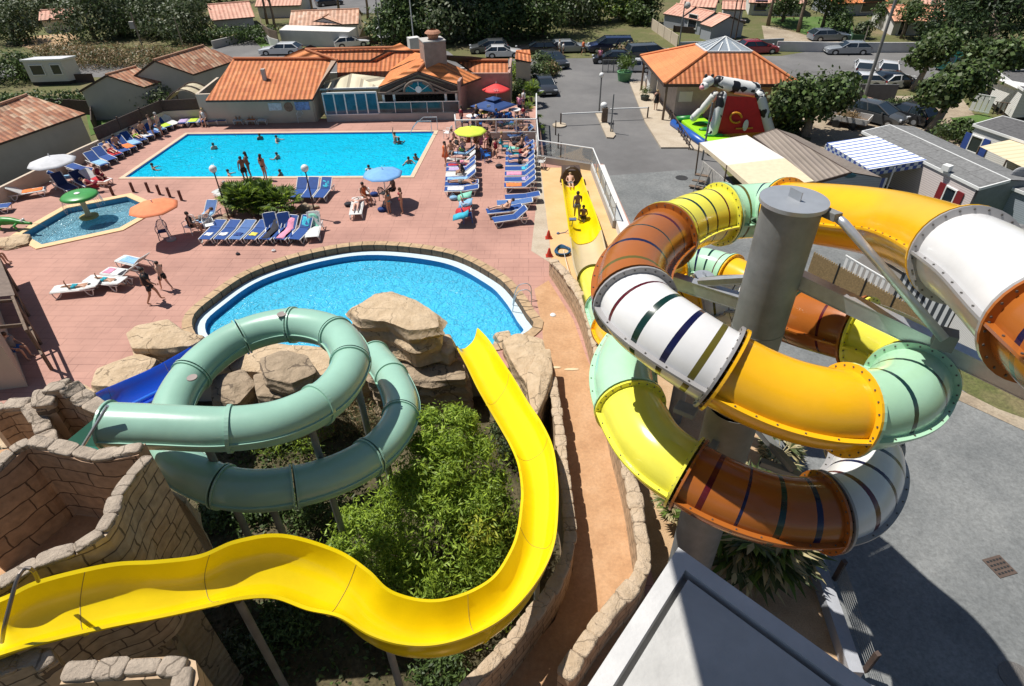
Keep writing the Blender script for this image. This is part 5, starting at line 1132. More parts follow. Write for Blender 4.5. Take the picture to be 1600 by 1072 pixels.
g_ = MB(); p, q = D_.lerp(C_, .02), D_.lerp(C_, .4); g_.add([(p.x, p.y, -.85), (q.x, q.y, -.85), (q.x, q.y, .9), (p.x, p.y, .9)], [(0, 1, 2, 3)], 0, [(0, 0), (1.4, 0), (1.4, 1), (0, 1)]); g_.build('striped_wall', M_bluew, ab)
h2 = mh('long mobile home with grey felt roof, pinkish siding and dark red shutters', W(1347, 205, 1.75), W(1391, 195, 2.0), W(1579, 281, 2.0), W(1531, 294, 1.75), wall=M_sid, wins=[(3, .15, 1.5, .7, .9, M_white, red_sh)])
rr0, rr1 = W(1391, 195, 2.0), W(1579, 281, 2.0); l0, l1 = W(1347, 205, 1.75), W(1531, 294, 1.75); f0, f1 = rr0+(rr0-l0)*.95, rr1+(rr1-l1)*.95; f0.z = f1.z = 1.75
g_ = MB(); g_.uvpoly([rr0, f0, f1, rr1], rr1-rr0, 0, rr0); g_.build('roof', M_felt, h2); g_ = MB(); g_.add([(l1.x, l1.y, -.5), (f1.x, f1.y, -.5), (f1.x, f1.y, 1.7), (rr1.x, rr1.y, 1.95), (l1.x, l1.y, 1.7)], [(0, 1, 2, 3, 4)], 0); g_.build('wall', mat('slate_end_wall', (.2, .22, .22), .7), h2)
g_ = MB(); g_.box(W(1480, 262, 2.0), (.4, .4, .3), .5); g_.build('roof_vent', M_white, h2)
g_ = MB(); g_.ell(W(1592, 272, 1.9), (.45, .12, .4), 16); g_.build('satellite_dish', mat('dish_grey', (.33, .33, .34), .5), h2)
h3 = mh('mobile home under the tube slide with ribbed dark roof and white gable board', W(1400, 345, 1.6), W(1444, 314, 2.1), W(1660, 395, 2.1), W(1575, 440, 1.6), wall=M_sidw, roof=T_slate)
g_ = MB(); g_.uvpoly([W(1444, 314, 2.1), W(1515, 325, 1.6), W(1740, 395, 1.6), W(1660, 395, 2.1)], W(1660, 395, 2.1)-W(1444, 314, 2.1), 0); g_.build('roof', T_slate, h3)
g_ = MB(); g_.beam(W(1423, 320, 1.85), W(1444, 314, 2.16), .2, .1); g_.beam(W(1444, 314, 2.16), W(1488, 342, 2.16), .22, .08); g_.build('gable_board', M_white, h3)
vd = thing('veranda', 'veranda with white slatted railing and black and white boards under the orange tube', 'veranda', W(1380, 470, -.85))
def slats(par, a, b_, z0, z1, per=.3, wd=.16, m=None):
    a, b_ = V((a[0], a[1], 0)), V((b_[0], b_[1], 0)); n = int((b_-a).length/per); ang = math.atan2(b_.y-a.y, b_.x-a.x)
    mb = MB()
    for i in range(n): p = a.lerp(b_, (i+.5)/n); mb.box((p.x, p.y, (z0+z1)/2), (wd, .03, z1-z0), ang)
    mb.beam((a.x, a.y, z1), (b_.x, b_.y, z1), .06, .05); mb.beam((a.x, a.y, z0+.08), (b_.x, b_.y, z0+.08), .04, .05); return mb.build('slatted_railing', m or M_white, par)
slats(vd, W(1312, 425, -.7), W(1384, 470, -.7), -.7, .25)
g_ = MB(); p, q, r_, s_ = W(1388, 478, -.7), W(1475, 520, -.7), W(1500, 470, -.7), W(1420, 430, -.7)
g_.add([(p.x, p.y, -.85), (q.x, q.y, -.85), (q.x, q.y, 1.1), (p.x, p.y, 1.1)], [(0, 1, 2, 3)], 0, [(0, 0), (3.2, 0), (3.2, 2), (0, 2)]); g_.add([(p.x, p.y, -.85), (s_.x, s_.y, -.85), (s_.x, s_.y, 1.1), (p.x, p.y, 1.1)], [(0, 1, 2, 3)], 0, [(0, 0), (3, 0), (3, 2), (0, 2)]); g_.build('board_wall', M_bw, vd)
g_ = MB(); g_.add([(q.x, q.y, -.85), (q.x+.9, q.y+.7, -.85), (q.x+.9, q.y+.7, .9), (q.x, q.y, .9)], [(0, 1, 2, 3)]); g_.build('end_wall', MC['slate_end_wall'], vd)
g_ = MB(); P = [W(1312, 425, -.72), W(1384, 470, -.72), W(1450, 430, -.72), W(1370, 385, -.72)]; g_.add(P, [(0, 1, 2, 3)]); g_.build('deck_floor', mat('grey_decking', (.14, .13, .12), .8), vd)
g_ = MB(); g_.uvpoly([W(1395, 415, 1.2), W(1440, 440, 1.2), W(1480, 410, 1.35), W(1430, 388, 1.35)], W(1440, 440, 1.2)-W(1395, 415, 1.2)); g_.build('canvas_roof', stripe_mat('veranda_stripe', (.75, .76, .76), (.1, .1, .1), .3, .35), vd)
h4 = mh('white sided mobile home end standing on the grass under the white tube', W(1496, 470, 1.0), W(1556, 530, 1.0), W(1650, 500, 1.0), W(1570, 442, 1.0), wall=M_sidw, roof=M_felt)
bf = thing('bamboo_fence', 'tan bamboo screen fence beside the tarmac behind the column', 'fence', W(1340, 470, -.85))
a, b_ = W(1262, 424, -.85), W(1430, 522, -.85)
for i in range(4):
    g_ = MB(); p, q = a.lerp(b_, i/4), a.lerp(b_, (i+1)/4); n = 42
    for k in range(n): s_ = p.lerp(q, (k+.5)/n); g_.cyl((s_.x, s_.y, -.85), (s_.x+.01, s_.y, .25+.05*math.sin(k*1.7)), .022, n=5)
    g_.build('bamboo_panel', mat('bamboo', (.36, .25, .12), .7, var=.3, scale=12), bf); g_ = MB(); g_.cyl((q.x, q.y-.05, -.85), (q.x, q.y-.05, .4), .035); g_.build('post', M_black, bf)
h5 = mh('pale mobile home with blue shutters and dark grey roof at the right edge', W(1521, 194, 1.7), W(1567, 181, 1.9), W(1690, 215, 1.9), W(1645, 236, 1.7), wall=M_sidw, roof=M_feltd, wins=[(3, .9, 1.4, .8, 1.0, M_white, blue_sh)])
a2 = thing('awning', 'cream striped awning at the right edge in front of the blue shuttered home', 'awning', W(1580, 260, -.85))
A_, B_, C_, D_ = W(1531, 229, 1.4), W(1605, 212, 1.6), W(1680, 240, 1.6), W(1620, 272, 1.4); g_ = MB(); g_.uvpoly([A_, B_, C_, D_], D_-A_, 0, A_); g_.build('canvas', ST_cr, a2)
for p in (A_, D_, A_.lerp(D_, .5)): g_ = MB(); g_.cyl((p.x, p.y, -.85), p, .05); g_.build('post', M_wood, a2)
h6 = mh('mobile home with wooden deck and white scalloped awning under the big conifer', W(1560, 112, 1.6), W(1640, 108, 1.7), W(1680, 135, 1.7), W(1600, 140, 1.6), wall=M_sidw, roof=M_feltd)
a3 = thing('awning', 'white scalloped awning over a wooden deck at the right edge', 'awning', W(1570, 150, -.85))
A_, B_, C_, D_ = W(1540, 124, 1.2), W(1552, 121, 1.8), W(1625, 134, 1.8), W(1610, 148, 1.2); g_ = MB(); g_.uvpoly([A_, D_, C_, B_], D_-A_, 0, A_); g_.add([A_, D_, D_-V((0, 0, .4)), A_-V((0, 0, .4))], [(0, 1, 2, 3)], 0, [(0, 0), (6, 0), (6, .1), (0, .1)]); g_.build('canvas', ST_wh, a3)
slats(a3, W(1513, 172, -.6), W(1545, 178, -.6), -.6, .7, .35, .3); slats(a3, W(1547, 178, -.6), W(1570, 181, -.6), -.6, .35, .25, .1, M_wood); slats(a3, W(1590, 176, -.6), W(1625, 185, -.6), -.6, .35, .25, .1, M_wood)
h7 = mh('grey mobile home with a dark red shutter beside the lawn at the right edge', W(1560, 285, 1.5), W(1600, 272, 1.5), W(1720, 310, 1.5), W(1680, 330, 1.5), wall=MC['bluegrey_siding'], roof=M_felt, wins=[(0, .45, 1.3, .7, .7, M_white, red_sh)])
mhl = mh('old cream mobile home among scrub at the far left', W(30, 94, 1.5), W(95, 92, 1.5), W(118, 87, 1.5), W(55, 89, 1.5), wall=M_sidw, roof=mat('pale_roof', (.6, .6, .62), .6), wins=[(0, .3, 1.4, 1.2, .9), (0, .8, 1.4, .9, .9)])
for lab, c, rz in (('dark canvas shelter in front of the old mobile home', (70, 118), .2),): g_ = MB(); p = W(*c, -.8); g_.box(p+V((0, 0, .7)), (4.5, 2, 1.4), rz); tag(g_.build('canvas_shelter', M_dark, loc=p, bevel=.3), lab, 'shelter')

# ---- far houses
FG = 'houses beyond the campsite'
hpx('white house with pale tiled roof and side gable by the curved lane', (451, 41), (560, 37), (567, 15), (463, 16), wall=M_wallw, roof=tile_mat('pale_pink_tiles', [(.62, .36, .25), (.7, .45, .33), (.5, .27, .18), (.74, .55, .44)], .5, .6, .3), group=FG, oh=.2, wins=[(1, .4, 1.2, 1.2, 1.0)])
hpx('small white cross gable in front of the pale tiled house', (535, 38), (548, 30), (520, 20), (500, 28), wall=M_wallw, roof=MC['pale_pink_tiles'], group=FG, oh=.1)
g_ = MB(); P = xy([(436, 47), (545, 50), (556, 43), (447, 39)], .8); g_.prism(P, ROADZ, .8); ob = thing('garage', 'flat roofed white garage with a dark door in front of the white house', 'garage', (P[0][0], P[0][1], ROADZ)); g_.build('wall', M_wallw, ob); g_ = MB(); q = V((*P[1], 0)); g_.box((q.x+.02, q.y+2.2, -.1), (.1, 1.4, 1.5), -.12); g_.build('door', M_dark, ob)
wv = MB(); wp = [W(a, b_, ROADZ) for a, b_ in ((412, 52), (414, 62), (425, 72), (438, 76))]; [prism_wall(wv, a, b_, ROADZ, .1) for a, b_ in zip(wp, wp[1:])]; [prism_wall(wv, a, b_, .1, 1.0, th=.08, mi=1) for a, b_ in zip(wp, wp[1:])]; tag(wv.build('garden_wall', [M_wallw, M_wood], loc=wp[1]), 'curved white garden wall with wooden boards on top by the lane', 'wall')
hpx('pinkish house end with two dark windows behind the white car', (600, 40), (604, 12), (586, -8), (572, 12), wall=M_wallc, roof=MC['pale_pink_tiles'], group=FG, oh=.1, wins=[(3, .3, 1.6, 1.0, 1.4)])
hpx('grey walled house with pinkish roof top left of the curved lane', (330, 32), (398, 26), (380, 2), (330, 8), wall=M_wallbg, roof=T_pink, group=FG)
hpx('pale house glimpsed behind the hedge near the top of the lane', (398, 10), (470, 8), (460, -14), (398, -14), wall=M_wallw, roof=T_pink, group=FG)
hpx('small house with pinkish roof hidden in the trees at far left', (60, 32), (115, 28), (108, 14), (64, 16), wall=M_wallw, roof=T_pink, group=FG)
hpx('nearest pink roofed bungalow with a wide grey gable behind the reception', (1112, 42), (1094, 37), (1130, 22), (1148, 27), wall=M_wallbg, roof=T_pink, group=FG, oh=.15)
hpx('middle pink roofed bungalow behind the concrete fence', (1068, 27), (1096, 33), (1122, 22), (1098, 13), wall=M_wallbg, roof=T_pink, group=FG, oh=.15, wins=[(0, .5, 1.3, 1.4, 1.5)])
hpx('left pink roofed bungalow farthest along the concrete fence', (1036, 21), (1066, 26), (1094, 12), (1066, 7), wall=M_wallbg, roof=T_pink, group=FG, oh=.15)
hpx('pink roofed house at the top edge behind the bungalows', (1060, 9), (1118, 12), (1122, -2), (1070, -4), wall=M_wallw, roof=T_pink, group=FG)
hpx('pink roofed house at the top right of the bungalows', (1128, 14), (1165, 15), (1168, 2), (1130, 1), wall=M_wallw, roof=T_pink, group=FG)
hpx('white walled house with a blue window behind the lawn trees', (1170, 4), (1262, 6), (1262, -14), (1176, -14), wall=M_wallw, roof=T_pink, group=FG, wins=[(0, .2, 1.2, 1.5, 1.2, blue_sh)])
hpx('grey garage house with an orange roof edge at the top', (1302, 6), (1390, 3), (1388, -16), (1310, -14), wall=M_wallbg, roof=T_new2, group=FG, wins=[(0, .75, 1.4, 3.0, 2.0)])
hpx('white bungalow with salmon tiled roof and porch behind the conifer', (1397, 33), (1487, 33), (1481, 8), (1391, 8), wall=M_wallw, roof=tile_mat('salmon_tiles', [(.76, .34, .2), (.8, .42, .27), (.7, .28, .16)], .6, .7, .2), group=FG, wins=[(0, .7, 1.2, 1.0, 1.0, M_white, red_sh), (0, .2, 1.0, 1.0, 2.0)], chim=.85)
hpx('bluish house at the top edge right of the salmon roof', (1440, 6), (1512, 8), (1508, -14), (1440, -14), wall=M_wallw, roof=T_pink, group=FG, wins=[(0, .7, 1.6, 1.6, 1.4)])
# bottom-left building
bb = thing('poolside_hut', 'plain beige hut with a dark timber lean-to at the left edge of the deck', 'hut', W(20, 560, 0))
g_ = MB(); P = [W(-20, 430, 0), W(44, 604, 0)]; q0 = P[0]; q1 = P[1]; dv_ = V((-5, -.8, 0))
g_.prism([(q0.x, q0.y), (q1.x, q1.y), (q1.x+dv_.x, q1.y+dv_.y), (q0.x+dv_.x, q0.y+dv_.y)], 0, 2.6); g_.build('wall', M_wallc, bb)
g_ = MB(); d_ = (q1-q0).normalized(); n_ = V((-d_.y, d_.x, 0)); n_ = n_ if n_.x > 0 else -n_
for t_ in (.25, .5, .75, .95): p = q0.lerp(q1, t_)+n_*.9; g_.box((p.x, p.y, 1.1), (.1, .1, 2.2)); g_.beam((p.x, p.y, 2.2), (p.x-n_.x*.9, p.y-n_.y*.9, 2.5), .08, .12)
g_.beam(tuple(q0.lerp(q1, .2)+n_*.9+V((0, 0, 2.2))), tuple(q1+n_*.9+V((0, 0, 2.2))), .1, .12); g_.beam(tuple(q0.lerp(q1, .2)+n_*.9+V((0, 0, 1.0))), tuple(q1+n_*.9+V((0, 0, 1.0))), .08, .1); g_.build('timber_frame', M_wood, bb)
g_ = MB(); p0 = q0.lerp(q1, .1); g_.add([tuple(p0+V((0, 0, 2.55))), tuple(p0+n_*1.0+V((0, 0, 2.25))), tuple(q0.lerp(q1, .72)+n_*1.0+V((0, 0, 2.25))), tuple(q0.lerp(q1, .72)+V((0, 0, 2.55)))], [(0, 1, 2, 3)]); g_.build('lean_to_roof', mat('grey_brown_timber', (.2, .15, .12)), bb)
# ================================================================ VEGETATION
def tree(name, label, base, blobs, n, size, mats_, trunk=None, tr=.16, group=None, cat='tree', seed=1, aspect=.6, shell=.5, limbs=4, bark=None, droop=0.0):
    """trunk, limbs and a crown of leaf clumps; blobs are (dx, dy, z, rx, ry, rz) about the base"""
    base = V(base); root = thing(name, label, cat, base, group=group)
    B = [((base.x+b[0], base.y+b[1], base.z+b[2]), (b[3], b[4], b[5])) for b in blobs]
    rg = random.Random(seed); sub = []
    for c, r in B:
        k = max(3, int(5*max(r)**.8))
        for _ in range(k):
            d_ = V((rg.gauss(0, 1), rg.gauss(0, 1), rg.gauss(0, 1))).normalized(); f = rg.uniform(.35, .8)
            sub.append(((c[0]+d_.x*r[0]*f, c[1]+d_.y*r[1]*f, c[2]+d_.z*r[2]*f), tuple(q*rg.uniform(.3, .5) for q in r)))
    mb = MB(); leaves(mb, B, int(n*.35), size, aspect, len(mats_), seed, shell*.8, droop); leaves(mb, sub, int(n*.65), size, aspect, len(mats_), seed+9, .6, droop)
    mb.build('crown', mats_, root)
    if trunk:
        top = V((base.x+blobs[0][0], base.y+blobs[0][1], base.z+trunk)); m = MB()
        m.tube([base+V((0, 0, -.1)), base.lerp(top, .35)+V((rg.uniform(-.1, .1), 0, 0)), base.lerp(top, .7), top], [tr*1.3, tr, tr*.85, tr*.6], 9)
        for c, r in B[:limbs+3]: m.tube([base.lerp(top, .7), (base.lerp(top, .9)+V(c))/2, V(c)], [tr*.6, tr*.4, tr*.12], 6)
        m.build('trunk', bark or M_bark, root, smooth=True)
    return root
def GP_(px, py, z=ROADZ): return W(px, py, z)
FT = 'trees beyond the road'
dk = [L_dk, L_dk, L_md]; md = [L_md, L_dk, L_ol]; gy = [L_gy, L_ol, L_dk]; 
# plane trees of the campsite
PT = 'clipped plane trees in the campsite'
tree('plane_tree', 'leafy plane tree with thick trunk between the reception and the open trailer', GP_(1256, 212), [(0.2, 0, 3.1, 2.7, 2.4, 1.7), (-2.0, 0, 2.4, 1.6, 1.5, 1.5), (1.9, .3, 2.9, 1.7, 1.6, 1.4)], 6500, .3, md, 2.0, .32, PT, seed=3, aspect=.85, bark=M_barkp)
tree('plane_tree', 'tall plane tree beside the two white parked cars', GP_(1426, 140), [(.6, 0, 3.2, 2.0, 1.9, 1.5), (1.6, .5, 3.9, 1.5, 1.5, 1.2)], 4500, .3, md, 2.2, .26, PT, seed=4, aspect=.85, bark=M_barkp)
tree('plane_tree', 'wide plane tree right of the dark parked estate car', GP_(1452, 204), [(.9, .3, 3.3, 1.95, 1.8, 1.4), (2.5, .8, 3.7, 1.7, 1.5, 1.2), (-.3, .2, 2.7, 1.7, 1.6, 1.3)], 7500, .3, md, 2.0, .3, PT, seed=5, aspect=.85, bark=M_barkp)
tree('plane_tree', 'upper plane tree crown between the lane and the white scalloped awning', GP_(1545, 150), [(0, 0, 3.2, 2.4, 2.2, 1.5), (-1.8, .6, 3.4, 1.8, 1.6, 1.3)], 5000, .32, md, 2.0, .3, PT, seed=6, aspect=.85, bark=M_barkp)
# big conifer top right
tree('conifer', 'huge dark conifer filling the top right corner', GP_(1560, 100), [(0, 4, 4, 6.5, 5, 4.5), (-4, 3, 3, 4, 3.5, 2.6), (5, 4, 6, 6, 5, 5), (1, 7, 8, 6, 5, 5)], 17000, .45, [L_dk, L_dk, leaf_mat('blue_dark_needles', (.028, .05, .02))], 4, .5, None, seed=7, aspect=.35, limbs=3)
tree('conifer', 'second dark conifer just right of the bluish house at the top', GP_(1525, 40), [(0, 0, 4, 4, 4, 4.5)], 6000, .45, dk, 4, .4, seed=8, aspect=.35)
# dark wood at the top centre
WOOD = [(618, 70, 3.6, dk, 'dark conifer tree at the left end of the wood behind the restaurant'), (655, 62, 4.6, dk, 'tall dark conifer rising directly behind the restaurant chimney'), (705, 66, 4.4, gy, 'grey green tree in the wood right of the restaurant chimney'), (752, 62, 4.8, dk, 'dark spreading tree over the parked grey estate car'),
        (800, 60, 5.0, dk, 'large dark tree behind the black car at the road end'), (850, 58, 4.6, md, 'tree of mid green leaves behind the silver parked car'), (893, 40, 4.0, gy, 'pale willowy tree at the right edge of the dark wood'), (935, 34, 3.2, [L_md, L_ol, L_br], 'round green thicket above the sandy track'), (975, 30, 3.2, [L_md, L_ol, L_br], 'second round green thicket right of the sandy track'), (1002, 38, 2.6, md, 'low green thicket by the concrete panel fence'),
        (730, 30, 6.0, dk, 'tall dark tree deep in the wood behind the chimney'), (830, 22, 6.0, dk, 'tall dark tree deep in the wood behind the road end')]
for i, (px, py, r, ml, lb) in enumerate(WOOD):
    tree('woodland_tree', lb, GP_(px, py), [(0, 0, r*.55, r, r*.9, r*.75), (r*.3, r*.3, r*1.15, r*.75, r*.7, r*.6)], int(900*r), .44, ml, r*.6, .25, 'trees of the dark wood', seed=20+i, aspect=.5, limbs=2)
LEFT = [(28, 68, 3.4, gy, 'grey green tree above the sand patch at far left'), (10, 40, 4.5, md, 'green tree in the top left corner'), (75, 38, 3.5, gy, 'pale leaved tree left of the hidden pink roofed house'), (150, 62, 5.2, gy, 'biggest grey green tree right of the sand patch'), (195, 55, 3.6, gy, 'grey green tree over the old utility pole'), (245, 58, 4.2, gy, 'rounded olive green tree left of the slim bare pole'), (290, 66, 4.0, gy, 'olive green tree at the bend of the curved lane'),
        (110, 20, 4.5, dk, 'dark tree at the top left behind the pale trees'), (230, 22, 5.0, dk, 'dark tree at the top beyond the olive trees'), (300, 30, 4.0, dk, 'dark tree left of the grey walled house'), (345, 42, 1.5, md, 'small bright conifer above the lane hedge'), (345, 6, 4, dk, 'dark tree at the top edge above the grey walled house'), (170, 8, 5, md, 'green tree at the top edge left of centre')]
for i, (px, py, r, ml, lb) in enumerate(LEFT):
    tree('woodland_tree', lb, GP_(px, py), [(0, 0, r*.5, r, r*.9, r*.6), (r*.2, r*.3, r*.95, r*.7, r*.7, r*.45)], int(900*r), .4, ml, r*.5, .22, 'trees on the left skyline', seed=50+i, aspect=.45, limbs=2)
PINES = [(490, 34, 'slim pine in front of the far lane left of the pale tiled roof'), (530, 22, 'slim pine at the top edge above the pale tiled roof'), (430, 50, 'thin tree with sparse crown by the curved garden wall'), (418, 38, 'thin dark tree left of the pale tiled roof'), (575, 30, 'leaning dark pine beside the pinkish house end')]
for i, (px, py, lb) in enumerate(PINES): tree('pine_tree', lb, GP_(px, py), [(.2, 0, 5.2, 2.2, 2, 1.0), (-1, .5, 4.4, 1.2, 1.2, .7)], 900, .35, md, 4.6, .16, 'slim pines around the curved lane', seed=80+i, aspect=.4)
RT = [(1222, 34, 2.2, .9, md, 'round dense tree on the far lawn'), (1200, 40, 2.6, 4.2, dk, 'dark tree with a bare forked trunk left of the round lawn tree'), (1247, 50, 2.0, 5.0, dk, 'tall pine with a straight bare trunk on the far lawn'), (1283, 48, 3.6, 2.4, md, 'spreading bushy tree behind the silver parked estate'), (1300, 55, 2.0, .6, dk, 'dark bush at the foot of the spreading tree'), (1380, 44, 2.0, .9, dk, 'dark cypress bush in front of the salmon roofed bungalow'), (1408, 60, 1.8, 1.9, md, 'small tree with bare trunk in front of the salmon roofed porch'), (1345, 60, 1.3, .4, gy, 'pale shrubs beside the green mesh fence'), (1440, 60, 1.2, .4, md, 'low shrub on the lawn below the salmon roofed bungalow')]
for i, (px, py, r, hh, ml, lb) in enumerate(RT): tree('garden_tree', lb, GP_(px, py), [(0, 0, hh+r*.4, r, r, r*.65), (r*.4, 0, hh+r*.7, r*.6, r*.6, r*.5)], int(900*r), .33, ml, hh+.3, .2, 'trees in the far gardens', seed=100+i, aspect=.5)
# hedges and shrubs
def shrub(name, label, c, r, n, size, ml, cat='shrub', group=None, seed=1, aspect=.5, z=ROADZ, shell=.45):
    c = V((c[0], c[1], z)); r = (r,)*3 if isinstance(r, (int, float)) else r; mb = MB(); rg = random.Random(seed)
    bl = [((c.x, c.y, z+r[2]*.6), r)]+[((c.x+rg.uniform(-.7, .7)*r[0], c.y+rg.uniform(-.7, .7)*r[1], z+r[2]*rg.uniform(.5, 1.1)), tuple(q*rg.uniform(.35, .55) for q in r)) for _ in range(7)]
    leaves(mb, bl, n, size, aspect, len(ml), seed, shell); return tag(mb.build(name, ml, loc=c), label, cat, group)
shrub('shrub', 'grey green oleander shrub by the brown panel fence', W(246, 170, -.5), (1.9, 1.6, 1.5), 2600, .24, [L_gy, L_gy, L_md], seed=1, z=-.6)
shrub('hedge', 'dark clipped hedge behind the old tiled house at far left', W(35, 158), (7, 1.8, 1.1), 3500, .28, dk, 'hedge', seed=2)
shrub('shrub', 'dark bush beside the old mobile home at the left edge', W(15, 112), (3.4, 2.6, 2.0), 2600, .3, md, seed=3)
shrub('hedge', 'long dark hedge on a low wall along the curved lane', W(362, 54), (5.5, 2, 1.3), 2600, .32, dk, 'hedge', seed=4)
hw = MB(); prism_wall(hw, W(330, 64), W(390, 50), ROADZ, .0); tag(hw.build('garden_wall', M_wallg, loc=W(360, 58)), 'low grey wall under the dark hedge by the curved lane', 'wall')
for i, (px, py, r, lb) in enumerate([(120, 82, 3.4, 'dry brown scrub right of the sand patch'), (165, 90, 3.6, 'dry brown scrub behind the old mobile home'), (215, 90, 3.8, 'brown bramble mound behind the grey annex roof'), (262, 88, 3.2, 'dry bramble mound below the olive trees'), (95, 74, 2.6, 'dry tuft at the edge of the sand patch')]):
    shrub('dry_scrub', lb, W(px, py), (r*1.3, r*.9, r*.35), 2200, .34, [L_dr, L_dr, L_ol], 'shrub', 'dry scrub mounds on the left', seed=10+i, aspect=.25)
for i, (px, py, r, ml, lb) in enumerate([(808, 108, 1.2, [L_br, L_md], 'bright green shrub between restaurant and tan shed'), (818, 130, 1.1, [L_md, L_dk], 'clipped round bush beside the red parasol'), (812, 145, .9, dk, 'dark bush behind the terrace near the red parasol'), (838, 112, 1.3, md, 'shrubs in the planting strip left of the black car'), (848, 96, 1.4, md, 'leafy planting right of the tan shed'), (862, 104, 1.0, [L_dr, L_md], 'dry low planting beside the upper dark car')]):
    shrub('shrub', lb, W(px, py), (r, r, r*.9), 1300, .2, ml, group='shrubs beside the entrance road', seed=30+i)
shrub('hedge', 'green hedge behind the dark estate car in the campsite', W(1412, 158), (1.8, .7, .8), 1200, .22, md, 'hedge', seed=40)
shrub('shrub', 'dark undergrowth left of the open trailer', W(1225, 190), (1.7, 1.2, .9), 1800, .25, dk, seed=41)
shrub('shrub', 'leafy shrub below the wide plane tree', W(1492, 200), (1.9, 1.3, 1.0), 1600, .25, md, seed=42)
shrub('shrub', 'leafy bush poking in at the right edge near the satellite dish', W(1608, 300, -.8), (1.1, 1.1, 1.5), 1500, .22, [L_br, L_md], seed=43)
shrub('shrub', 'dry bush against the concrete panel fence', W(990, 72), (2.6, 1.4, .9), 1300, .3, [L_ol, L_dr], seed=44)
# pit planting
def bush_big():
    root = thing('bamboo_bush', 'big bright green bamboo like bush rising from the pit inside the yellow slide', 'bush', (-2, 10.6, -1.5))
    bl = [((-2.2, 10.6, .5), (2.6, 2.2, 2.0)), ((-1.9, 11.6, 1.6), (1.8, 1.6, 1.6)), ((-1.9, 12.4, 2.5), (.95, .9, 1.1)), ((-4.1, 10.2, .3), (1.4, 1.4, 1.3)), ((-.95, 10.6, .7), (1.0, 1.5, 1.5)), ((-2.1, 8.9, -.2), (2.4, 1.1, 1.1))]
    rg = random.Random(5); sub = []
    for c, r in bl:
        for _ in range(16):
            d_ = V((rg.gauss(0, 1), rg.gauss(0, 1), rg.gauss(0, 1)+.4)).normalized(); sub.append(((c[0]+d_.x*r[0]*.8, c[1]+d_.y*r[1]*.8, c[2]+d_.z*r[2]*.8), (.34, .34, .4)))
    mb = MB(); leaves(mb, bl, 24000, .16, .25, 3, 11, .55); leaves(mb, sub, 36000, .16, .25, 3, 12, .3, .3); mb.build('foliage', [L_br, leaf_mat('fresh_green_leaves', (.21, .32, .045), trans=.35), L_br], root)
    mb = MB(); leaves(mb, [((-.9, 9.9, 1.4), (.7, .7, .7)), ((-.5, 10.5, 1.0), (.5, .5, .6))], 900, .16, .26, 1, 13, .3); mb.build('foliage', [L_yl], root)
    s_ = MB()
    for _ in range(14):
        a = V((-2+rg.uniform(-.4, .4), 10.6+rg.uniform(-.4, .4), -1.5)); c = rg.choice(bl)[0]; s_.tube([a, a.lerp(V(c), .5)+V((0, 0, .3)), V(c)], [.045, .03, .012], 5)
    s_.build('stems', M_bark, root)
bush_big()
PG = 'shrubs in the shaded pit'
for i, (px, py, r, n, ml, lb, ax) in enumerate([(455, 690, (1.6, .9, .6), 2600, [L_md, L_br], 'green ground cover inside the lower coil of the sea green tube', .25), (545, 660, (1.5, .9, .7), 2600, [L_dr, L_ol], 'brownish feathery grass clump inside the sea green coil', .15),
        (430, 790, (1.3, .8, .7), 1800, [L_md, L_dk], 'dark green shrub under the lower sea green tube', .4), (505, 800, (1.2, .9, .8), 2200, [L_md, L_ol], 'leafy shrub between sea green tube and yellow slide', .3), (455, 985, (.95, .8, .9), 2400, [L_md, L_dk], 'green shrub below the yellow slide near its support post', .35),
        (380, 1020, (.8, .7, .6), 1400, [L_gy, L_dk], 'greyish shrub at the bottom edge of the pit', .4), (690, 1050, (.9, .6, .6), 1300, [L_md, L_dk], 'shrub at the bottom edge below the slide bend', .35), (795, 700, (.7, .8, 1.0), 1500, [L_dk, L_ol], 'twiggy dark shrub between the bush and the yellow slide', .3), (350, 800, (1.4, 1, .6), 1500, [L_dk, L_md], 'dark ivy at the foot of the stone buttress', .5)]):
    shrub('pit_shrub', lb, W(px, py, -1.2), r, n, .15, ml, group=PG, seed=60+i, aspect=ax, z=-1.5)
mb = MB(); leaves(mb, [((-6, 10, -1.5), (8, 9, .25)), ((-9, 14, -1.5), (6, 5, .25))], 9000, .16, .5, 3, 77, .2); tag(mb.build('ground_ivy', [L_dk, L_md, L_ol], loc=(-6, 10, -1.5)), kind='stuff')
tg = MB(); g0 = np.random.default_rng(3)
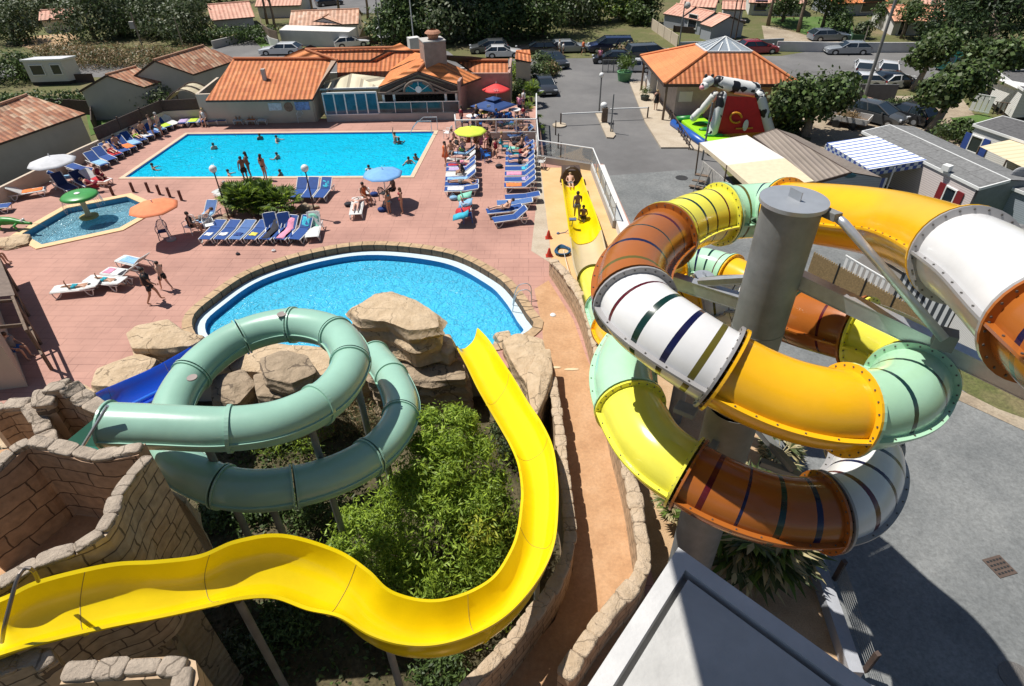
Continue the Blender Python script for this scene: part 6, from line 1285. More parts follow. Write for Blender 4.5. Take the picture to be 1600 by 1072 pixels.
# fan palms
def fan_palm(name, label, c, z, n, flen, ml, seed=1, cat='palm', up=.5, stem=.0, group=None, fw=.5, crown=1, spread=.35):
    rg = random.Random(seed); c = V((c[0], c[1], z)); root = thing(name, label, cat, c, group=group); fr_ = MB()
    heads = [(c+V((rg.uniform(-spread, spread)*(crown > 1)*2.2, rg.uniform(-spread, spread)*(crown > 1)*1.6, stem*rg.uniform(.6, 1.1)))) for _ in range(crown)]
    for h_ in heads:
        for k in range(n):
            az = rg.uniform(0, 2*math.pi); el = rg.uniform(-.2, 1.35)*up+.1; L = flen*rg.uniform(.75, 1.15)
            d_ = V((math.cos(az)*math.cos(el), math.sin(az)*math.cos(el), math.sin(el))); tip = h_+d_*L*.55; side = d_.cross(V((0, 0, 1))).normalized(); n_ = side.cross(d_)
            fr_.beam(h_, tip, .02, .015, 0)
            m = 11
            for j in range(m):
                a = (j/(m-1)-.5)*2*1.15; dd = (d_*math.cos(a)+side*math.sin(a)).normalized(); e = tip+dd*L*fw*rg.uniform(.85, 1.1)-V((0, 0, L*.12*rg.random())); w_ = side*math.cos(a)-d_*math.sin(a); m_ = tip+dd*L*fw*.5+n_*.02; wd = L*.045
                fr_.add([tip, m_+w_*wd, e, m_-w_*wd], [(0, 1, 2, 3)], rg.randrange(len(ml)))
    fr_.build('fronds', ml, root)
    if stem > .15:
        t = MB(); [t.tube([c+(V((h_.x, h_.y, c.z))-c)*.6, h_], [.14, .1], 8) for h_ in heads]; t.build('trunk', M_bark, root)
    return root
fan_palm('fan_palm_clump', 'dense clump of dwarf fan palms behind the row of blue loungers', W(415, 338, 0)[:2], 0, 38, 1.2, [L_pl, L_md, L_pl, L_br], seed=3, stem=.8, crown=7, spread=.8, up=.8)
fan_palm('fan_palm', 'drooping palm with straw coloured fronds on the sand under the brown tube', W(1168, 838, -.3)[:2], ROADZ, 70, 2.1, [leaf_mat('straw_fronds', (.42, .36, .19)), L_ol, L_pl], seed=5, stem=.9, up=.45)
fan_palm('fan_palm', 'smaller spiky palm between the walkway wall and the column foot', W(1062, 790, -.3)[:2], ROADZ, 22, .95, [MC['straw_fronds'], L_pl], seed=6, stem=.6, up=.5)
fan_palm('fan_palm', 'spiky plant beside the column foot under the orange tube', W(1215, 715, -.5)[:2], ROADZ, 24, 1.0, [MC['straw_fronds'], L_ol], seed=7, stem=.4, up=.6)
for i, (px, py, lb) in enumerate([(830, 158, 'palm with arching fronds in the bed beside the parked dark car'), (824, 188, 'low palm at the corner of the bar terrace'), (834, 208, 'small palm against the white fence by the entrance road')]): fan_palm('fan_palm', lb, W(px, py, -.5)[:2], ROADZ, 26, 1.2, [L_pl, L_br, L_md], seed=20+i, stem=1.0-.2*i, up=.7, group='palms beside the terrace')
def potted(label, px, py, s, col, seed):
    c = W(px, py, ROADZ+.0); root = thing('potted_plant', label, 'potted plant', c)
    b = MB(); b.lathe(c, [(.0, 0), (.5*s, 0), (.65*s, .7*s), (.68*s, .75*s), (.55*s, .75*s), (.5*s, .65*s), (0, .65*s)], 20); b.build('pot', col, root)
    mb = MB(); leaves(mb, [((c.x, c.y, c.z+1.5*s), (.95*s, .95*s, .8*s))], int(500*s), .45*s, .12, 1, seed, .2); mb.build('foliage', [L_pl], root)
potted('palm in a big green pot in front of the metal gate', 975, 126, 1.1, mat('green_pot', (.12, .3, .13), .6), 3)
potted('small plant in a dark pot on the reception pavement', 1007, 158, .6, mat('dark_pot', (.05, .06, .05), .6), 4)
# rocks around the palm clump
for i, (px, py, s) in enumerate([(345, 348, .32), (362, 352, .3), (357, 338, .22), (478, 330, .4), (488, 338, .35), (470, 342, .3), (455, 346, .28), (492, 325, .22)]):
    c = W(px, py, 0); mb = MB(); o = mb.n; mb.ell(c+V((0, 0, s*.3)), (s*1.3, s, s*.7), 12); mb.v = [tuple(V(p)+V((1, 1, .6))*(.12*hsh(p[0]*3, p[1]*3, p[2]*3+i))) for p in mb.v]
    tag(mb.build('rock', M_rockd, loc=c, auto=45), ['grey rock at the left foot of the palm clump', 'rock touching the left lounger row by the palms', 'small rock left of the palm clump', 'largest grey rock right of the palm clump', 'rock under the right hand globe lamp', 'rock behind the white lounger', 'rock behind the upright blue backrests', 'small rock at the right edge of the palm bed'][i], 'rock', 'rocks edging the palm bed')
# ================================================================ OBJECTS
# ---- cars: built about the origin, nose towards +x, 4.2 m long
def car_proto(kind, name):
    L_, Wd, Hh = {'hatch': (4.0, 1.74, 1.45), 'estate': (4.6, 1.8, 1.5), 'van': (4.9, 1.95, 1.95), 'mpv': (4.3, 1.8, 1.65)}[kind]
    root = thing(name, 'car', 'car')
    prof = {'hatch': [(-.5, .3), (-.49, .62), (-.46, .66), (-.4, .97), (-.33, 1.0), (.02, 1.0), (.2, .66), (.44, .56), (.49, .44), (.5, .22)],
            'estate': [(-.5, .3), (-.49, .62), (-.46, .68), (-.43, .94), (-.36, 1.0), (.02, 1.0), (.19, .66), (.42, .57), (.49, .44), (.5, .2)],
            'mpv': [(-.5, .28), (-.49, .6), (-.47, .66), (-.43, .95), (-.36, 1.0), (.02, 1.0), (.27, .62), (.44, .53), (.49, .42), (.5, .2)],
            'van': [(-.5, .2), (-.495, .6), (-.49, .64), (-.48, .97), (-.44, 1.0), (.12, 1.0), (.3, .62), (.46, .52), (.495, .4), (.5, .18)]}[kind]
    bel = .6
    b = MB(); z0 = .2
    # body shell as loft of half sections across the width
    ws = [(-1, .93, .0), (-.94, 1, .0), (-.6, 1, 0), (.6, 1, 0), (.94, 1, 0), (1, .93, 0)]
    low = [p for p in prof if p[1] <= .68]; 
    outline = [(-.5, z0/Hh+.02)]+[p for p in prof if p[1] <= .685]+[(.48, z0/Hh)]
    def sec(y, s, taper=1.0): return [(x*L_*s, y, max(z0*.9, z*Hh)) for x, z in outline]
    ys = [(-Wd/2, .965), (-Wd/2*.97, .985), (-Wd/2*.7, 1.0), (Wd/2*.7, 1.0), (Wd/2*.97, .985), (Wd/2, .965)]
    vs = []; n = len(outline)
    for k, (y, s) in enumerate(ys):
        for x, z in outline:
            zz = z*Hh; zz = zz-(.07 if abs(y) > Wd*.45 and z > .5 else 0); vs.append((x*L_*s, y, zz))
    fs = [(k*n+i, k*n+(i+1) % n, (k+1)*n+(i+1) % n, (k+1)*n+i) for k in range(len(ys)-1) for i in range(n)]+[tuple(range(n)), tuple(range(5*n+n-1, 5*n-1, -1))]
    b.add(vs, [f[::-1] for f in fs]); b.build('body', CARP, root, auto=35)
    # greenhouse
    gh = [p for p in prof if p[1] > .6]; x0, x1 = min(p[0] for p in gh if p[1] < .7), max(p[0] for p in gh if p[1] < .7)
    xt0, xt1 = min(p[0] for p in gh if p[1] > .99), max(p[0] for p in gh if p[1] > .99)
    zb_, zt = .63*Hh, Hh; wb, wt = Wd/2*.95, Wd/2*.76
    g_ = MB(); P = [(x0*L_, -wb, zb_), (x1*L_, -wb, zb_), (x1*L_, wb, zb_), (x0*L_, wb, zb_), (xt0*L_, -wt, zt-.05), (xt1*L_, -wt, zt-.05), (xt1*L_, wt, zt-.05), (xt0*L_, wt, zt-.05)]
    g_.add(P, [(0, 1, 5, 4), (1, 2, 6, 5), (2, 3, 7, 6), (3, 0, 4, 7), (4, 5, 6, 7)]); g_.build('windows', M_glass, root, bevel=.04)
    r_ = MB(); P = [V(p) for p in P]; top = [P[i]+V((0, 0, .0)) for i in (4, 5, 6, 7)]; c = sum(top, V())/4
    r_.add([c+(p-c)*1.0+V((0, 0, .005)) for p in top]+[c+(p-c)*.86+V((0, 0, .055)) for p in top], [(4, 5, 6, 7), (0, 1, 5, 4), (1, 2, 6, 5), (2, 3, 7, 6), (3, 0, 4, 7)])
    for a, q in ((0, 4), (1, 5), (2, 6), (3, 7)): r_.beam(P[a]*1.005, P[q]*1.005, .09, .07)
    for s in (-1, 1): r_.beam(((x0*.35+x1*.65)*L_-.5, s*wb*1.0, zb_), (((xt0+xt1)/2)*L_, s*wt*1.01, zt-.04), .08, .05)
    r_.build('roof', CARP, root, auto=35)
    for sx in (-.31, .31):
        for s in (-1, 1):
            w_ = MB(); c = V((sx*L_, s*(Wd/2-.12), .31)); w_.cyl(c-V((0, .12, 0)), c+V((0, .12, 0)), .31, n=20); wo = w_.build('wheel', M_black, root, auto=40)
            w_ = MB(); w_.cyl(c+V((0, s*.1, 0)), c+V((0, s*.13, 0)), .2, n=10); w_.build('rim', M_galvl, wo)
            w_ = MB(); w_.cyl(c-V((0, .02, -.03)), c+V((0, s*.125-.0, .03)), .36, n=20); w_.build('wheel_arch', M_black, root)
    for s in (-1, 1):
        h_ = MB(); h_.box((L_*.475, s*Wd*.36, .52*Hh*.9), (.16, .34, .13), s*-.3); h_.build('headlight', mat('headlight', (.6, .62, .65), .1), root)
        h_ = MB(); h_.box((-L_*.482, s*Wd*.39, .56*Hh), (.1, .24, .18), s*.2); h_.build('tail_light', mat('tail_light', (.35, .01, .01), .2), root)
        m_ = MB(); m_.box((x1*L_-.45, s*(Wd/2+.07), zb_+.08), (.13, .18, .12)); m_.build('mirror', CARP, root)
    for sx in (-1, 1): p_ = MB(); p_.box((sx*L_*.497, 0, .36), (.02, .5, .11)); p_.build('number_plate', M_white, root)
    g_ = MB(); g_.box((L_*.495, 0, .42), (.03, .9, .13)); g_.build('grille', M_black, root)
    return root
def paint(name, col): return mat(name, col, .25, .15, var=.0, coat=.8)
CARP = paint('white_car_paint', (.74, .74, .74))
PR = {k: car_proto(k, {'hatch': 'parked_car', 'estate': 'parked_car', 'van': 'parked_van', 'mpv': 'parked_car'}[k]) for k in ('hatch', 'estate', 'van', 'mpv')}
used_p = set()
PAINT = {'white': CARP, 'black': paint('black_car_paint', (.012, .012, .015)), 'grey': paint('grey_car_paint', (.09, .095, .1)), 'silver': paint('silver_car_paint', (.32, .34, .36)), 'red': paint('red_car_paint', (.3, .01, .015)), 'dkgrey': paint('dark_grey_car_paint', (.04, .042, .047)), 'navy': paint('navy_car_paint', (.015, .025, .08)), 'blgrey': paint('blue_grey_car_paint', (.17, .2, .25)), 'green': paint('green_car_paint', (.01, .09, .08))}
def put(kind, px, py, deg, col, label, s=(1, 1, .78), z=ROADZ+.01, group='cars parked around the campsite'):
    c = W(px, py, z); m = PAINT[col]
    r = dup(PR[kind], c, R_(deg), label, group, mats={'body': m, 'roof': m, 'mirror': m}); r.scale = s; r['category'] = 'van' if kind == 'van' else 'car'
    return r
put('hatch', 852, 142, -84, 'dkgrey', 'dark grey car driving up to the barrier with a roof rack, centre of the road')
put('mpv', 864, 102, -68, 'dkgrey', 'dark grey car parked beside the planting with its nose towards the camera')
put('estate', 890, 80, 4, 'silver', 'silver estate car parked side on at the end of the road')
put('estate', 838, 82, 182, 'black', 'black car in the shade of the dark wood left of the silver estate')
put('mpv', 764, 81, 184, 'grey', 'dark grey hatchback parked behind the restaurant')
put('hatch', 787, 88, 0, 'white', 'white car roof showing behind the restaurant right wing')
put('van', 953, 80, 178, 'navy', 'dark blue van parked at the end of the road')
put('hatch', 955, 97, 176, 'black', 'black car parked in front of the dark blue van')
put('van', 1013, 92, 8, 'grey', 'green grey van partly hidden behind the reception roof')
put('hatch', 992, 110, 170, 'white', 'white car behind the metal gate by the green pot', (.9, .9, .75))
put('mpv', 1182, 82, 5, 'red', 'dark red car behind the reception skylight')
put('estate', 1294, 62, 3, 'blgrey', 'blue grey estate car on the dirt drive by the far lawn')
put('estate', 1321, 83, 176, 'silver', 'light silver estate car on the street in front of the white wall')
put('hatch', 1348, 112, 66, 'white', 'left one of two white hatchbacks parked side by side, behind the flagpole')
put('hatch', 1386, 113, 63, 'white', 'right one of two white hatchbacks parked side by side')
put('mpv', 1466, 96, 75, 'silver', 'silver car half hidden behind the tall plane tree')
put('hatch', 1340, 134, 170, 'white', 'white car behind the dark screen at the foot of the flagpole')
put('estate', 1375, 134, 175, 'black', 'black car behind the grey concrete screen')
put('hatch', 1404, 134, 10, 'white', 'white car with a red stripe behind the plane tree trunk')
put('mpv', 1367, 190, -52, 'grey', 'grey people carrier beside the open trailer in the campsite', (1, 1, .9))
put('estate', 1408, 186, 122, 'dkgrey', 'dark estate car seen from behind next to the grey people carrier', (1, 1, .9))
put('hatch', 550, 72, 20, 'white', 'white hatchback in front of the white garage')
put('hatch', 598, 60, -80, 'white', 'small white car by the wooden fence right of the pale tiled house')
put('hatch', 1138, 40, 20, 'black', 'dark car behind the nearest pink roofed bungalow')
put('van', 1500, 108, 20, 'green', 'dark green vehicle behind the upper plane tree')
put('hatch', 1590, 100, 40, 'navy', 'blue car at the right edge under the conifer')
put('hatch', 515, 8, 30, 'dkgrey', 'dark car on the far lane at the top edge')
put('estate', 440, 84, 178, 'white', 'white car roof just above the restaurant ridge at left')
for p_ in PR.values():
    for c in list(p_.children_recursive)+[p_]: bpy.data.objects.remove(c)
# roof load on the near car
# trailer
tr_ = thing('open_trailer', 'open trailer loaded with cut branches under the leafy plane tree', 'trailer', W(1322, 196, ROADZ))
c0 = W(1322, 196, ROADZ); Rz = Matrix.Rotation(R_(-38), 4, 'Z'); q = lambda x, y, z: c0+Rz @ V((x, y, z))
b = MB(); b.box(c0+V((0, 0, .45)), (3.0, 1.7, .1), R_(-38)); b.build('bed', M_wood, tr_)
for x, y, sx, sy in ((0, .85, 3, .05), (0, -.85, 3, .05), (1.5, 0, .05, 1.7), (-1.5, 0, .05, 1.7)): b = MB(); b.box(q(x, y, .68), (sx, sy, .38), R_(-38)); b.build('side_panel', M_wallw, tr_)
for x in (-.6, .6):
    for y in (-.95, .95): b = MB(); b.cyl(q(x, y-.08, .28), q(x, y+.08, .28), .28, n=16); b.build('wheel', M_black, tr_)
mb = MB(); leaves(mb, [(tuple(q(0, 0, .8)), (1.0, .8, .3))], 500, .4, .12, 1, 5, .1); tag(mb.build('branch_pile', [L_dr], loc=c0), 'pile of cut branches lying in the open trailer', 'branches')
# ---- screens, walls and fences further away
def wallthing(label, pts, h, m, th=.15, name='garden_wall', cat='wall', z=ROADZ):
    P = [W(a, b_, z) for a, b_ in pts]; mb = MB(); [prism_wall(mb, a, b_, z, z+h, th=th) for a, b_ in zip(P, P[1:])]; return tag(mb.build(name, m, loc=P[0]), label, cat)
wallthing('long white garden wall along the far side of the street', [(1212, 80), (1320, 82), (1405, 82), (1500, 82)], 1.0, M_wallw)
wallthing('dark notice strip let into the white garden wall', [(1224, 79.6), (1244, 79.8)], .55, M_black, .22, 'notice_board', 'sign')
wallthing('low bluish wall with white caps behind the reception skylight', [(1060, 78), (1140, 76), (1222, 72)], .8, M_wallbg)
wallthing('grey concrete screen at the foot of the flagpole', [(1336, 157), (1396, 158)], 1.35, mat('dark_concrete', (.13, .13, .135), .9), .12, 'screen_wall')
for i, (pts, h, m, lb) in enumerate([([(1018, 46), (1058, 74)], 1.2, M_wallc, 'tall beige concrete panel fence beside the dry field'), ([(1318, 50), (1330, 66), (1350, 67)], .8, mat('green_mesh', (.05, .11, .06), .8), 'green mesh fence by the salmon roofed bungalow garden'), ([(1052, 50), (1120, 56)], .7, M_woodd, 'dark wooden fence between the pink roofed bungalows'), ([(85, 176), (150, 180), (152, 212)], 1.2, M_woodd, 'dark wooden fence between the old tiled house and the grey annex'), ([(560, 72), (592, 68)], .9, M_wood, 'wooden fence beside the pale tiled house'), ([(100, 130), (150, 128)], .8, M_woodd, 'leaning dark garden fence beyond the old mobile home')]):
    P = [W(a, b_, ROADZ) for a, b_ in pts]; root = thing('panel_fence', lb, 'fence', P[0])
    for a, b_ in zip(P, P[1:]):
        n = max(1, int((b_-a).length/2.0))
        for k in range(n):
            p, q2 = a.lerp(b_, k/n), a.lerp(b_, (k+.97)/n); mb = MB(); prism_wall(mb, p, q2, ROADZ, ROADZ+h, th=.07); mb.build('panel', m, root); mb = MB(); mb.box((p.x, p.y, ROADZ+h/2), (.12, .12, h+.1)); mb.build('post', m, root)
# poles
def pole(label, base, top, z0, h, r=.06, m=None, name='pole', cat='pole', extra=None):
    b_ = W(*base, z0); root = thing(name, label, cat, b_); mb = MB(); mb.cyl(b_, b_+V((0, 0, h)), r, r*.75, n=12); mb.build('shaft', m or M_galv, root)
    if extra: extra(root, b_+V((0, 0, h)))
    return root
def globe(root, p, r=.2): mb = MB(); mb.ell(p+V((0, 0, r*.9)), r, 20, m=12); mb.build('globe', M_whitep, root, smooth=True); mb = MB(); mb.cyl(p-V((0, 0, .03)), p+V((0, 0, .05)), .09, n=12); mb.build('collar', M_black, root)
pole('left black lamp post with a white globe near the wading pool', (358, 342), None, 0, 2.75, .045, M_woodd, 'globe_lamp', 'lamp post', globe)
pole('right black lamp post with a white globe, over the three blue loungers', (494, 341), None, 0, 2.75, .045, M_woodd, 'globe_lamp', 'lamp post', globe)
pole('slim street lamp with a small white globe on the barrier island', (936, 175), None, ROADZ, 2.75, .07, M_galv, 'globe_lamp', 'lamp post', globe)
def headbar(root, p): mb = MB(); mb.beam(p-V((.5, 0, 0)), p+V((.7, 0, .05)), .12, .08); mb.build('arm', M_galv, root)
pole('tall leaning looking grey floodlight mast behind the concrete screen', (1348, 158), None, ROADZ, 9.6, .15, M_galv, 'flood_mast', 'mast')
pole('grey pole with a short arm beside the beige canvas awning', (1097, 250), None, ROADZ, 3.9, .07, M_galv, 'street_lamp', 'lamp post')
pole('white thin flagpole rising behind the restaurant', (648, 78), None, ROADZ, 6.2, .07, M_whitep, 'flagpole', 'flagpole')
pole('dark thin pole behind the restaurant left of the chimney', (597, 74), None, ROADZ, 5.2, .07, M_galv, 'utility_pole', 'pole')
pole('slim bare wooden pole in front of the olive trees', (288, 78), None, ROADZ, 3.4, .07, M_barkp, 'utility_pole', 'pole')
pole('older tilted looking utility pole with a grey box beside the bramble', (228, 88), None, ROADZ, 4.4, .09, M_barkp, 'utility_pole', 'pole', lambda r, p: MB().box(p-V((.3, 0, 1.2)), (.5, .3, .7)).build('meter_box', M_wallg, r))
pole('left one of two tall dark poles behind the reception skylight', (1140, 66), None, ROADZ, 5.0, .08, M_woodd, 'utility_pole', 'pole')
pole('right one of two tall dark poles behind the reception skylight', (1148, 66), None, ROADZ, 5.0, .08, M_woodd, 'utility_pole', 'pole')
pole('tall pole at the corner of the concrete panel fence', (1060, 78), None, ROADZ, 4.8, .08, M_galv, 'utility_pole', 'pole', lambda r, p: MB().ell(p-V((-.3, 0, .4)), .35).build('dish', M_wallg, r))
pole('leaning pole on the street verge left of the two white cars', (1345, 82), None, ROADZ, 2.6, .07, M_barkp, 'utility_pole', 'pole')
b = MB(); p = W(648, 82, 2.0); b.box(p, (1.0, .8, 2.6), R_(25)); tag(b.build('white_chimney_block', M_wallw, loc=p-V((0, 0, 1.3))), 'tall white box shaped chimney with lamps behind the restaurant roof', 'chimney')
# ---- barrier and traffic island
isl = MB(); isl.prism(xy([(930, 175), (943, 174), (948, 190), (962, 210), (958, 215), (948, 214), (938, 192)], ROADZ+.12), ROADZ, ROADZ+.12); struct(isl, 'barrier_island', M_pave)
isl = MB(); cI = W(874, 197, ROADZ); isl.cyl(cI, cI+V((0, 0, .12)), .55, n=20); struct(isl, 'round_island', M_pave)
bt2 = thing('barrier_machine', 'ticket machine and barrier motor on the traffic island', 'barrier', W(944, 190, ROADZ))
p = W(944, 190, ROADZ+.12); b = MB(); b.box(p+V((0, 0, .55)), (.45, .45, 1.1)); b.build('cabinet', M_wood, bt2, bevel=.05); b = MB(); b.ell(p+V((-.1, .1, 1.25)), (.28, .28, .24), 14); b.build('hood', M_whitep, bt2, smooth=True)
def barrier(label, a, b_, z=ROADZ+.9):
    a, b_ = W(*a, ROADZ), W(*b_, ROADZ); root = thing('road_barrier', label, 'barrier', a); m = MB(); m.beam((a.x, a.y, z), (b_.x, b_.y, z), .09, .08); m.build('boom', M_whitep, root); m = MB(); m.cyl(a, (a.x, a.y, z+.05), .06); m.build('post', M_woodd, root)
barrier('white barrier boom closing the left lane in front of the island', (876, 196), (943, 193))
barrier('white barrier boom closing the right lane towards the pavement', (1011, 186), (952, 188))
pole('raised dark post standing at the near end of the traffic island', (954, 208), None, ROADZ, 2.9, .06, M_galv, 'raised_boom', 'post')
pole('short dark post beside the raised boom', (957, 208), None, ROADZ, 1.0, .04, M_galv, 'bollard', 'post')
for px, py, lb in ((868, 211, 'left one of three thin dark bollards behind the white fence'), (872, 232, 'middle thin bollard with a white top behind the white fence'), (876, 246, 'right one of three thin dark bollards behind the white fence')): pole(lb, (px, py), None, ROADZ, 1.1, .05, M_woodd, 'bollard', 'bollard')
gtg = thing('metal_gate', 'grey metal sliding gate beside the palm in the green pot', 'gate', W(975, 113, ROADZ))
a, b_ = W(941, 113, ROADZ), W(1010, 113, ROADZ)
m = MB(); 
for z in (.1, 1.15): m.beam((a.x, a.y, ROADZ+z), (b_.x, b_.y, ROADZ+z), .06, .06)
for i in range(9): p = a.lerp(b_, i/8); m.beam((p.x, p.y, ROADZ), (p.x, p.y, ROADZ+1.2), .06, .06, up=V((0, 1, 0)))
m.build('gate_frame', M_galv, gtg); m = MB()
for i in range(50): p = a.lerp(b_, i/50); m.beam((p.x, p.y, ROADZ+.1), (p.x, p.y, ROADZ+1.1), .025, .02, up=V((0, 1, 0)))
m.build('gate_bars', M_galv, gtg)

# ---- inflatable
cw = thing('bouncy_castle', 'inflatable slide with a black patched white cow arched over red netting and lime green base', 'bouncy castle', W(1140, 205, ROADZ))
lime = mat('lime_vinyl', (.32, .68, .02), .35); bluev = mat('blue_vinyl', (.02, .1, .4), .35); redv = mat('red_netting', (.6, .015, .02), .6, var=.1); greenv = mat('green_vinyl', (.02, .22, .04), .35); orv = mat('orange_vinyl', (.7, .3, .02), .4)
def cow_mat():
    m, t, b, L = nodes('cow_vinyl'); g_ = nd(t, 'ShaderNodeNewGeometry'); n_ = nd(t, 'ShaderNodeTexNoise', i2=1.25, i3=1.5); L.new(g_.outputs[0], n_.inputs[0])
    L.new(mixc(t, mathn(t, 'GREATER_THAN', n_.outputs[0], .57), (.75, .75, .72), (.012, .012, .015)), b.inputs['Base Color']); b.inputs['Roughness'].default_value = .4; return m
cwm = cow_mat(); YC = W(1113, 214, ROADZ+.3).y
K = lambda px, py, dy: PY(px, py, YC+dy)
A_, B_, C_, D_ = W(1064, 190, -.5), W(1100, 186, -.5), W(1150, 222, -.5), W(1114, 229, -.5)
m = MB(); m.prism([tuple(p)[:2] for p in (A_, B_, C_, D_)], ROADZ, -.35); m.build('lime_base', lime, cw, bevel=.12)
m = MB(); m.tube([W(1052, 192, -.55), W(1112, 233, -.55)], .3, 14); m.build('blue_side', bluev, cw, smooth=True)
m = MB(); m.tube([W(1058, 187, -.4), W(1096, 184, -.4)], .26, 14); m.build('green_end', greenv, cw, smooth=True); m = MB(); m.tube([W(1106, 232, -.35), W(1132, 226, -.35)], .3, 14); m.build('green_end', greenv, cw, smooth=True)
for i in range(3): m = MB(); p = W(1098+i*9, 193+i*9, -.3); m.ell(p, (.75, .28, .16), 14); m.build('green_step', greenv, cw, smooth=True)
m = MB(); m.prism([tuple(W(a_, b2, -.5))[:2] for a_, b2 in ((1120, 214), (1208, 208), (1205, 180), (1128, 184))], ROADZ, -.3); m.build('orange_floor', orv, cw, bevel=.1)
def limb(path, rs, name):
    m = MB(); S = catmull([tuple(p) for p in path], .2); n = len(S); rr = [np.interp(i/(n-1), np.linspace(0, 1, len(rs)), rs) for i in range(n)]; m.tube(S, rr, 18)
    for p, r_ in ((S[0], rr[0]), (S[-1], rr[-1])): m.ell(p, r_*1.0, 16)
    m.build(name, cwm, cw, smooth=True)
limb([K(1122, 127, .8), K(1150, 135, .8), K(1178, 140, .8)], [.38, .52, .5], 'cow_body')
limb([K(1128, 150, .1), K(1121, 180, -.1), K(1112, 212, -.2)], [.34, .33, .36], 'cow_leg')
limb([K(1117, 148, 1.4), K(1100, 168, 1.9), K(1084, 184, 2.3)], [.28, .28, .28], 'cow_leg')
limb([K(1187, 148, .3), K(1196, 180, .1), K(1204, 208, 0)], [.36, .34, .36], 'cow_leg')
limb([K(1178, 142, 1.9), K(1190, 165, 2.4)], [.3, .3], 'cow_leg')
hd = MB(); hd.ell(K(1107, 127, .5), (.42, .36, .36), 18); hd.ell(K(1101, 134, .3), (.3, .28, .26), 16); hd.build('cow_head', cwm, cw, smooth=True)
hd = MB(); hd.ell(K(1097, 137, .2), (.2, .2, .18), 14); hd.build('cow_muzzle', mat('pink_vinyl', (.7, .3, .32), .4), cw, smooth=True)
for px in (1103, 1113): hd = MB(); hd.ell(K(px, 119, .5), (.12, .1, .16), 10); hd.build('cow_ear', M_black, cw, smooth=True)
m = MB(); m.add([K(1137, 150, .1), K(1181, 152, .1), K(1196, 206, 0), K(1119, 210, -.1)], [(0, 1, 2, 3), (3, 2, 1, 0)][:1]); m.build('red_netting', redv, cw)
m = MB(); m.add([K(1137, 150, .2), K(1119, 210, .0), K(1110, 190, 2.0), K(1126, 146, 2.0)], [(0, 1, 2, 3)]); m.build('red_netting', redv, cw)
m = MB(); m.ell(K(1165, 196, -.15), (.2, .05, .42), 16); m.build('white_oval', M_whitep, cw)
m = MB(); m.tube([K(1150+9*math.cos(a_), 184-8*math.sin(a_), -.12) for a_ in np.linspace(0, 5.5, 16)], .07, 8); m.build('orange_ring', orv, cw)
m = MB(); m.tube([K(1150, 201, -.12), K(1176, 200, -.12)], .06, 8); m.build('orange_bar', orv, cw)
nf = thing('picket_barrier', 'dark crowd barrier along the pavement beside the blue inflatable edge', 'barrier', W(1050, 205, ROADZ))
a, b_ = W(1045, 188, ROADZ), W(1076, 234, ROADZ); m = MB(); [m.beam((a.lerp(b_, i/8).x, a.lerp(b_, i/8).y, ROADZ), (a.lerp(b_, i/8).x, a.lerp(b_, i/8).y, ROADZ+.8), .06, .05, up=V((0, 1, 0))) for i in range(9)]; m.beam((a.x, a.y, ROADZ+.8), (b_.x, b_.y, ROADZ+.8), .06, .06); m.beam((a.x, a.y, ROADZ+.35), (b_.x, b_.y, ROADZ+.35), .05, .05); m.build('bars', M_woodd, nf)
vb = MB(); p = W(1058, 168, ROADZ); vb.box(p+V((0, 0, .8)), (1.1, .5, 1.6), .1); tag(vb.build('grey_cabinet', mat('olive_grey', (.16, .15, .12), .7), loc=p, bevel=.03), 'olive grey cabinet in front of the reception wall', 'cabinet')

# ---- low concrete kerb beam with chain fence on the tarmac side
kb = thing('kerb_fence', 'concrete kerb beam with brown posts and strung wires beside the shaded sand', 'fence', W(1300, 950, ROADZ))
a, b_ = W(1272, 858, -.45), W(1338, 1052, -.45); m = MB(); m.beam(V((a.x, a.y, -.62)), V((b_.x, b_.y, -.62)), .34, .46); m.build('kerb_beam', mat('bluish_concrete', (.36, .37, .4), .8, var=.08, bump=.2), kb)
PP = []
for base in ((1297, 903), (1344, 1046)): p = W(*base, -.4)+V((.15, 0, 0)); q2 = p+V((0, 0, .75)); m = MB(); m.box((p+q2)/2, (.12, .12, .9), .3); m.build('post', M_woodd, kb); PP.append((p, q2))
for k in range(7): m = MB(); f = (k+.5)/7; m.cyl(PP[0][0].lerp(PP[0][1], f), PP[1][0].lerp(PP[1][1], f), .008, n=5); m.build('wire', M_galv, kb)
m = MB(); a, b_ = PP[0], PP[1]
for i in range(26): f = i/60; m.cyl(a[0].lerp(b_[0], f), a[1].lerp(b_[1], f), .006, n=4)
m.build('mesh', M_galv, kb)

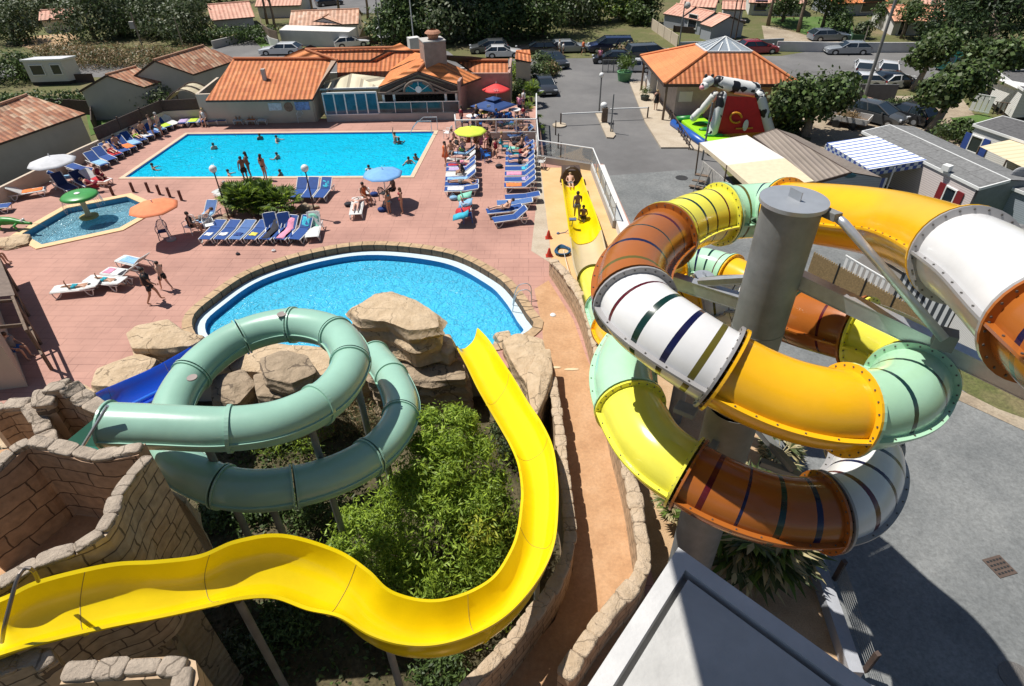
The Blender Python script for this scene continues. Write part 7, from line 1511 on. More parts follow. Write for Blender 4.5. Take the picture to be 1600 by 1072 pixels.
# ---- pool furniture
blue_f = mat('blue_sling', (.01, .06, .25), .75, var=.15, scale=8); blue_l = mat('faded_blue_sling', (.07, .15, .36), .75, var=.15, scale=8); white_f = mat('white_sling', (.62, .62, .6), .6); navy_f = mat('navy_sling', (.01, .03, .12), .8)
def lounger_proto(back, name='sun_lounger'):
    root = thing(name, 'lounger', 'sun lounger'); hb = 1.2; L2 = .75; zx = .34
    dx, dz = L2*math.cos(back), L2*math.sin(back); H0 = V((.3, 0, zx)); H1 = H0+V((dx, 0, dz))
    for s in (-1, 1):
        m = MB(); m.tube([(-.97, s*.3, zx-.02), (-.9, s*.33, zx), (-.3, s*.34, zx), (.3, s*.34, zx), (.95, s*.34, zx)], .028, 7); m.build('side_rail', M_whitep, root, smooth=True)
        for x0, x1 in ((-.72, -.45), (.72, .5)):
            m = MB(); m.tube([(x1, s*.33, zx), ((x0+x1)/2, s*.34, .12), (x0, s*.34, .02), (x0+(x0-x1)*.3, s*.34, .03), (x0+(x0-x1)*.55, s*.33, .18), (x0+(x0-x1)*.6, s*.33, zx)], .024, 6); m.build('leg', M_whitep, root, smooth=True)
    m = MB(); m.box((-.34, 0, zx+.02), (1.26, .6, .025)); m.build('seat', blue_f, root)
    m = MB(); m.add([tuple(H0+V((0, s*.3, .02+e))) for e in (0, .025) for s in (-1, 1)]+[tuple(H1+V((0, s*.3, .02+e))) for e in (0, .025) for s in (-1, 1)], [(0, 1, 5, 4), (2, 6, 7, 3), (4, 5, 7, 6), (0, 4, 6, 2), (1, 3, 7, 5), (0, 2, 3, 1)]); m.build('backrest', blue_f, root)
    m = MB(); m.tube([H0+V((0, -.33, .02)), H1+V((0, -.33, .02)), H1+V((.03, -.2, .03)), H1+V((.03, .2, .03)), H1+V((0, .33, .02)), H0+V((0, .33, .02))], .025, 6); m.build('back_frame', M_whitep, root)
    return root
LP = {b_: lounger_proto(R_(b_)) for b_ in (8, 38, 62)}
GL_ = {}
def lounger(p, head, back, label, fab=blue_f, group='sun loungers'):
    """p foot pixel, head pixel"""
    a, b_ = W(*p, 0), W(*head, 0); c = (a+b_)/2; d_ = b_-a; d_.z = 0
    r = dup(LP[back], (c.x, c.y, .002), math.atan2(d_.y, d_.x), label, group, mats={'seat': fab, 'backrest': fab}); return r, c, math.atan2(d_.y, d_.x)
LG = []
def lg(*a, **k): LG.append(lounger(*a, **k)); return LG[-1]
def towel(label, lo, col, x0=-.9, x1=.3, w_=.5, z=.375, wig=.02, back=0):
    _, c, az = lo; T = Matrix.Translation(c) @ Matrix.Rotation(az, 4, 'Z'); n = 8; m = MB(); vs = []; rg = random.Random(len(label)*7+int(c.x*10))
    for i in range(n+1):
        x = x0+(x1-x0)*i/n
        for j in range(5): y = -w_/2+w_*j/4+rg.uniform(-.02, .02); zz = z+rg.uniform(0, wig)+max(0, (x-.3))*math.tan(R_(back))-(.12 if j in (0, 4) else 0)*(w_ > .6); vs.append(T @ V((x+rg.uniform(-.02, .02), y, zz)))
    m.add(vs, [(i*5+j, (i+1)*5+j, (i+1)*5+j+1, i*5+j+1) for i in range(n) for j in range(4)]); o = m.build('towel', col, loc=c, smooth=True)
    s_ = o.modifiers.new('s', 'SOLIDIFY'); s_.thickness = .012; return tag(o, label, 'towel', 'towels on the loungers')
TW = {k: mat('towel_'+k, c, .9, var=.25, scale=9, bump=.3) for k, c in dict(pink=(.7, .28, .4), black=(.03, .03, .04), aqua=(.05, .45, .6), white=(.7, .7, .7), lime=(.5, .7, .06), orange=(.75, .2, .05), red=(.5, .03, .04), mint=(.25, .6, .45), lilac=(.45, .35, .55), sky=(.25, .45, .65), navy=(.02, .05, .2), yellow=(.75, .6, .1)).items()}
names8 = ['first', 'second', 'third', 'fourth', 'fifth', 'sixth', 'seventh']
tl = [('white', 'folded white towel on the {} lounger'), ('white', 'crumpled white and dark towel on the {} lounger'), ('navy', 'dark bundle on the {} lounger'), ('yellow', 'patterned yellow bundle on the {} lounger'), ('black', 'black patterned towel draped over the {} lounger'), ('pink', 'pink towel draped over the {} lounger'), ('aqua', 'turquoise towel hanging on the back of the {} lounger')]
for i in range(7):
    x = 318+i*23.2
    L0 = lg((x, 388), (x+34, 353), 8 if i < 4 else 38, f'{names8[i]} from the left of the seven blue loungers in the row below the palms', [blue_f, blue_f, blue_l, blue_f, blue_f, blue_f, blue_f][i])
    k, t = tl[i]; big = i in (4, 5)
    towel(t.format(names8[i])+' of the palm row', L0, TW[k], *((-.9, .75, .62) if big else ((-.6, -.25, .4) if i < 4 else (.35, .8, .45))), back=38 if i >= 4 else 8, wig=.05)
L0 = lg((488, 384), (497, 350), 62, 'white lounger with raised back at the right end of the palm row', white_f); towel('mint green towel on the raised back of the white lounger', L0, TW['mint'], .2, .6, .5, back=62)
for k, (x, s_) in enumerate(((429, 'left'), (450, 'right'))): lg((x, 378), (x-2, 358), 62, f'{s_} one of two loungers with upright blue backs behind the palm row')
for k, (x, s_) in enumerate(((466, 'left'), (483, 'middle'), (503, 'right'))): L0 = lg((x-4, 318), (x+13, 296), 38, f'{s_} one of three blue loungers right of the palm clump'); k == 2 and towel('turquoise towel on the right one of the three loungers', L0, TW['aqua'], .35, .7, .4, back=38)
A_rows = [(248, 'topmost', 'sky'), (257, 'second', 'white'), (266, 'third', 'red'), (273, 'fourth', None), (281, 'fifth', 'white'), (288, 'sixth', 'sky'), (296, 'seventh', None), (304, 'lowest', None)]
for y, nm, tw in A_rows:
    L0 = lg((700-(y-248)*.05, y), (744-(y-248)*.0, y-1), 38 if y < 290 else 8, f'{nm} lounger in the left column between the pool and the fence', white_f if tw == 'white' else blue_f, group='left column of loungers by the fence')
    if nm in ('fourth', 'lowest'): towel(f'{dict(fourth="lilac", lowest="white")[nm]} towel on the {nm} lounger of the left column', L0, TW[dict(fourth='lilac', lowest='white')[nm]], -.8, .2, .5)
    if tw in ('sky', 'red'): towel(f'{"pale blue" if tw == "sky" else "red"} towel on the {nm} lounger of the left column', L0, TW[tw], -.85, .6, .62, back=38)
B_rows = [(240, 'topmost'), (248, 'second'), (256, 'third'), (264, 'fourth'), (272, 'fifth'), (280, 'sixth'), (289, 'seventh'), (298, 'lowest')]
for y, nm in B_rows:
    L0 = lg((790, y), (836, y-1), 38, f'{nm} lounger in the right column along the fence', blue_f, group='right column of loungers by the fence')
    if nm in ('sixth', 'lowest', 'topmost'): towel(f'{dict(sixth="pink", lowest="orange", topmost="mint green")[nm]} towel on the seat of the {nm} lounger of the right column', L0, TW[dict(sixth='pink', lowest='orange', topmost='mint')[nm]], -.85, .1, .55)
    if nm in ('fourth', 'fifth', 'seventh'): towel(f'{dict(fourth="white", fifth="turquoise", seventh="lilac")[nm]} towel on the {nm} lounger of the right column', L0, TW[dict(fourth='white', fifth='aqua', seventh='lilac')[nm]], .1, .5, .5, back=38)
lg((790, 317), (840, 314), 8, 'upper one of four loungers in the small group below the right column'); lg((778, 326), (828, 324), 8, 'second of four loungers in the small group, faded blue', blue_l); LP1 = lg((762, 339), (812, 334), 8, 'third of four loungers in the small group, one bather reclining on it'); lg((770, 353), (824, 345), 38, 'lowest of four loungers in the small group nearest the orange cones')
LT = lg((795, 220), (832, 214), 38, 'white framed lounger below the terrace wall with a bather on it', blue_l)
# left wall row
WR = [(150, 258), (162, 250), (172, 243), (183, 237), (193, 232), (202, 226), (211, 220), (221, 214), (231, 209), (241, 204), (251, 199), (262, 195)]
wn = ['first', 'second', 'third', 'fourth', 'fifth', 'sixth', 'seventh', 'eighth', 'ninth', 'tenth', 'eleventh', 'twelfth']
wt = {0: 'sky', 2: 'red', 4: 'orange', 5: 'sky', 7: 'white', 9: 'sky', 10: 'lime'}
for i, (x, y) in enumerate(WR):
    L0 = lg((x+19, y+8), (x-7, y-3), 38, f'{wn[i]} lounger from the left in the row along the boundary wall', white_f if i == 11 else blue_f, group='loungers along the boundary wall')
    if i in wt: towel(f'{dict(sky="pale blue", red="red", orange="orange", white="white", lime="lime green")[wt[i]]} towel on the {wn[i]} lounger of the wall row', L0, TW[wt[i]], -.85, .2, .6)
for (a_, b2, bk, lb, fb, tw) in [((75, 303), (20, 312), 38, 'lounger with an orange towel at the far left by the wall', white_f, 'orange'), ((130, 281), (88, 288), 38, 'blue lounger behind the green mushroom fountain', blue_f, 'sky'), ((150, 275), (112, 268), 8, 'lounger under the pale grey parasol', blue_f, 'navy'), ((120, 305), (92, 292), 62, 'dark lounger with upright back behind the mushroom fountain', navy_f, None),
                                ((150, 300), (118, 284), 38, 'navy lounger left of the person wrapped in red', navy_f, None), ((170, 290), (140, 285), 38, 'white lounger with a person in red near the wading pool', white_f, 'red'), ((12, 330), (-30, 335), 8, 'blue lounger cut off by the left edge above the crocodile', blue_f, None)]:
    L0 = lg(a_, b2, bk, lb, fb); tw and towel(f'{dict(orange="orange", sky="pale blue", navy="dark", red="dark red")[tw]} towel on the '+lb.replace(' with an orange towel', '').replace(' with a person in red', '')[:50], L0, TW[tw], -.8, .3, .55)
NR = [(290, 196, 'lilac', 'first'), (306, 195, 'lime', 'second'), (322, 194, None, 'third'), (337, 193, 'white', 'fourth'), (352, 192, None, 'fifth')]
for x, y, tw, nm in NR:
    L0 = lg((x-5, y+5), (x+6, y-9), 38, f'{nm} of five loungers against the wall left of the restaurant', group='loungers by the restaurant wall'); tw and towel(f'{dict(lilac="lilac", lime="lime green", white="white")[tw]} towel on the {nm} lounger by the restaurant wall', L0, TW[tw], -.8, .2, .6)
for x, y, tw, nm in [(377, 192, 'white', 'left'), (397, 192, 'orange', 'middle'), (414, 192, 'white', 'right')]:
    L0 = lg((x-5, y+5), (x+7, y-8), 38, f'{nm} one of three loungers under the restaurant posters', white_f, group='loungers under the posters'); towel(f'{dict(white="white", orange="orange")[tw]} towel on the {nm} lounger under the posters', L0, TW[tw], -.8, .2, .6)
# big white loungers, foreground left
FW = [lg((92, 462), (152, 456), 8, 'white lounger at far left of the four foreground loungers, child lying on it', white_f, group='white loungers in the foreground'), lg((150, 446), (186, 450), 8, 'white lounger between the lying child and the draped loungers', white_f, group='white loungers in the foreground'),
      lg((166, 432), (222, 440), 38, 'white lounger carrying a pink and dark towel in front of the walking man', white_f, group='white loungers in the foreground'), lg((188, 412), (240, 424), 38, 'white lounger with a blue patterned towel, rearmost of the foreground four', white_f, group='white loungers in the foreground')]
towel('blue and white patterned towel on the rearmost foreground lounger', FW[3], TW['sky'], -.7, .6, .5, back=38); towel('dark cloth on the draped foreground lounger', FW[2], TW['black'], .0, .35, .5, back=38); towel('pink towel at the foot of the draped foreground lounger', FW[2], TW['pink'], -.85, -.45, .45)
LY = lg((556, 348), (562, 318), 8, 'white lounger with a sunbather lying on it, centre of the deck', white_f); LSW = lg((375, 318), (346, 310), 8, 'white lounger left of the palm clump with a man sitting on it', white_f)
LB2 = lg((318, 352), (334, 338), 38, 'blue patterned lounger near the orange parasol', blue_l); towel('pale blue patterned towel on the lounger near the orange parasol', LB2, TW['sky'], -.9, .5, .6, back=20)
for p_ in LP.values():
    for c in list(p_.children_recursive)+[p_]: bpy.data.objects.remove(c)
# chairs
def chair_proto():
    root = thing('garden_chair', 'chair', 'chair')
    m = MB(); m.box((0, 0, .42), (.46, .46, .03)); m.build('seat', M_whitep, root, bevel=.01)
    m = MB()
    for i in range(7): m.tube([(-.18+.06*i, .22, .44), (-.2+.067*i, .3, .7), (-.17+.057*i, .34, .88)], .012, 5)
    m.tube([(-.24, .2, .42), (-.24, .3, .72), (-.1, .35, .92), (.1, .35, .92), (.24, .3, .72), (.24, .2, .42)], .022, 6); m.build('backrest', M_whitep, root)
    for s in (-1, 1):
        m = MB(); m.tube([(s*.25, -.2, .42), (s*.27, -.2, .64), (s*.27, .1, .66), (s*.25, .27, .66)], .02, 6); m.build('armrest', M_whitep, root)
        for y in (-.2, .22): m = MB(); m.cyl((s*.22, y, .42), (s*.26, y*1.15, 0), .022, n=7); m.build('leg', M_whitep, root)
    return root
CP = chair_proto()
teal = mat('teal_plastic', (.02, .25, .32), .4); bluep = mat('blue_plastic', (.02, .15, .5), .4); dkp = mat('dark_grey_plastic', (.06, .065, .07), .5)
def chair(px, py, deg, col, label, group='garden chairs by the pool', z=0):
    return dup(CP, W(px, py, z), R_(deg), label, group, mats={'seat': col, 'backrest': col, 'armrest': col, 'leg': col})
CHL = [(471, 190, 200, M_whitep, 'white garden chair standing alone by the restaurant door'), (845, 262, 160, M_whitep, 'white plastic chair at the head of the runout slab'), (602, 312, 160, dkp, 'dark grey chair under the pale blue parasol'), (572, 312, 200, M_whitep, 'white chair of the woman in orange'), (258, 372, 20, navy_f, 'navy chair under the orange parasol'), (300, 364, -20, M_whitep, 'white chair beside the orange parasol shadow'), (330, 362, 30, M_whitep, 'white chair nearest the first blue lounger of the palm row'),
      (722, 252, 10, navy_f, 'dark blue chair in the shade of the lime parasol'), (748, 246, 190, dkp, 'grey chair below the lime parasol'), (760, 252, 120, bluep, 'blue chair right of the lime parasol shadow'), (790, 238, 90, teal, 'teal chair with a seated bather by the fence'), (829, 236, 60, bluep, 'bright blue chair against the white fence'), (700, 216, 250, M_whitep, 'white reclining chair left of the lime parasol'), (806, 250, 90, teal, 'second teal chair above the right lounger column')]
for c in CHL: chair(*c)
for i in range(4): chair(731, 322+i*8, 100, [TW['mint'], TW['red'], M_whitep, bluep][i], ['chair draped with a green towel, top of the row of four', 'second of the row of four chairs, draped in red', 'third of the row of four chairs, white and pink', 'bottom chair of the row of four, bright blue'][i], 'row of four draped chairs')
for i, (dx, dy, k) in enumerate([(0, 0, 'mint'), (2, 10, 'sky'), (-2, 22, 'red'), (-6, 30, 'aqua')]):
    m = MB(); c = W(727+dx, 322+dy, 0); rg = random.Random(i); vs = [c+V((x*.4+rg.uniform(-.05, .05), y*.35, .55+.35*(1-abs(y))*(.5+.5*rg.random())+x*.1)) for x in (-1, -.3, .4, 1) for y in (-1, -.4, .3, 1)]
    m.add(vs, [(a*4+b2, (a+1)*4+b2, (a+1)*4+b2+1, a*4+b2+1) for a in range(3) for b2 in range(3)]); o = m.build('towel', TW[k], loc=c, smooth=True); o.modifiers.new('s', 'SOLIDIFY').thickness = .02; tag(o, ['big green towel thrown over the top draped chair', 'pale blue towel over the second draped chair', 'red towel hanging on the third draped chair', 'turquoise towel over the bottom draped chair'][i], 'towel', 'towels on the draped chairs')
# umbrellas
def parasol(label, px, py, z0, h, R, col, droop=.35, n=8, sq=False, tier=False, lean=(0, 0), rot=0, base=True, tip=None):
    b_ = W(px, py, z0); root = thing('parasol', label, 'parasol', b_); top = b_+V((lean[0], lean[1], h))
    m = MB(); m.cyl(b_, top+V((0, 0, .12)), .03, n=8); m.build('pole', M_whitep, root)
    def canopy(R0, R1, zt, zb, name):
        N = 4 if sq else n*3; m = MB(); vs = [top+V((0, 0, zt))]; K_ = 5
        for k in range(1, K_+1):
            f = k/K_; rr = R0+(R1-R0)*f if R0 else R1*f
            for i in range(N):
                a = 2*math.pi*i/N+rot; s_ = 1-(.035*(1-math.cos(2*math.pi*i/3)) if not sq else 0)*f; vs.append(top+V((math.cos(a)*rr*s_, math.sin(a)*rr*s_, zt+(zb-zt)*(f**1.15 if not sq else f))))
        fs = [(0, 1+i, 1+(i+1) % N) for i in range(N)]+[(1+(k-1)*N+i, 1+k*N+i, 1+k*N+(i+1) % N, 1+(k-1)*N+(i+1) % N) for k in range(1, K_) for i in range(N)]
        m.add(vs, fs); o = m.build(name, col, root, auto=25 if sq else None, smooth=not sq); s2 = o.modifiers.new('s', 'SOLIDIFY'); s2.thickness = .015; return o
    co = canopy(0, R, .0, -droop, 'canopy')
    if tier: canopy(0, R*.36, .16, -.02, 'top_tier')
    m = MB(); N = 4 if sq else n
    for i in range(N): a = 2*math.pi*i/N+rot; m.tube([top+V((0, 0, -.04)), top+V((math.cos(a)*R*.97, math.sin(a)*R*.97, -droop-.02))], .012, 5)
    m.build('ribs', M_galvl, root)
    if base: m = MB(); m.cyl(b_, b_+V((0, 0, .08)), .25, n=18); m.build('foot', M_wallg, root)
    return root, top
parasol('pale grey parasol over the loungers at the far left wall', 100, 292, 0, 2.0, 1.35, mat('pale_canvas', (.58, .58, .6), .8), .4)
parasol('orange parasol casting a round shadow beside the palm lounger row', 268, 375, 0, 2.2, 1.22, mat('coral_canvas', (.85, .25, .11), .8), .32, lean=(-.25, 0))
_, pt_ = parasol('pale blue parasol with two girls standing in its shadow', 605, 318, 0, 2.1, 1.15, mat('sky_canvas', (.19, .4, .72), .8), .3, n=8, rot=.4)
parasol('lime yellow parasol over the crowded tables by the terrace', 737, 238, 0, 1.75, 1.12, mat('lime_canvas', (.62, .72, .06), .8), .3)
_, tt = parasol('large square navy parasol with a small top tier on the terrace', 772, 186, TZ, 1.5, 1.75, mat('navy_canvas', (.02, .06, .2), .8), .5, sq=True, tier=True, rot=R_(3), base=False)
lg_m = MB(); lp = tt+V((-.35, -.85, -.28)); lg_m.box(lp, (.26, .02, .16), .1); tag
lo_ = lg_m.build('logo_patch', M_white, bpy.data.objects.get('parasol.004'), False)
_, tr2 = parasol('red ice cream parasol with white emblem beside the restaurant end wall', 776, 160, TZ, 1.45, 1.15, mat('red_canvas', (.7, .05, .05), .7), .45, n=6, base=False)
m = MB(); e = tr2+V((0, -.86, -.27))
for k in (-1, 1): m.tube([e+V((k*.09+.09*math.cos(a), -.02*math.sin(a), .08*math.sin(a))) for a in np.linspace(0, 6.28, 12)], .018, 5)
m.build('white_emblem', M_white, bpy.data.objects.get('parasol.005'))
# flat wading-pool features
mf = thing('mushroom_fountain', 'green topped mushroom fountain standing in the wading pool', 'fountain', W(142, 345, -.3))
c = W(142, 344, -.28); m = MB(); m.lathe(c, [(0, 1.68), (.5, 1.67), (.85, 1.6), (.98, 1.5), (.9, 1.42), (.3, 1.4), (0, 1.4)], 28); m.build('cap', mat('fountain_green', (.06, .3, .07), .35), mf, smooth=True)
m = MB(); m.ell(c+V((.0, -.1, 1.7)), (.16, .14, .04), 14); m.build('white_spot', M_whitep, mf)
m = MB(); m.lathe(c, [(.15, 1.45), (.13, .7), (.16, .25)], 16); m.build('stem', mat('beige_stem', (.5, .42, .24), .6), mf, smooth=True); m = MB(); m.cyl(c+V((0, 0, .2)), c+V((0, 0, .27)), .5, n=26); m.build('foot_disc', mat('ochre_disc', (.42, .32, .1), .6), mf)
m = MB()
for i in range(70): a = rnd.uniform(0, 6.28); m.cyl(c+V((math.cos(a)*.93, math.sin(a)*.93, 1.42)), c+V((math.cos(a)*1.02, math.sin(a)*1.02, rnd.uniform(.75, 1.15))), .006, n=3)
tag(m.build('falling_water', glassm('water_drops', (1, 1, 1), .5), mf), None, None, None, 'stuff')
cr = thing('crocodile_spout', 'green crocodile figure spouting water into the wading pool on a pale rock', 'crocodile', W(18, 360, 0))
c = W(22, 358, 0); m = MB(); S = [(-1.6, .25, .35), (-1.0, .12, .42), (-.5, 0, .5), (0, 0, .5), (.5, -.05, .46), (.85, -.1, .42), (1.25, -.15, .4)]; m.tube(catmull([tuple(c+V(p)) for p in S], .12), [np.interp(i/25, [0, .25, .5, .7, .8, 1], [.05, .16, .24, .2, .15, .08]) for i in range(len(catmull([tuple(c+V(p)) for p in S], .12)))], 12); m.build('body', mat('croc_green', (.04, .25, .04), .4), cr, smooth=True)
for dx, s in ((-.4, -1), (-.4, 1), (.45, -1), (.45, 1)): m = MB(); m.tube([c+V((dx, s*.15, .42)), c+V((dx-.05, s*.36, .36)), c+V((dx+.06, s*.4, .2))], .07, 7); m.build('leg', MC['croc_green'], cr, smooth=True)
for s in (-1, 1): m = MB(); m.ell(c+V((.8, -.1+s*.09, .58)), .07, 10); m.build('eye', M_whitep, cr, smooth=True)
m = MB(); m.tube([c+V((1.25, -.15, .4)), c+V((1.8, -.2, .36)), c+V((2.3, -.28, .05)), c+V((2.5, -.3, -.25))], .03, 6); m.build('water_jet', GP, cr)
rock('pale flat rocks under the green crocodile', [(-10, 372), (20, 366), (48, 366), (40, 378), (10, 384), (-20, 384)], .22, 0, .05, seed=21, layers=2, group=None)
for i, (tx, ty, bx, by) in enumerate([(168, 296, 177, 305), (200, 284, 209, 300), (223, 284, 233, 300), (240, 289, 250, 304), (256, 293, 266, 308), (274, 297, 284, 313)]):
    b_ = W(bx, by, 0); m = MB(); m.cyl(b_, b_+V((0, 0, .62)), .085, n=12); tag(m.build('bollard', mat('brown_post', (.11, .035, .025), .7), loc=b_), ['brown post half hidden behind the mushroom fountain', 'leftmost brown post of the five beside the wading pool', 'second brown post from the left beside the wading pool', 'third brown post from the left beside the wading pool', 'fourth brown post from the left beside the wading pool', 'rightmost brown post next to the wading pool'][i], 'post', 'brown wooden posts by the wading pool')
# pool ladder rails
def rail_thing(label, px0, z=0, name='pool_handrail'): return thing(name, label, 'handrail', px0)
ph = rail_thing('stainless handrails with a landing at the far right corner of the main pool', W(660, 210, 0))
for dx in (0, .9): m = MB(); a = W(684-dx*8, 203, 0); b_ = W(646, 212, -.5); m.tube([a+V((0, -dx, 0)), a+V((0, -dx, .95)), a+V((-1.0, -dx, .95)), V((b_.x, b_.y-dx, .15)), V((b_.x-.2, b_.y-dx, -.4))], .025, 6); m.build('rail', M_galvl, ph)
pl = rail_thing('curved steel ladder rails over the right edge of the lagoon', W(822, 470, 0))
for dy in (0, .55): m = MB(); b_ = W(822, 468+dy*18, .0); m.tube(catmull([tuple(b_+V((.25, 0, 0))), tuple(b_+V((.2, 0, .7))), tuple(b_+V((-.1, 0, .85))), tuple(b_+V((-.45, 0, .55))), tuple(b_+V((-.7, .0, -.9)))], .08), .022, 6); m.build('rail', M_galvl, pl)
# cones, hose, life ring
for px, py, lb in ((857, 372, 'upper red cone at the corner of the orange slab'), (858, 400, 'lower red cone beside the coiled blue hose')):
    c = W(px, py, 0); r_ = thing('traffic_cone', lb, 'cone', c, group='red cones by the runout'); m = MB(); m.lathe(c, [(.15, .02), (.05, .42), (.03, .45), (0, .45)], 14); m.build('cone', mat('cone_red', (.5, .04, .02), .5), r_, smooth=True); m = MB(); m.box(c+V((0, 0, .015)), (.34, .34, .03)); m.build('base', MC['cone_red'], r_)
c = W(878, 393, .03); m = MB(); 
for k in range(4): m.tube([c+V((math.cos(a)*(.36+.05*k*math.sin(a+k)), math.sin(a)*(.36+.04*k), .03+.03*k)) for a in np.linspace(0, 6.1, 30)], .035, 6)
tag(m.build('coiled_hose', mat('hose_blue', (.02, .1, .2), .5), loc=c), 'coil of dark blue hose lying on the orange slab', 'hose')
c = W(872, 365, .02); m = MB(); m.tube([c, c+V((.4, .1, .02)), c+V((.7, -.05, .4)), c+V((.75, -.1, .8))], .02, 6); m.box(c+V((.75, 0, .82)), (.35, .25, .06)); m.ell(c, .09, 8); tag(m.build('pool_brush', mat('brush_blue', (.1, .14, .25), .5), loc=c), 'pole with a grey paddle and blue floats on the slab', 'pool tool')
m = MB(); m.tube([W(880, 390, .1), W(892, 440, .8)], .012, 5); tag(m.build('thin_pole', M_whitep, loc=W(880, 390, 0)), 'thin white pole leaning over the coiled hose', 'pole')
for px, py, lb in ((868, 574, 'left pale mat strip lying across the walkway'), (893, 577, 'right pale mat strip lying across the walkway')): c = W(px, py, .02); m = MB(); m.ell(c, (.22 if px < 880 else .3, .07, .02), 12); tag(m.build('mat_strip', mat('pale_strip', (.7, .55, .35), .7), loc=c), lb, 'mat')
c = W(864, 492, .02); m = MB(); m.lathe(c, [(0, .05), (.1, .04), (.13, 0)], 14); tag(m.build('ground_spot', M_whitep, loc=c, smooth=True), 'small round white fitting in the middle of the walkway', 'fitting')
# terrace tables
for i, (px, py) in enumerate(((738, 196), (757, 190), (790, 192), (805, 186))):
    c = W(px, py, TZ); r_ = thing('table', ['round white table at the left of the terrace', 'cream table below the navy parasol', 'blue clothed table right of the navy parasol', 'table at the right rear of the terrace'][i], 'table', c); m = MB(); m.cyl(c+V((0, 0, .68)), c+V((0, 0, .71)), .42, n=24); m.build('table_top', [M_whitep, TW['yellow'], bluep, M_whitep][i], r_); m = MB(); m.cyl(c, c+V((0, 0, .68)), .035); m.cyl(c, c+V((0, 0, .03)), .25, n=16); m.build('pedestal', M_galv, r_)
for i, (px, py, dg) in enumerate(((728, 200, 90), (748, 202, 0), (768, 198, 180), (782, 200, 0), (797, 200, 30), (812, 196, 270), (776, 182, 180), (762, 180, 150), (820, 184, 200))): chair(px, py, dg, [navy_f, bluep, dkp][i % 3], ['navy chair at the left end of the terrace', 'blue chair second from the left behind the terrace glass', 'dark chair behind the middle of the terrace glass', 'navy chair near the middle terrace post', 'blue chair right of the middle terrace post', 'dark chair at the right end of the terrace glass', 'navy chair under the navy parasol', 'blue chair in the back row of the terrace', 'dark chair at the rear right of the terrace'][i], 'chairs on the terrace', TZ)
for c in list(CP.children_recursive)+[CP]: bpy.data.objects.remove(c)
# bags and small things on the deck
for i, (px, py, k, lb) in enumerate([(545, 322, 'black', 'black bag beside the white lounger of the sunbather'), (597, 330, 'navy', 'dark bag left of the pale blue parasol foot'), (585, 306, 'navy', 'navy cloth draped bag right of the woman in orange'), (709, 312, 'sky', 'grey beach bag under the lowest lounger of the left column'), (780, 262, 'black', 'grey green bag at the foot of the right column'), (372, 398, 'black', 'small dark sandals in front of the palm row'), (428, 393, 'white', 'pair of white sandals in front of the palm row'), (805, 226, 'black', 'dark bag under the lounger below the terrace'), (168, 445, 'pink', 'small pink bag on the ground by the foreground loungers')]):
    c = W(px, py, 0); s = .09 if 'sandals' in lb else .2; m = MB(); m.ell(c+V((0, 0, s*.6)), (s*1.3, s, s*.7), 10); m.tube([c+V((-s*.6, 0, s)), c+V((0, 0, s*2.0)), c+V((s*.6, 0, s))], .012, 5); tag(m.build('sandals' if 'sandals' in lb else 'bag', TW[k], loc=c, smooth=True), lb, 'sandals' if 'sandals' in lb else 'bag')
# ================================================================ PEOPLE
def jset(**k):
    J = dict(pel=(0, 0, .95), sp=(0, 0, 1.14), ch=(0.01, 0, 1.34), nk=(.0, 0, 1.48), hd=(.015, 0, 1.6), tp=(.01, 0, 1.69))
    for s, n in ((1, 'l'), (-1, 'r')):
        J.update({'sh'+n: (0, s*.185, 1.41), 'el'+n: (-.02, s*.24, 1.13), 'wr'+n: (.05, s*.26, .89), 'ha'+n: (.07, s*.26, .81), 'hp'+n: (0, s*.095, .9), 'kn'+n: (.03, s*.1, .49), 'an'+n: (-.02, s*.1, .08), 'to'+n: (.14, s*.12, .03)})
    J.update(k); return {a: V(b) for a, b in J.items()}
RAD = dict(pel=.135, sp=.115, ch=.14, nk=.055, hd=.092, tp=.06, sh=.062, el=.04, wr=.028, ha=.035, hp=.095, kn=.058, an=.036, to=.03)
BON = [('pel', 'sp'), ('sp', 'ch'), ('ch', 'nk'), ('nk', 'hd'), ('hd', 'tp')]+[(a+n, b+n) for n in 'lr' for a, b in (('sh', 'el'), ('el', 'wr'), ('wr', 'ha'), ('hp', 'kn'), ('kn', 'an'), ('an', 'to'))]+[('ch', 'sh'+n) for n in 'lr']+[('pel', 'hp'+n) for n in 'lr']
def skin_mesh(J, only=None, fem=False):
    keys = [k for k in J if k != '_f' and (only is None or k in only)]; me = bpy.data.meshes.new('person'); ix = {k: i for i, k in enumerate(keys)}
    me.from_pydata([tuple(J[k]) for k in keys], [(ix[a], ix[b]) for a, b in BON if a in ix and b in ix], [])
    o = bpy.data.objects.new('tmp', me); COL.objects.link(o); o.modifiers.new('s', 'SKIN'); sv = me.skin_vertices[0].data
    for k in keys:
        r = RAD.get(k) or RAD[k[:-1]]; r = r*(.86 if fem and k in ('sp', 'shl', 'shr') else 1); sv[ix[k]].radius = (r, r*(1.25 if k in ('ch', 'pel', 'sp') else 1)) if False else (r, r); sv[ix[k]].use_root = (k == keys[0])
    ss = o.modifiers.new('u', 'SUBSURF'); ss.levels = 1; ss.render_levels = 1
    dg = bpy.context.evaluated_depsgraph_get(); ev = o.evaluated_get(dg); m2 = bpy.data.meshes.new_from_object(ev); bpy.data.objects.remove(o); return m2
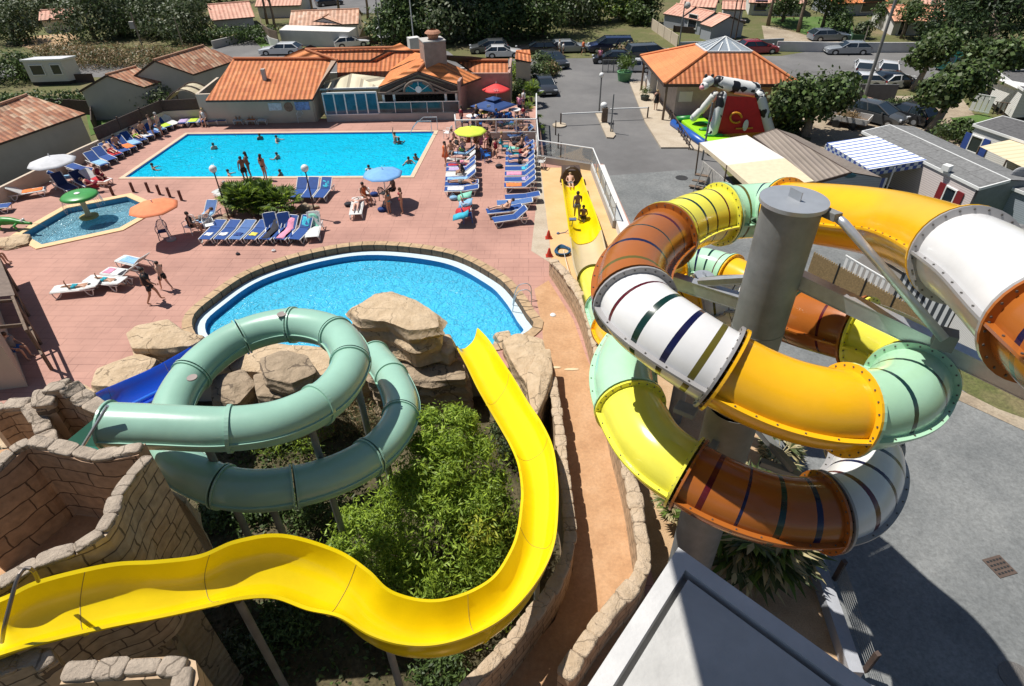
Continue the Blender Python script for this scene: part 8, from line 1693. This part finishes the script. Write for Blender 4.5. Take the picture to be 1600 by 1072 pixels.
def pose_proto(J, only=None, fem=False):
    m2 = skin_mesh(J, only, fem); bm = bmesh.new(); bm.from_mesh(m2)
    hx = (J['hd']-J['nk']).normalized(); f_ = J.get('_f', V((1, 0, 0))); f_ = (f_-f_.dot(hx)*hx).normalized(); sd = hx.cross(f_)
    ex = MB(); h = J['hd']; ex.ell(h+f_*.088-hx*.01, (.018, .018, .022), 8, m=6)
    for s in (-1, 1): ex.ell(h+sd*s*.088, (.02, .014, .028), 8, m=6)
    for n in 'lr':
        if only is not None and 'ha'+n not in only: continue
        w_, a = J['wr'+n], J['ha'+n]; d_ = (a-w_).normalized(); s2 = d_.cross(V((0, 1, 0))) if abs(d_.y) < .8 else d_.cross(V((0, 0, 1))); s2.normalize()
        for k in range(4):
            b_ = a+d_*.015+s2*(-.026+.0175*k); L_ = (.062, .075, .072, .055)[k]; ex.tube([b_, b_+d_*L_*.5, b_+d_*L_-f_*0+V((.004, 0, -.004))], [.0095, .0085, .006], 6)
        ex.tube([w_+d_*.03-s2*.022, w_+d_*.055-s2*.05, w_+d_*.085-s2*.055], [.012, .01, .007], 6)
    me = bpy.data.meshes.new('person'); off = len(bm.verts); vv = [bm.verts.new(p) for p in ex.v]
    for f in ex.f:
        try: bm.faces.new([vv[i] for i in f])
        except ValueError: pass
    bm.to_mesh(me); bm.free(); me.materials.append(SK[0]); me.polygons.foreach_set('use_smooth', [True]*len(me.polygons))
    P = {}; P['body'] = me
    def mk(nm, mb):
        o = mb.build(nm, M_white, None, smooth=True); P[nm] = o.data; bpy.data.objects.remove(o)
    hm = MB(); T = Matrix((f_, sd, hx)).transposed().to_4x4(); hm.ell(h+hx*.03-f_*.018, (.105, .1, .1), 12, T=T); mk('hair', hm)
    hm = MB(); hm.ell(h+hx*.03-f_*.018, (.107, .103, .1), 12, T=T); hm.ell(h-f_*.075-hx*.09, (.045, .075, .13), 10, T=T); mk('long_hair', hm)
    em = MB(); [em.ell(h+f_*.085+sd*s*.032+hx*.018, .01, 6, m=4) for s in (-1, 1)]; mk('eyes', em)
    if only is None or 'pel' in only:
        t = MB(); t.tube([J['pel'].lerp(J['sp'], .35), J['pel'], (J['hpl']+J['hpr'])/2-V((0, 0, 0))], [.142, .158, .15], 14)
        for n in 'lr': t.tube([J['hp'+n], J['hp'+n].lerp(J['kn'+n], .55)], [.112, .098], 12)
        mk('swim_trunks', t)
        t = MB(); t.tube([J['pel'].lerp(J['sp'], .15), J['pel'], (J['hpl']+J['hpr'])/2+(J['pel']-J['sp']).normalized()*.03], [.148, .156, .11], 14); mk('bikini_bottom', t)
        t = MB(); t.tube([J['ch'].lerp(J['sp'], .25), J['ch'].lerp(J['nk'], .12)], [.148, .153], 14); mk('bikini_top', t)
        t = MB(); t.tube([(J['hpl']+J['hpr'])/2, J['pel'], J['sp'], J['ch'], J['ch'].lerp(J['nk'], .55)], [.14, .157, .135, .16, .1], 14); mk('swimsuit', t)
        t = MB(); t.tube([J['pel'], J['sp'], J['ch'], J['ch'].lerp(J['nk'], .75)], [.165, .15, .172, .09], 14)
        for n in 'lr': t.tube([J['ch'].lerp(J['sh'+n], .4), J['sh'+n], J['sh'+n].lerp(J['el'+n], .6)], [.08, .078, .062], 10)
        mk('shirt', t)
        t = MB(); k_ = (J['knl']+J['knr'])/2; t.tube([J['hpl'].lerp(J['knl'], .6)*.5+J['hpr'].lerp(J['knr'], .6)*.5, J['pel'], J['sp'], J['ch'], J['ch'].lerp(J['nk'], .6)], [.24, .17, .145, .165, .1], 14); mk('dress', t)
    return P
SK = [mat('skin_light', (.62, .36, .25), .55, var=.05), mat('skin_tan', (.47, .25, .155), .55, var=.05), mat('skin_dark', (.2, .105, .065), .5, var=.05), mat('skin_pink', (.7, .4, .31), .55, var=.05)]
HR = {'dark': mat('dark_hair', (.025, .017, .012), .7), 'brown': mat('brown_hair', (.1, .05, .025), .7), 'blond': mat('blond_hair', (.4, .27, .12), .7), 'grey': mat('grey_hair', (.4, .39, .37), .7)}
CLO = {k: mat('cloth_'+k, c, .8, var=.1, scale=10) for k, c in dict(black=(.012, .012, .015), blue=(.02, .12, .4), navy=(.015, .03, .1), red=(.5, .03, .03), white=(.7, .7, .68), green=(.05, .3, .1), teal=(.02, .35, .45), orange=(.75, .17, .05), pink=(.7, .25, .35), darkred=(.25, .01, .03), lime=(.4, .6, .05), grey=(.2, .2, .2)).items()}
def rotJ(J, ang, keys, piv, ax='Y'):
    M = Matrix.Translation(piv) @ Matrix.Rotation(ang, 4, ax) @ Matrix.Translation(-piv)
    for k in keys: J[k] = M @ J[k]
UP = ['sp', 'ch', 'nk', 'hd', 'tp']+[a+n for a in ('sh', 'el', 'wr', 'ha') for n in 'lr']
PO = {}
PO['stand'] = jset()
J = jset(); J.update({k: V(v) for k, v in dict(knl=(.2, .1, .52), anl=(.26, .1, .1), tol=(.41, .1, .06), knr=(-.06, -.1, .49), anr=(-.28, -.1, .12), tor=(-.15, -.1, .03), ell=(-.16, .24, 1.16), wrl=(-.2, .25, .93), hal=(-.19, .25, .85), elr=(.1, -.24, 1.15), wrr=(.26, -.24, .98), har=(.33, -.24, .95)).items()}); PO['walk'] = J
J = jset(); J.update({k: V(v) for k, v in dict(ell=(.12, .27, 1.2), wrl=(.33, .22, 1.25), hal=(.41, .2, 1.28), elr=(.1, -.27, 1.2), wrr=(.3, -.2, 1.1), har=(.38, -.18, 1.1)).items()}); PO['reach'] = J
J = jset(); J.update({k: V(v) for k, v in dict(ell=(.0, .3, 1.62), wrl=(.02, .24, 1.86), hal=(.03, .22, 1.95), elr=(0, -.4, 1.42), wrr=(.02, -.62, 1.5), har=(.03, -.7, 1.52)).items()}); PO['arms_up'] = J
# sitting upright (seat .44)
def sit(lean=0, zs=.5, kx=.42, foot=.0):
    J = jset(); 
    for k in UP+['pel']: J[k] = J[k]+V((0, 0, zs-.95+.06))
    for s, n in ((1, 'l'), (-1, 'r')): J['hp'+n] = V((.02, s*.1, zs+.02)); J['kn'+n] = V((kx, s*.13, zs+.03)); J['an'+n] = V((kx+.02+foot, s*.13, .08)); J['to'+n] = V((kx+.17+foot, s*.14, .03)); J['el'+n] = V((.05, s*.25, zs+.25)); J['wr'+n] = V((.27, s*.2, zs+.14)); J['ha'+n] = V((.34, s*.17, zs+.12))
    if lean: rotJ(J, lean, UP, J['pel'])
    return J
PO['sit'] = sit(); PO['sit_lean'] = sit(.35)
# reclining on a lounger (seat .38): back at 38 degrees, legs out along +x
J = jset(); z = .47
for k in ['pel']+UP: J[k] = V((0, J[k].y, 0))+V((0, 0, J[k].z-.95+z))
rotJ(J, -R_(50), UP, V((0, 0, z)))
for s, n in ((1, 'l'), (-1, 'r')): J['hp'+n] = V((.03, s*.1, z-.01)); J['kn'+n] = V((.42, s*.11, z+.06)); J['an'+n] = V((.83, s*.1, z-.02)); J['to'+n] = V((.9, s*.12, z+.12)); J['el'+n] = J['sh'+n]+V((.12, s*.09, -.22)); J['wr'+n] = J['el'+n]+V((.24, -s*.1, .03)); J['ha'+n] = J['wr'+n]+V((.08, -s*.02, 0))
PO['recline'] = J
J = jset(); z = .5
for k in ['pel']+UP: J[k] = V((-(J[k].z-.95), J[k].y, z))
for s, n in ((1, 'l'), (-1, 'r')): J['hp'+n] = V((.05, s*.1, z)); J['kn'+n] = V((.46, s*.11, z+.04)); J['an'+n] = V((.86, s*.1, z-.03)); J['to'+n] = V((.9, s*.14, z+.1)); J['el'+n] = V((-.62, s*.4, z-.05)); J['wr'+n] = V((-.78, s*.22, z-.03)); J['ha'+n] = V((-.82, s*.14, z))
J['_f'] = V((0, 0, 1)); PO['lie'] = J
J2 = {k: V(v) for k, v in J.items()}; J2['_f'] = V((0, 0, -1)); 
for s, n in ((1, 'l'), (-1, 'r')): J2['an'+n] = V((.84, s*.1, z+.02)); J2['to'+n] = V((.97, s*.12, z-.06))
J2['anl'] = V((.5, .12, z+.4)); J2['tol'] = V((.45, .12, z+.53)); PO['prone'] = J2
J = jset(); J.update({k: V(v) for k, v in dict(ell=(.12, .3, 1.28), wrl=(.35, .3, 1.3), hal=(.43, .28, 1.3), elr=(.05, -.36, 1.26), wrr=(.2, -.52, 1.3), har=(.27, -.56, 1.3)).items()}); PO['swim'] = J
PP_ = {k: pose_proto(v) for k, v in PO.items()}
pcount = [0]
def person(pose, p, az, label, skin=0, hair='dark', wear=('swim_trunks',), col='blue', s=1.0, z=0, long=False, group=None, px=True):
    c = W(p[0], p[1], z) if px else V(p); P = PP_[pose]; o = bpy.data.objects.new('person', P['body']); COL.objects.link(o); o.location = c; o.rotation_euler = (0, 0, az); o.scale = (s,)*3
    o.material_slots[0].link = 'OBJECT'; o.material_slots[0].material = SK[skin]; LOC[o.name] = c; tag(o, label, 'person', group)
    def ch(nm, m, name=None):
        q = bpy.data.objects.new(name or nm, P[nm]); COL.objects.link(q); q.parent = o; q.material_slots[0].link = 'OBJECT'; q.material_slots[0].material = m
    ch('long_hair' if long else 'hair', HR[hair], 'hair'); ch('eyes', M_black)
    cols = (col,) if isinstance(col, str) else col
    for i, w_ in enumerate(wear): ch(w_, CLO[cols[min(i, len(cols)-1)]])
    return o
BK = ('bikini_top', 'bikini_bottom'); SH = ('shirt', 'swim_trunks')
# swimmers
SW = [(335, 233, 'swimmer alone in the left part of the main pool near the far edge', 'stand'), (240, 265, 'swimmer splashing at the left corner of the main pool', 'swim'), (407, 218, 'swimmer left of the pair near the far edge of the main pool', 'stand'), (433, 221, 'swimmer with wet hair near the far edge of the main pool', 'swim'), (434, 248, 'swimmer in the middle of the main pool', 'swim'), (439, 275, 'swimmer by the near edge of the main pool right of the standing group', 'swim'),
      (358, 275, 'head of a swimmer between lamp globe and the standing group', 'swim'), (618, 222, 'bather with raised arms by the shallow corner', 'arms_up'), (624, 225, 'small child in the water beside the bather with raised arms', 'swim'), (577, 268, 'pale shirted child standing in the water behind the blue parasol', 'stand'), (639, 255, 'dark haired child at the right side of the main pool', 'swim'), (650, 250, 'second child right at the pool edge on the right', 'swim')]
for i, (px, py, lb, po) in enumerate(SW): person(po, tuple(W(px, py, -.1))[:2]+((-1.28 if po != 'arms_up' else -1.0),), rnd.uniform(0, 6.28), lb, i % 3, 'dark', SH if px == 577 else ('swim_trunks',), 'white' if px == 577 else 'navy', s=.95, px=False, group='swimmers in the main pool')
# three by the near edge
person('stand', (386, 285), R_(120), 'first of three people at the near pool edge, dark skinned adult leaning to the girl', 2, 'dark', ('swim_trunks',), 'black', .98)
person('reach', (393, 278), R_(200), 'middle one of three people at the near pool edge, reaching out', 2, 'dark', BK, 'black', 1.0, long=True)
person('stand', (416, 281), R_(60), 'right one of three people at the near pool edge, slim woman in a dark bikini', 1, 'dark', BK, 'black', .98, long=True)
# deck people
person('walk', (243, 473), R_(30), 'man in black T-shirt and long black shorts walking by the white loungers', 1, 'dark', SH, 'black', 1.08)
person('walk', (262, 453), R_(160), 'boy in dark trunks walking away from the white loungers', 0, 'dark', ('swim_trunks',), 'black', .9)
def on(lo, pose, label, off=0.0, flip=0, **k):
    _, c, az = lo; a = az+math.pi; d_ = V((math.cos(az), math.sin(az), 0)); return person(pose, c+d_*(.12+off), a+flip, label, px=False, **k)
on(FW[0], 'prone', 'child in turquoise trunks lying face down on the leftmost white lounger', skin=1, col='teal', s=.8)
on(FW[1], 'prone', 'dark haired child lying on the second foreground lounger with a turquoise towel', skin=1, col='teal', s=.78)
person('sit_lean', (-4, 415), R_(20), 'person bending forward at the left edge of the photo, green trunks', 1, 'brown', ('swim_trunks',), 'teal', 1.05)
on(LY, 'lie', 'pale sunbather lying on her back on the white lounger in the deck centre', skin=3, wear=BK, col='white', hair='brown')
person('sit', (571, 318), R_(-40), 'woman in an orange top sitting up beside the white lounger', 1, 'dark', ('swimsuit',), 'orange', 1.0)
person('stand', (609, 334), R_(150), 'girl standing left of the pair in the blue parasol shadow', 1, 'brown', BK, 'teal', .85, long=True)
person('stand', (629, 333), R_(200), 'girl standing right of the pair in the blue parasol shadow', 1, 'brown', BK, 'darkred', .9, long=True)
person('sit', (617, 308), R_(220), 'adult seated under the pale blue parasol', 2, 'dark', ('swim_trunks',), 'black')
person('sit_lean', (354, 317), R_(60), 'bald man sitting on the white lounger left of the palm clump', 1, 'grey', ('swim_trunks',), 'navy')
person('sit', (303, 366), R_(20), 'seated adult in the shade beside the orange parasol', 1, 'dark', ('swimsuit',), 'black')
person('recline', (322, 352), R_(200), 'person reclining on the patterned lounger by the orange parasol', 1, 'brown', ('swim_trunks',), 'grey')
person('sit', (160, 288), R_(-20), 'person wrapped in a dark red towel near the wading pool', 0, 'brown', ('dress',), 'darkred')
person('recline', (150, 300), R_(15), 'person with legs under red cloth on the white lounger by the wading pool', 0, 'dark', ('dress',), 'darkred')
person('stand', (243, 216), R_(200), 'man in dark trunks standing at the far left corner of the pool deck', 0, 'brown', ('swim_trunks',), 'black')
person('stand', (254, 212), R_(180), 'second adult standing beside the loungers at the far left corner', 0, 'grey', ('swim_trunks',), 'grey')
person('sit', (323, 196), R_(-90), 'woman sitting on the third lounger left of the restaurant', 0, 'blond', ('swimsuit',), 'white')
person('sit', (377, 192), R_(-90), 'adult sitting at the left lounger under the posters', 1, 'dark', BK, 'red'); person('sit', (397, 191), R_(-90), 'adult sitting at the middle lounger under the posters', 1, 'brown', BK, 'orange')
person('stand', (697, 259), R_(190), 'woman standing at the left of the lime parasol crowd with an orange towel', 1, 'dark', ('dress',), 'orange', .95, long=True)
CR = [(706, 248, 'sit', 'bather sitting at the left rim of the lime parasol crowd', 'grey'), (716, 238, 'recline', 'bather reclining left under the lime parasol', 'black'), (724, 245, 'sit', 'child in lime green at the front of the lime parasol crowd', 'lime'), (733, 232, 'sit', 'bather behind the lime parasol pole', 'red'), (744, 232, 'sit_lean', 'woman in red leaning forward under the lime parasol', 'red'), (752, 236, 'sit', 'bather under the right rim of the lime parasol', 'pink'),
      (762, 228, 'sit', 'woman with a pink sun hat cloth right of the lime parasol', 'pink'), (768, 238, 'sit_lean', 'long haired girl bending over right of the lime parasol', 'black'), (784, 234, 'sit', 'dark haired bather seated near the teal chair', 'teal'), (775, 244, 'sit', 'bather with legs stretched below the teal chair', 'darkred'), (712, 228, 'sit_lean', 'person by the stair rail corner of the terrace', 'darkred')]
for i, (px, py, po, lb, cl) in enumerate(CR): person(po, (px, py), R_(rnd.choice([-100, -60, 180, 20, 120])), lb, [1, 0, 3, 1][i % 4], ['dark', 'brown', 'blond'][i % 3], ('swimsuit',) if i % 2 else ('swim_trunks',), cl, .95, long=i % 2 == 1, group='bathers gathered round the lime parasol')
person('stand', (808, 217), R_(90), 'boy in bright blue shorts standing against the terrace wall', 0, 'blond', ('swim_trunks',), 'blue', .9)
on(LT, 'recline', 'bather lying on the lounger below the terrace wall', skin=1, col='blue')
AL = [l for l in LG if l[0].get('group') == 'left column of loungers by the fence']; BL2 = [l for l in LG if l[0].get('group') == 'right column of loungers by the fence']
for i, po, lb, cl, sk in ((1, 'lie', 'bather lying on the second lounger of the left column', 'black', 3), (2, 'prone', 'bather on the red towel of the left column', 'pink', 3), (4, 'sit_lean', 'bather in black sitting across the fifth lounger of the left column', 'black', 1), (6, 'lie', 'tanned bather stretched out on the seventh lounger of the left column', 'grey', 1)): on(AL[i], po, lb, skin=sk, col=cl, wear=('swimsuit',) if cl == 'black' else ('swim_trunks',))
for i, po, lb, cl, sk in ((0, 'sit', 'dark haired bather sitting on the topmost lounger of the right column', 'black', 1), (1, 'recline', 'bather reclining on the second lounger of the right column', 'red', 1), (2, 'recline', 'bather reclining on the third lounger of the right column', 'navy', 3), (3, 'lie', 'bather in a dark swimsuit on the fourth lounger of the right column', 'black', 3)): on(BL2[i], po, lb, skin=sk, col=cl)
on(LP1, 'recline', 'bather with dark hair sitting up on the third lounger of the small group', skin=0, col='black', wear=BK, off=-.1)
WRL = [l for l in LG if l[0].get('group') == 'loungers along the boundary wall']
for i, po, cl in ((2, 'recline', 'red'), (3, 'sit', 'navy'), (6, 'recline', 'lime'), (7, 'sit_lean', 'grey'), (9, 'recline', 'blue')): on(WRL[i], po, f'sunbather on the {wn[i]} lounger of the wall row', skin=i % 2, col=cl, hair=['dark', 'brown', 'blond'][i % 3])
# terrace
TR = [(722, 200, 'stand', 'waitress in dark red at the left end of the terrace glass', 'darkred'), (740, 203, 'sit', 'guest at the left terrace table', 'navy'), (752, 199, 'sit', 'guest behind the left terrace glass', 'black'), (765, 203, 'sit', 'guest left of the middle terrace post', 'grey'), (776, 196, 'sit', 'guest under the navy parasol', 'blue'), (788, 200, 'sit', 'guest in navy at the blue clothed table', 'navy'), (797, 196, 'sit', 'guest in blue right of the navy parasol', 'blue'), (808, 201, 'sit', 'guest near the right end of the terrace glass', 'navy'),
      (812, 181, 'stand', 'person in a pink top standing at the terrace right edge', 'pink'), (818, 172, 'stand', 'person in a white top standing behind the one in pink', 'white'), (766, 190, 'sit', 'guest with brown hair under the navy parasol left side', 'red'), (745, 190, 'sit', 'guest in the back row left of the navy parasol', 'black'), (818, 190, 'sit', 'guest at the far right table of the terrace', 'darkred')]
for i, (px, py, po, lb, cl) in enumerate(TR): person(po, (px, py), R_(rnd.choice([-90, 0, 180, 60])), lb, i % 2, ['dark', 'brown', 'blond'][i % 3], SH, (cl, 'navy'), .92, z=TZ, group='guests on the bar terrace', long=i % 3 == 0)
# slide runout
person('walk', (901, 343), R_(90), 'boy in pale trunks standing in the yellow runout with his back to the camera', 2, 'dark', ('swim_trunks',), 'grey', .95, z=.3)
person('sit_lean', (911, 352), R_(90), 'dark haired child crouching in the yellow runout', 2, 'dark', ('swim_trunks',), 'black', .85, z=.0)
person('recline', (891, 296), R_(270), 'person sitting at the dark end hood of the runout', 0, 'blond', ('swim_trunks',), 'grey', .9, z=-.05)
# road
person('walk', (911, 86), R_(0), 'pedestrian walking behind the silver estate car', 1, 'brown', SH, ('orange', 'grey'), .9, z=ROADZ); person('stand', (874, 86), R_(0), 'pedestrian in white beside the silver estate car', 0, 'blond', SH, ('white', 'grey'), .9, z=ROADZ)
person('stand', (880, 88), R_(180), 'second pedestrian beside the silver estate car in dark shorts', 0, 'dark', SH, ('white', 'black'), .85, z=ROADZ); person('stand', (937, 100), R_(-90), 'two toned dressed pedestrian at the end of the metal gate', 1, 'dark', SH, ('pink', 'black'), .9, z=ROADZ)
person('stand', (1009, 142), R_(180), 'person in a white T-shirt beside the information totem', 1, 'dark', SH, ('white', 'grey'), .95, z=ROADZ+.1); person('stand', (1024, 172), R_(90), 'woman in a black dress walking on the reception pavement', 0, 'blond', ('dress',), 'black', .95, z=ROADZ+.1)
person('sit', (30, 560), R_(0), 'person in a pale shirt inside the dark timber lean-to', 0, 'brown', SH, ('grey', 'blue'), 1.0)
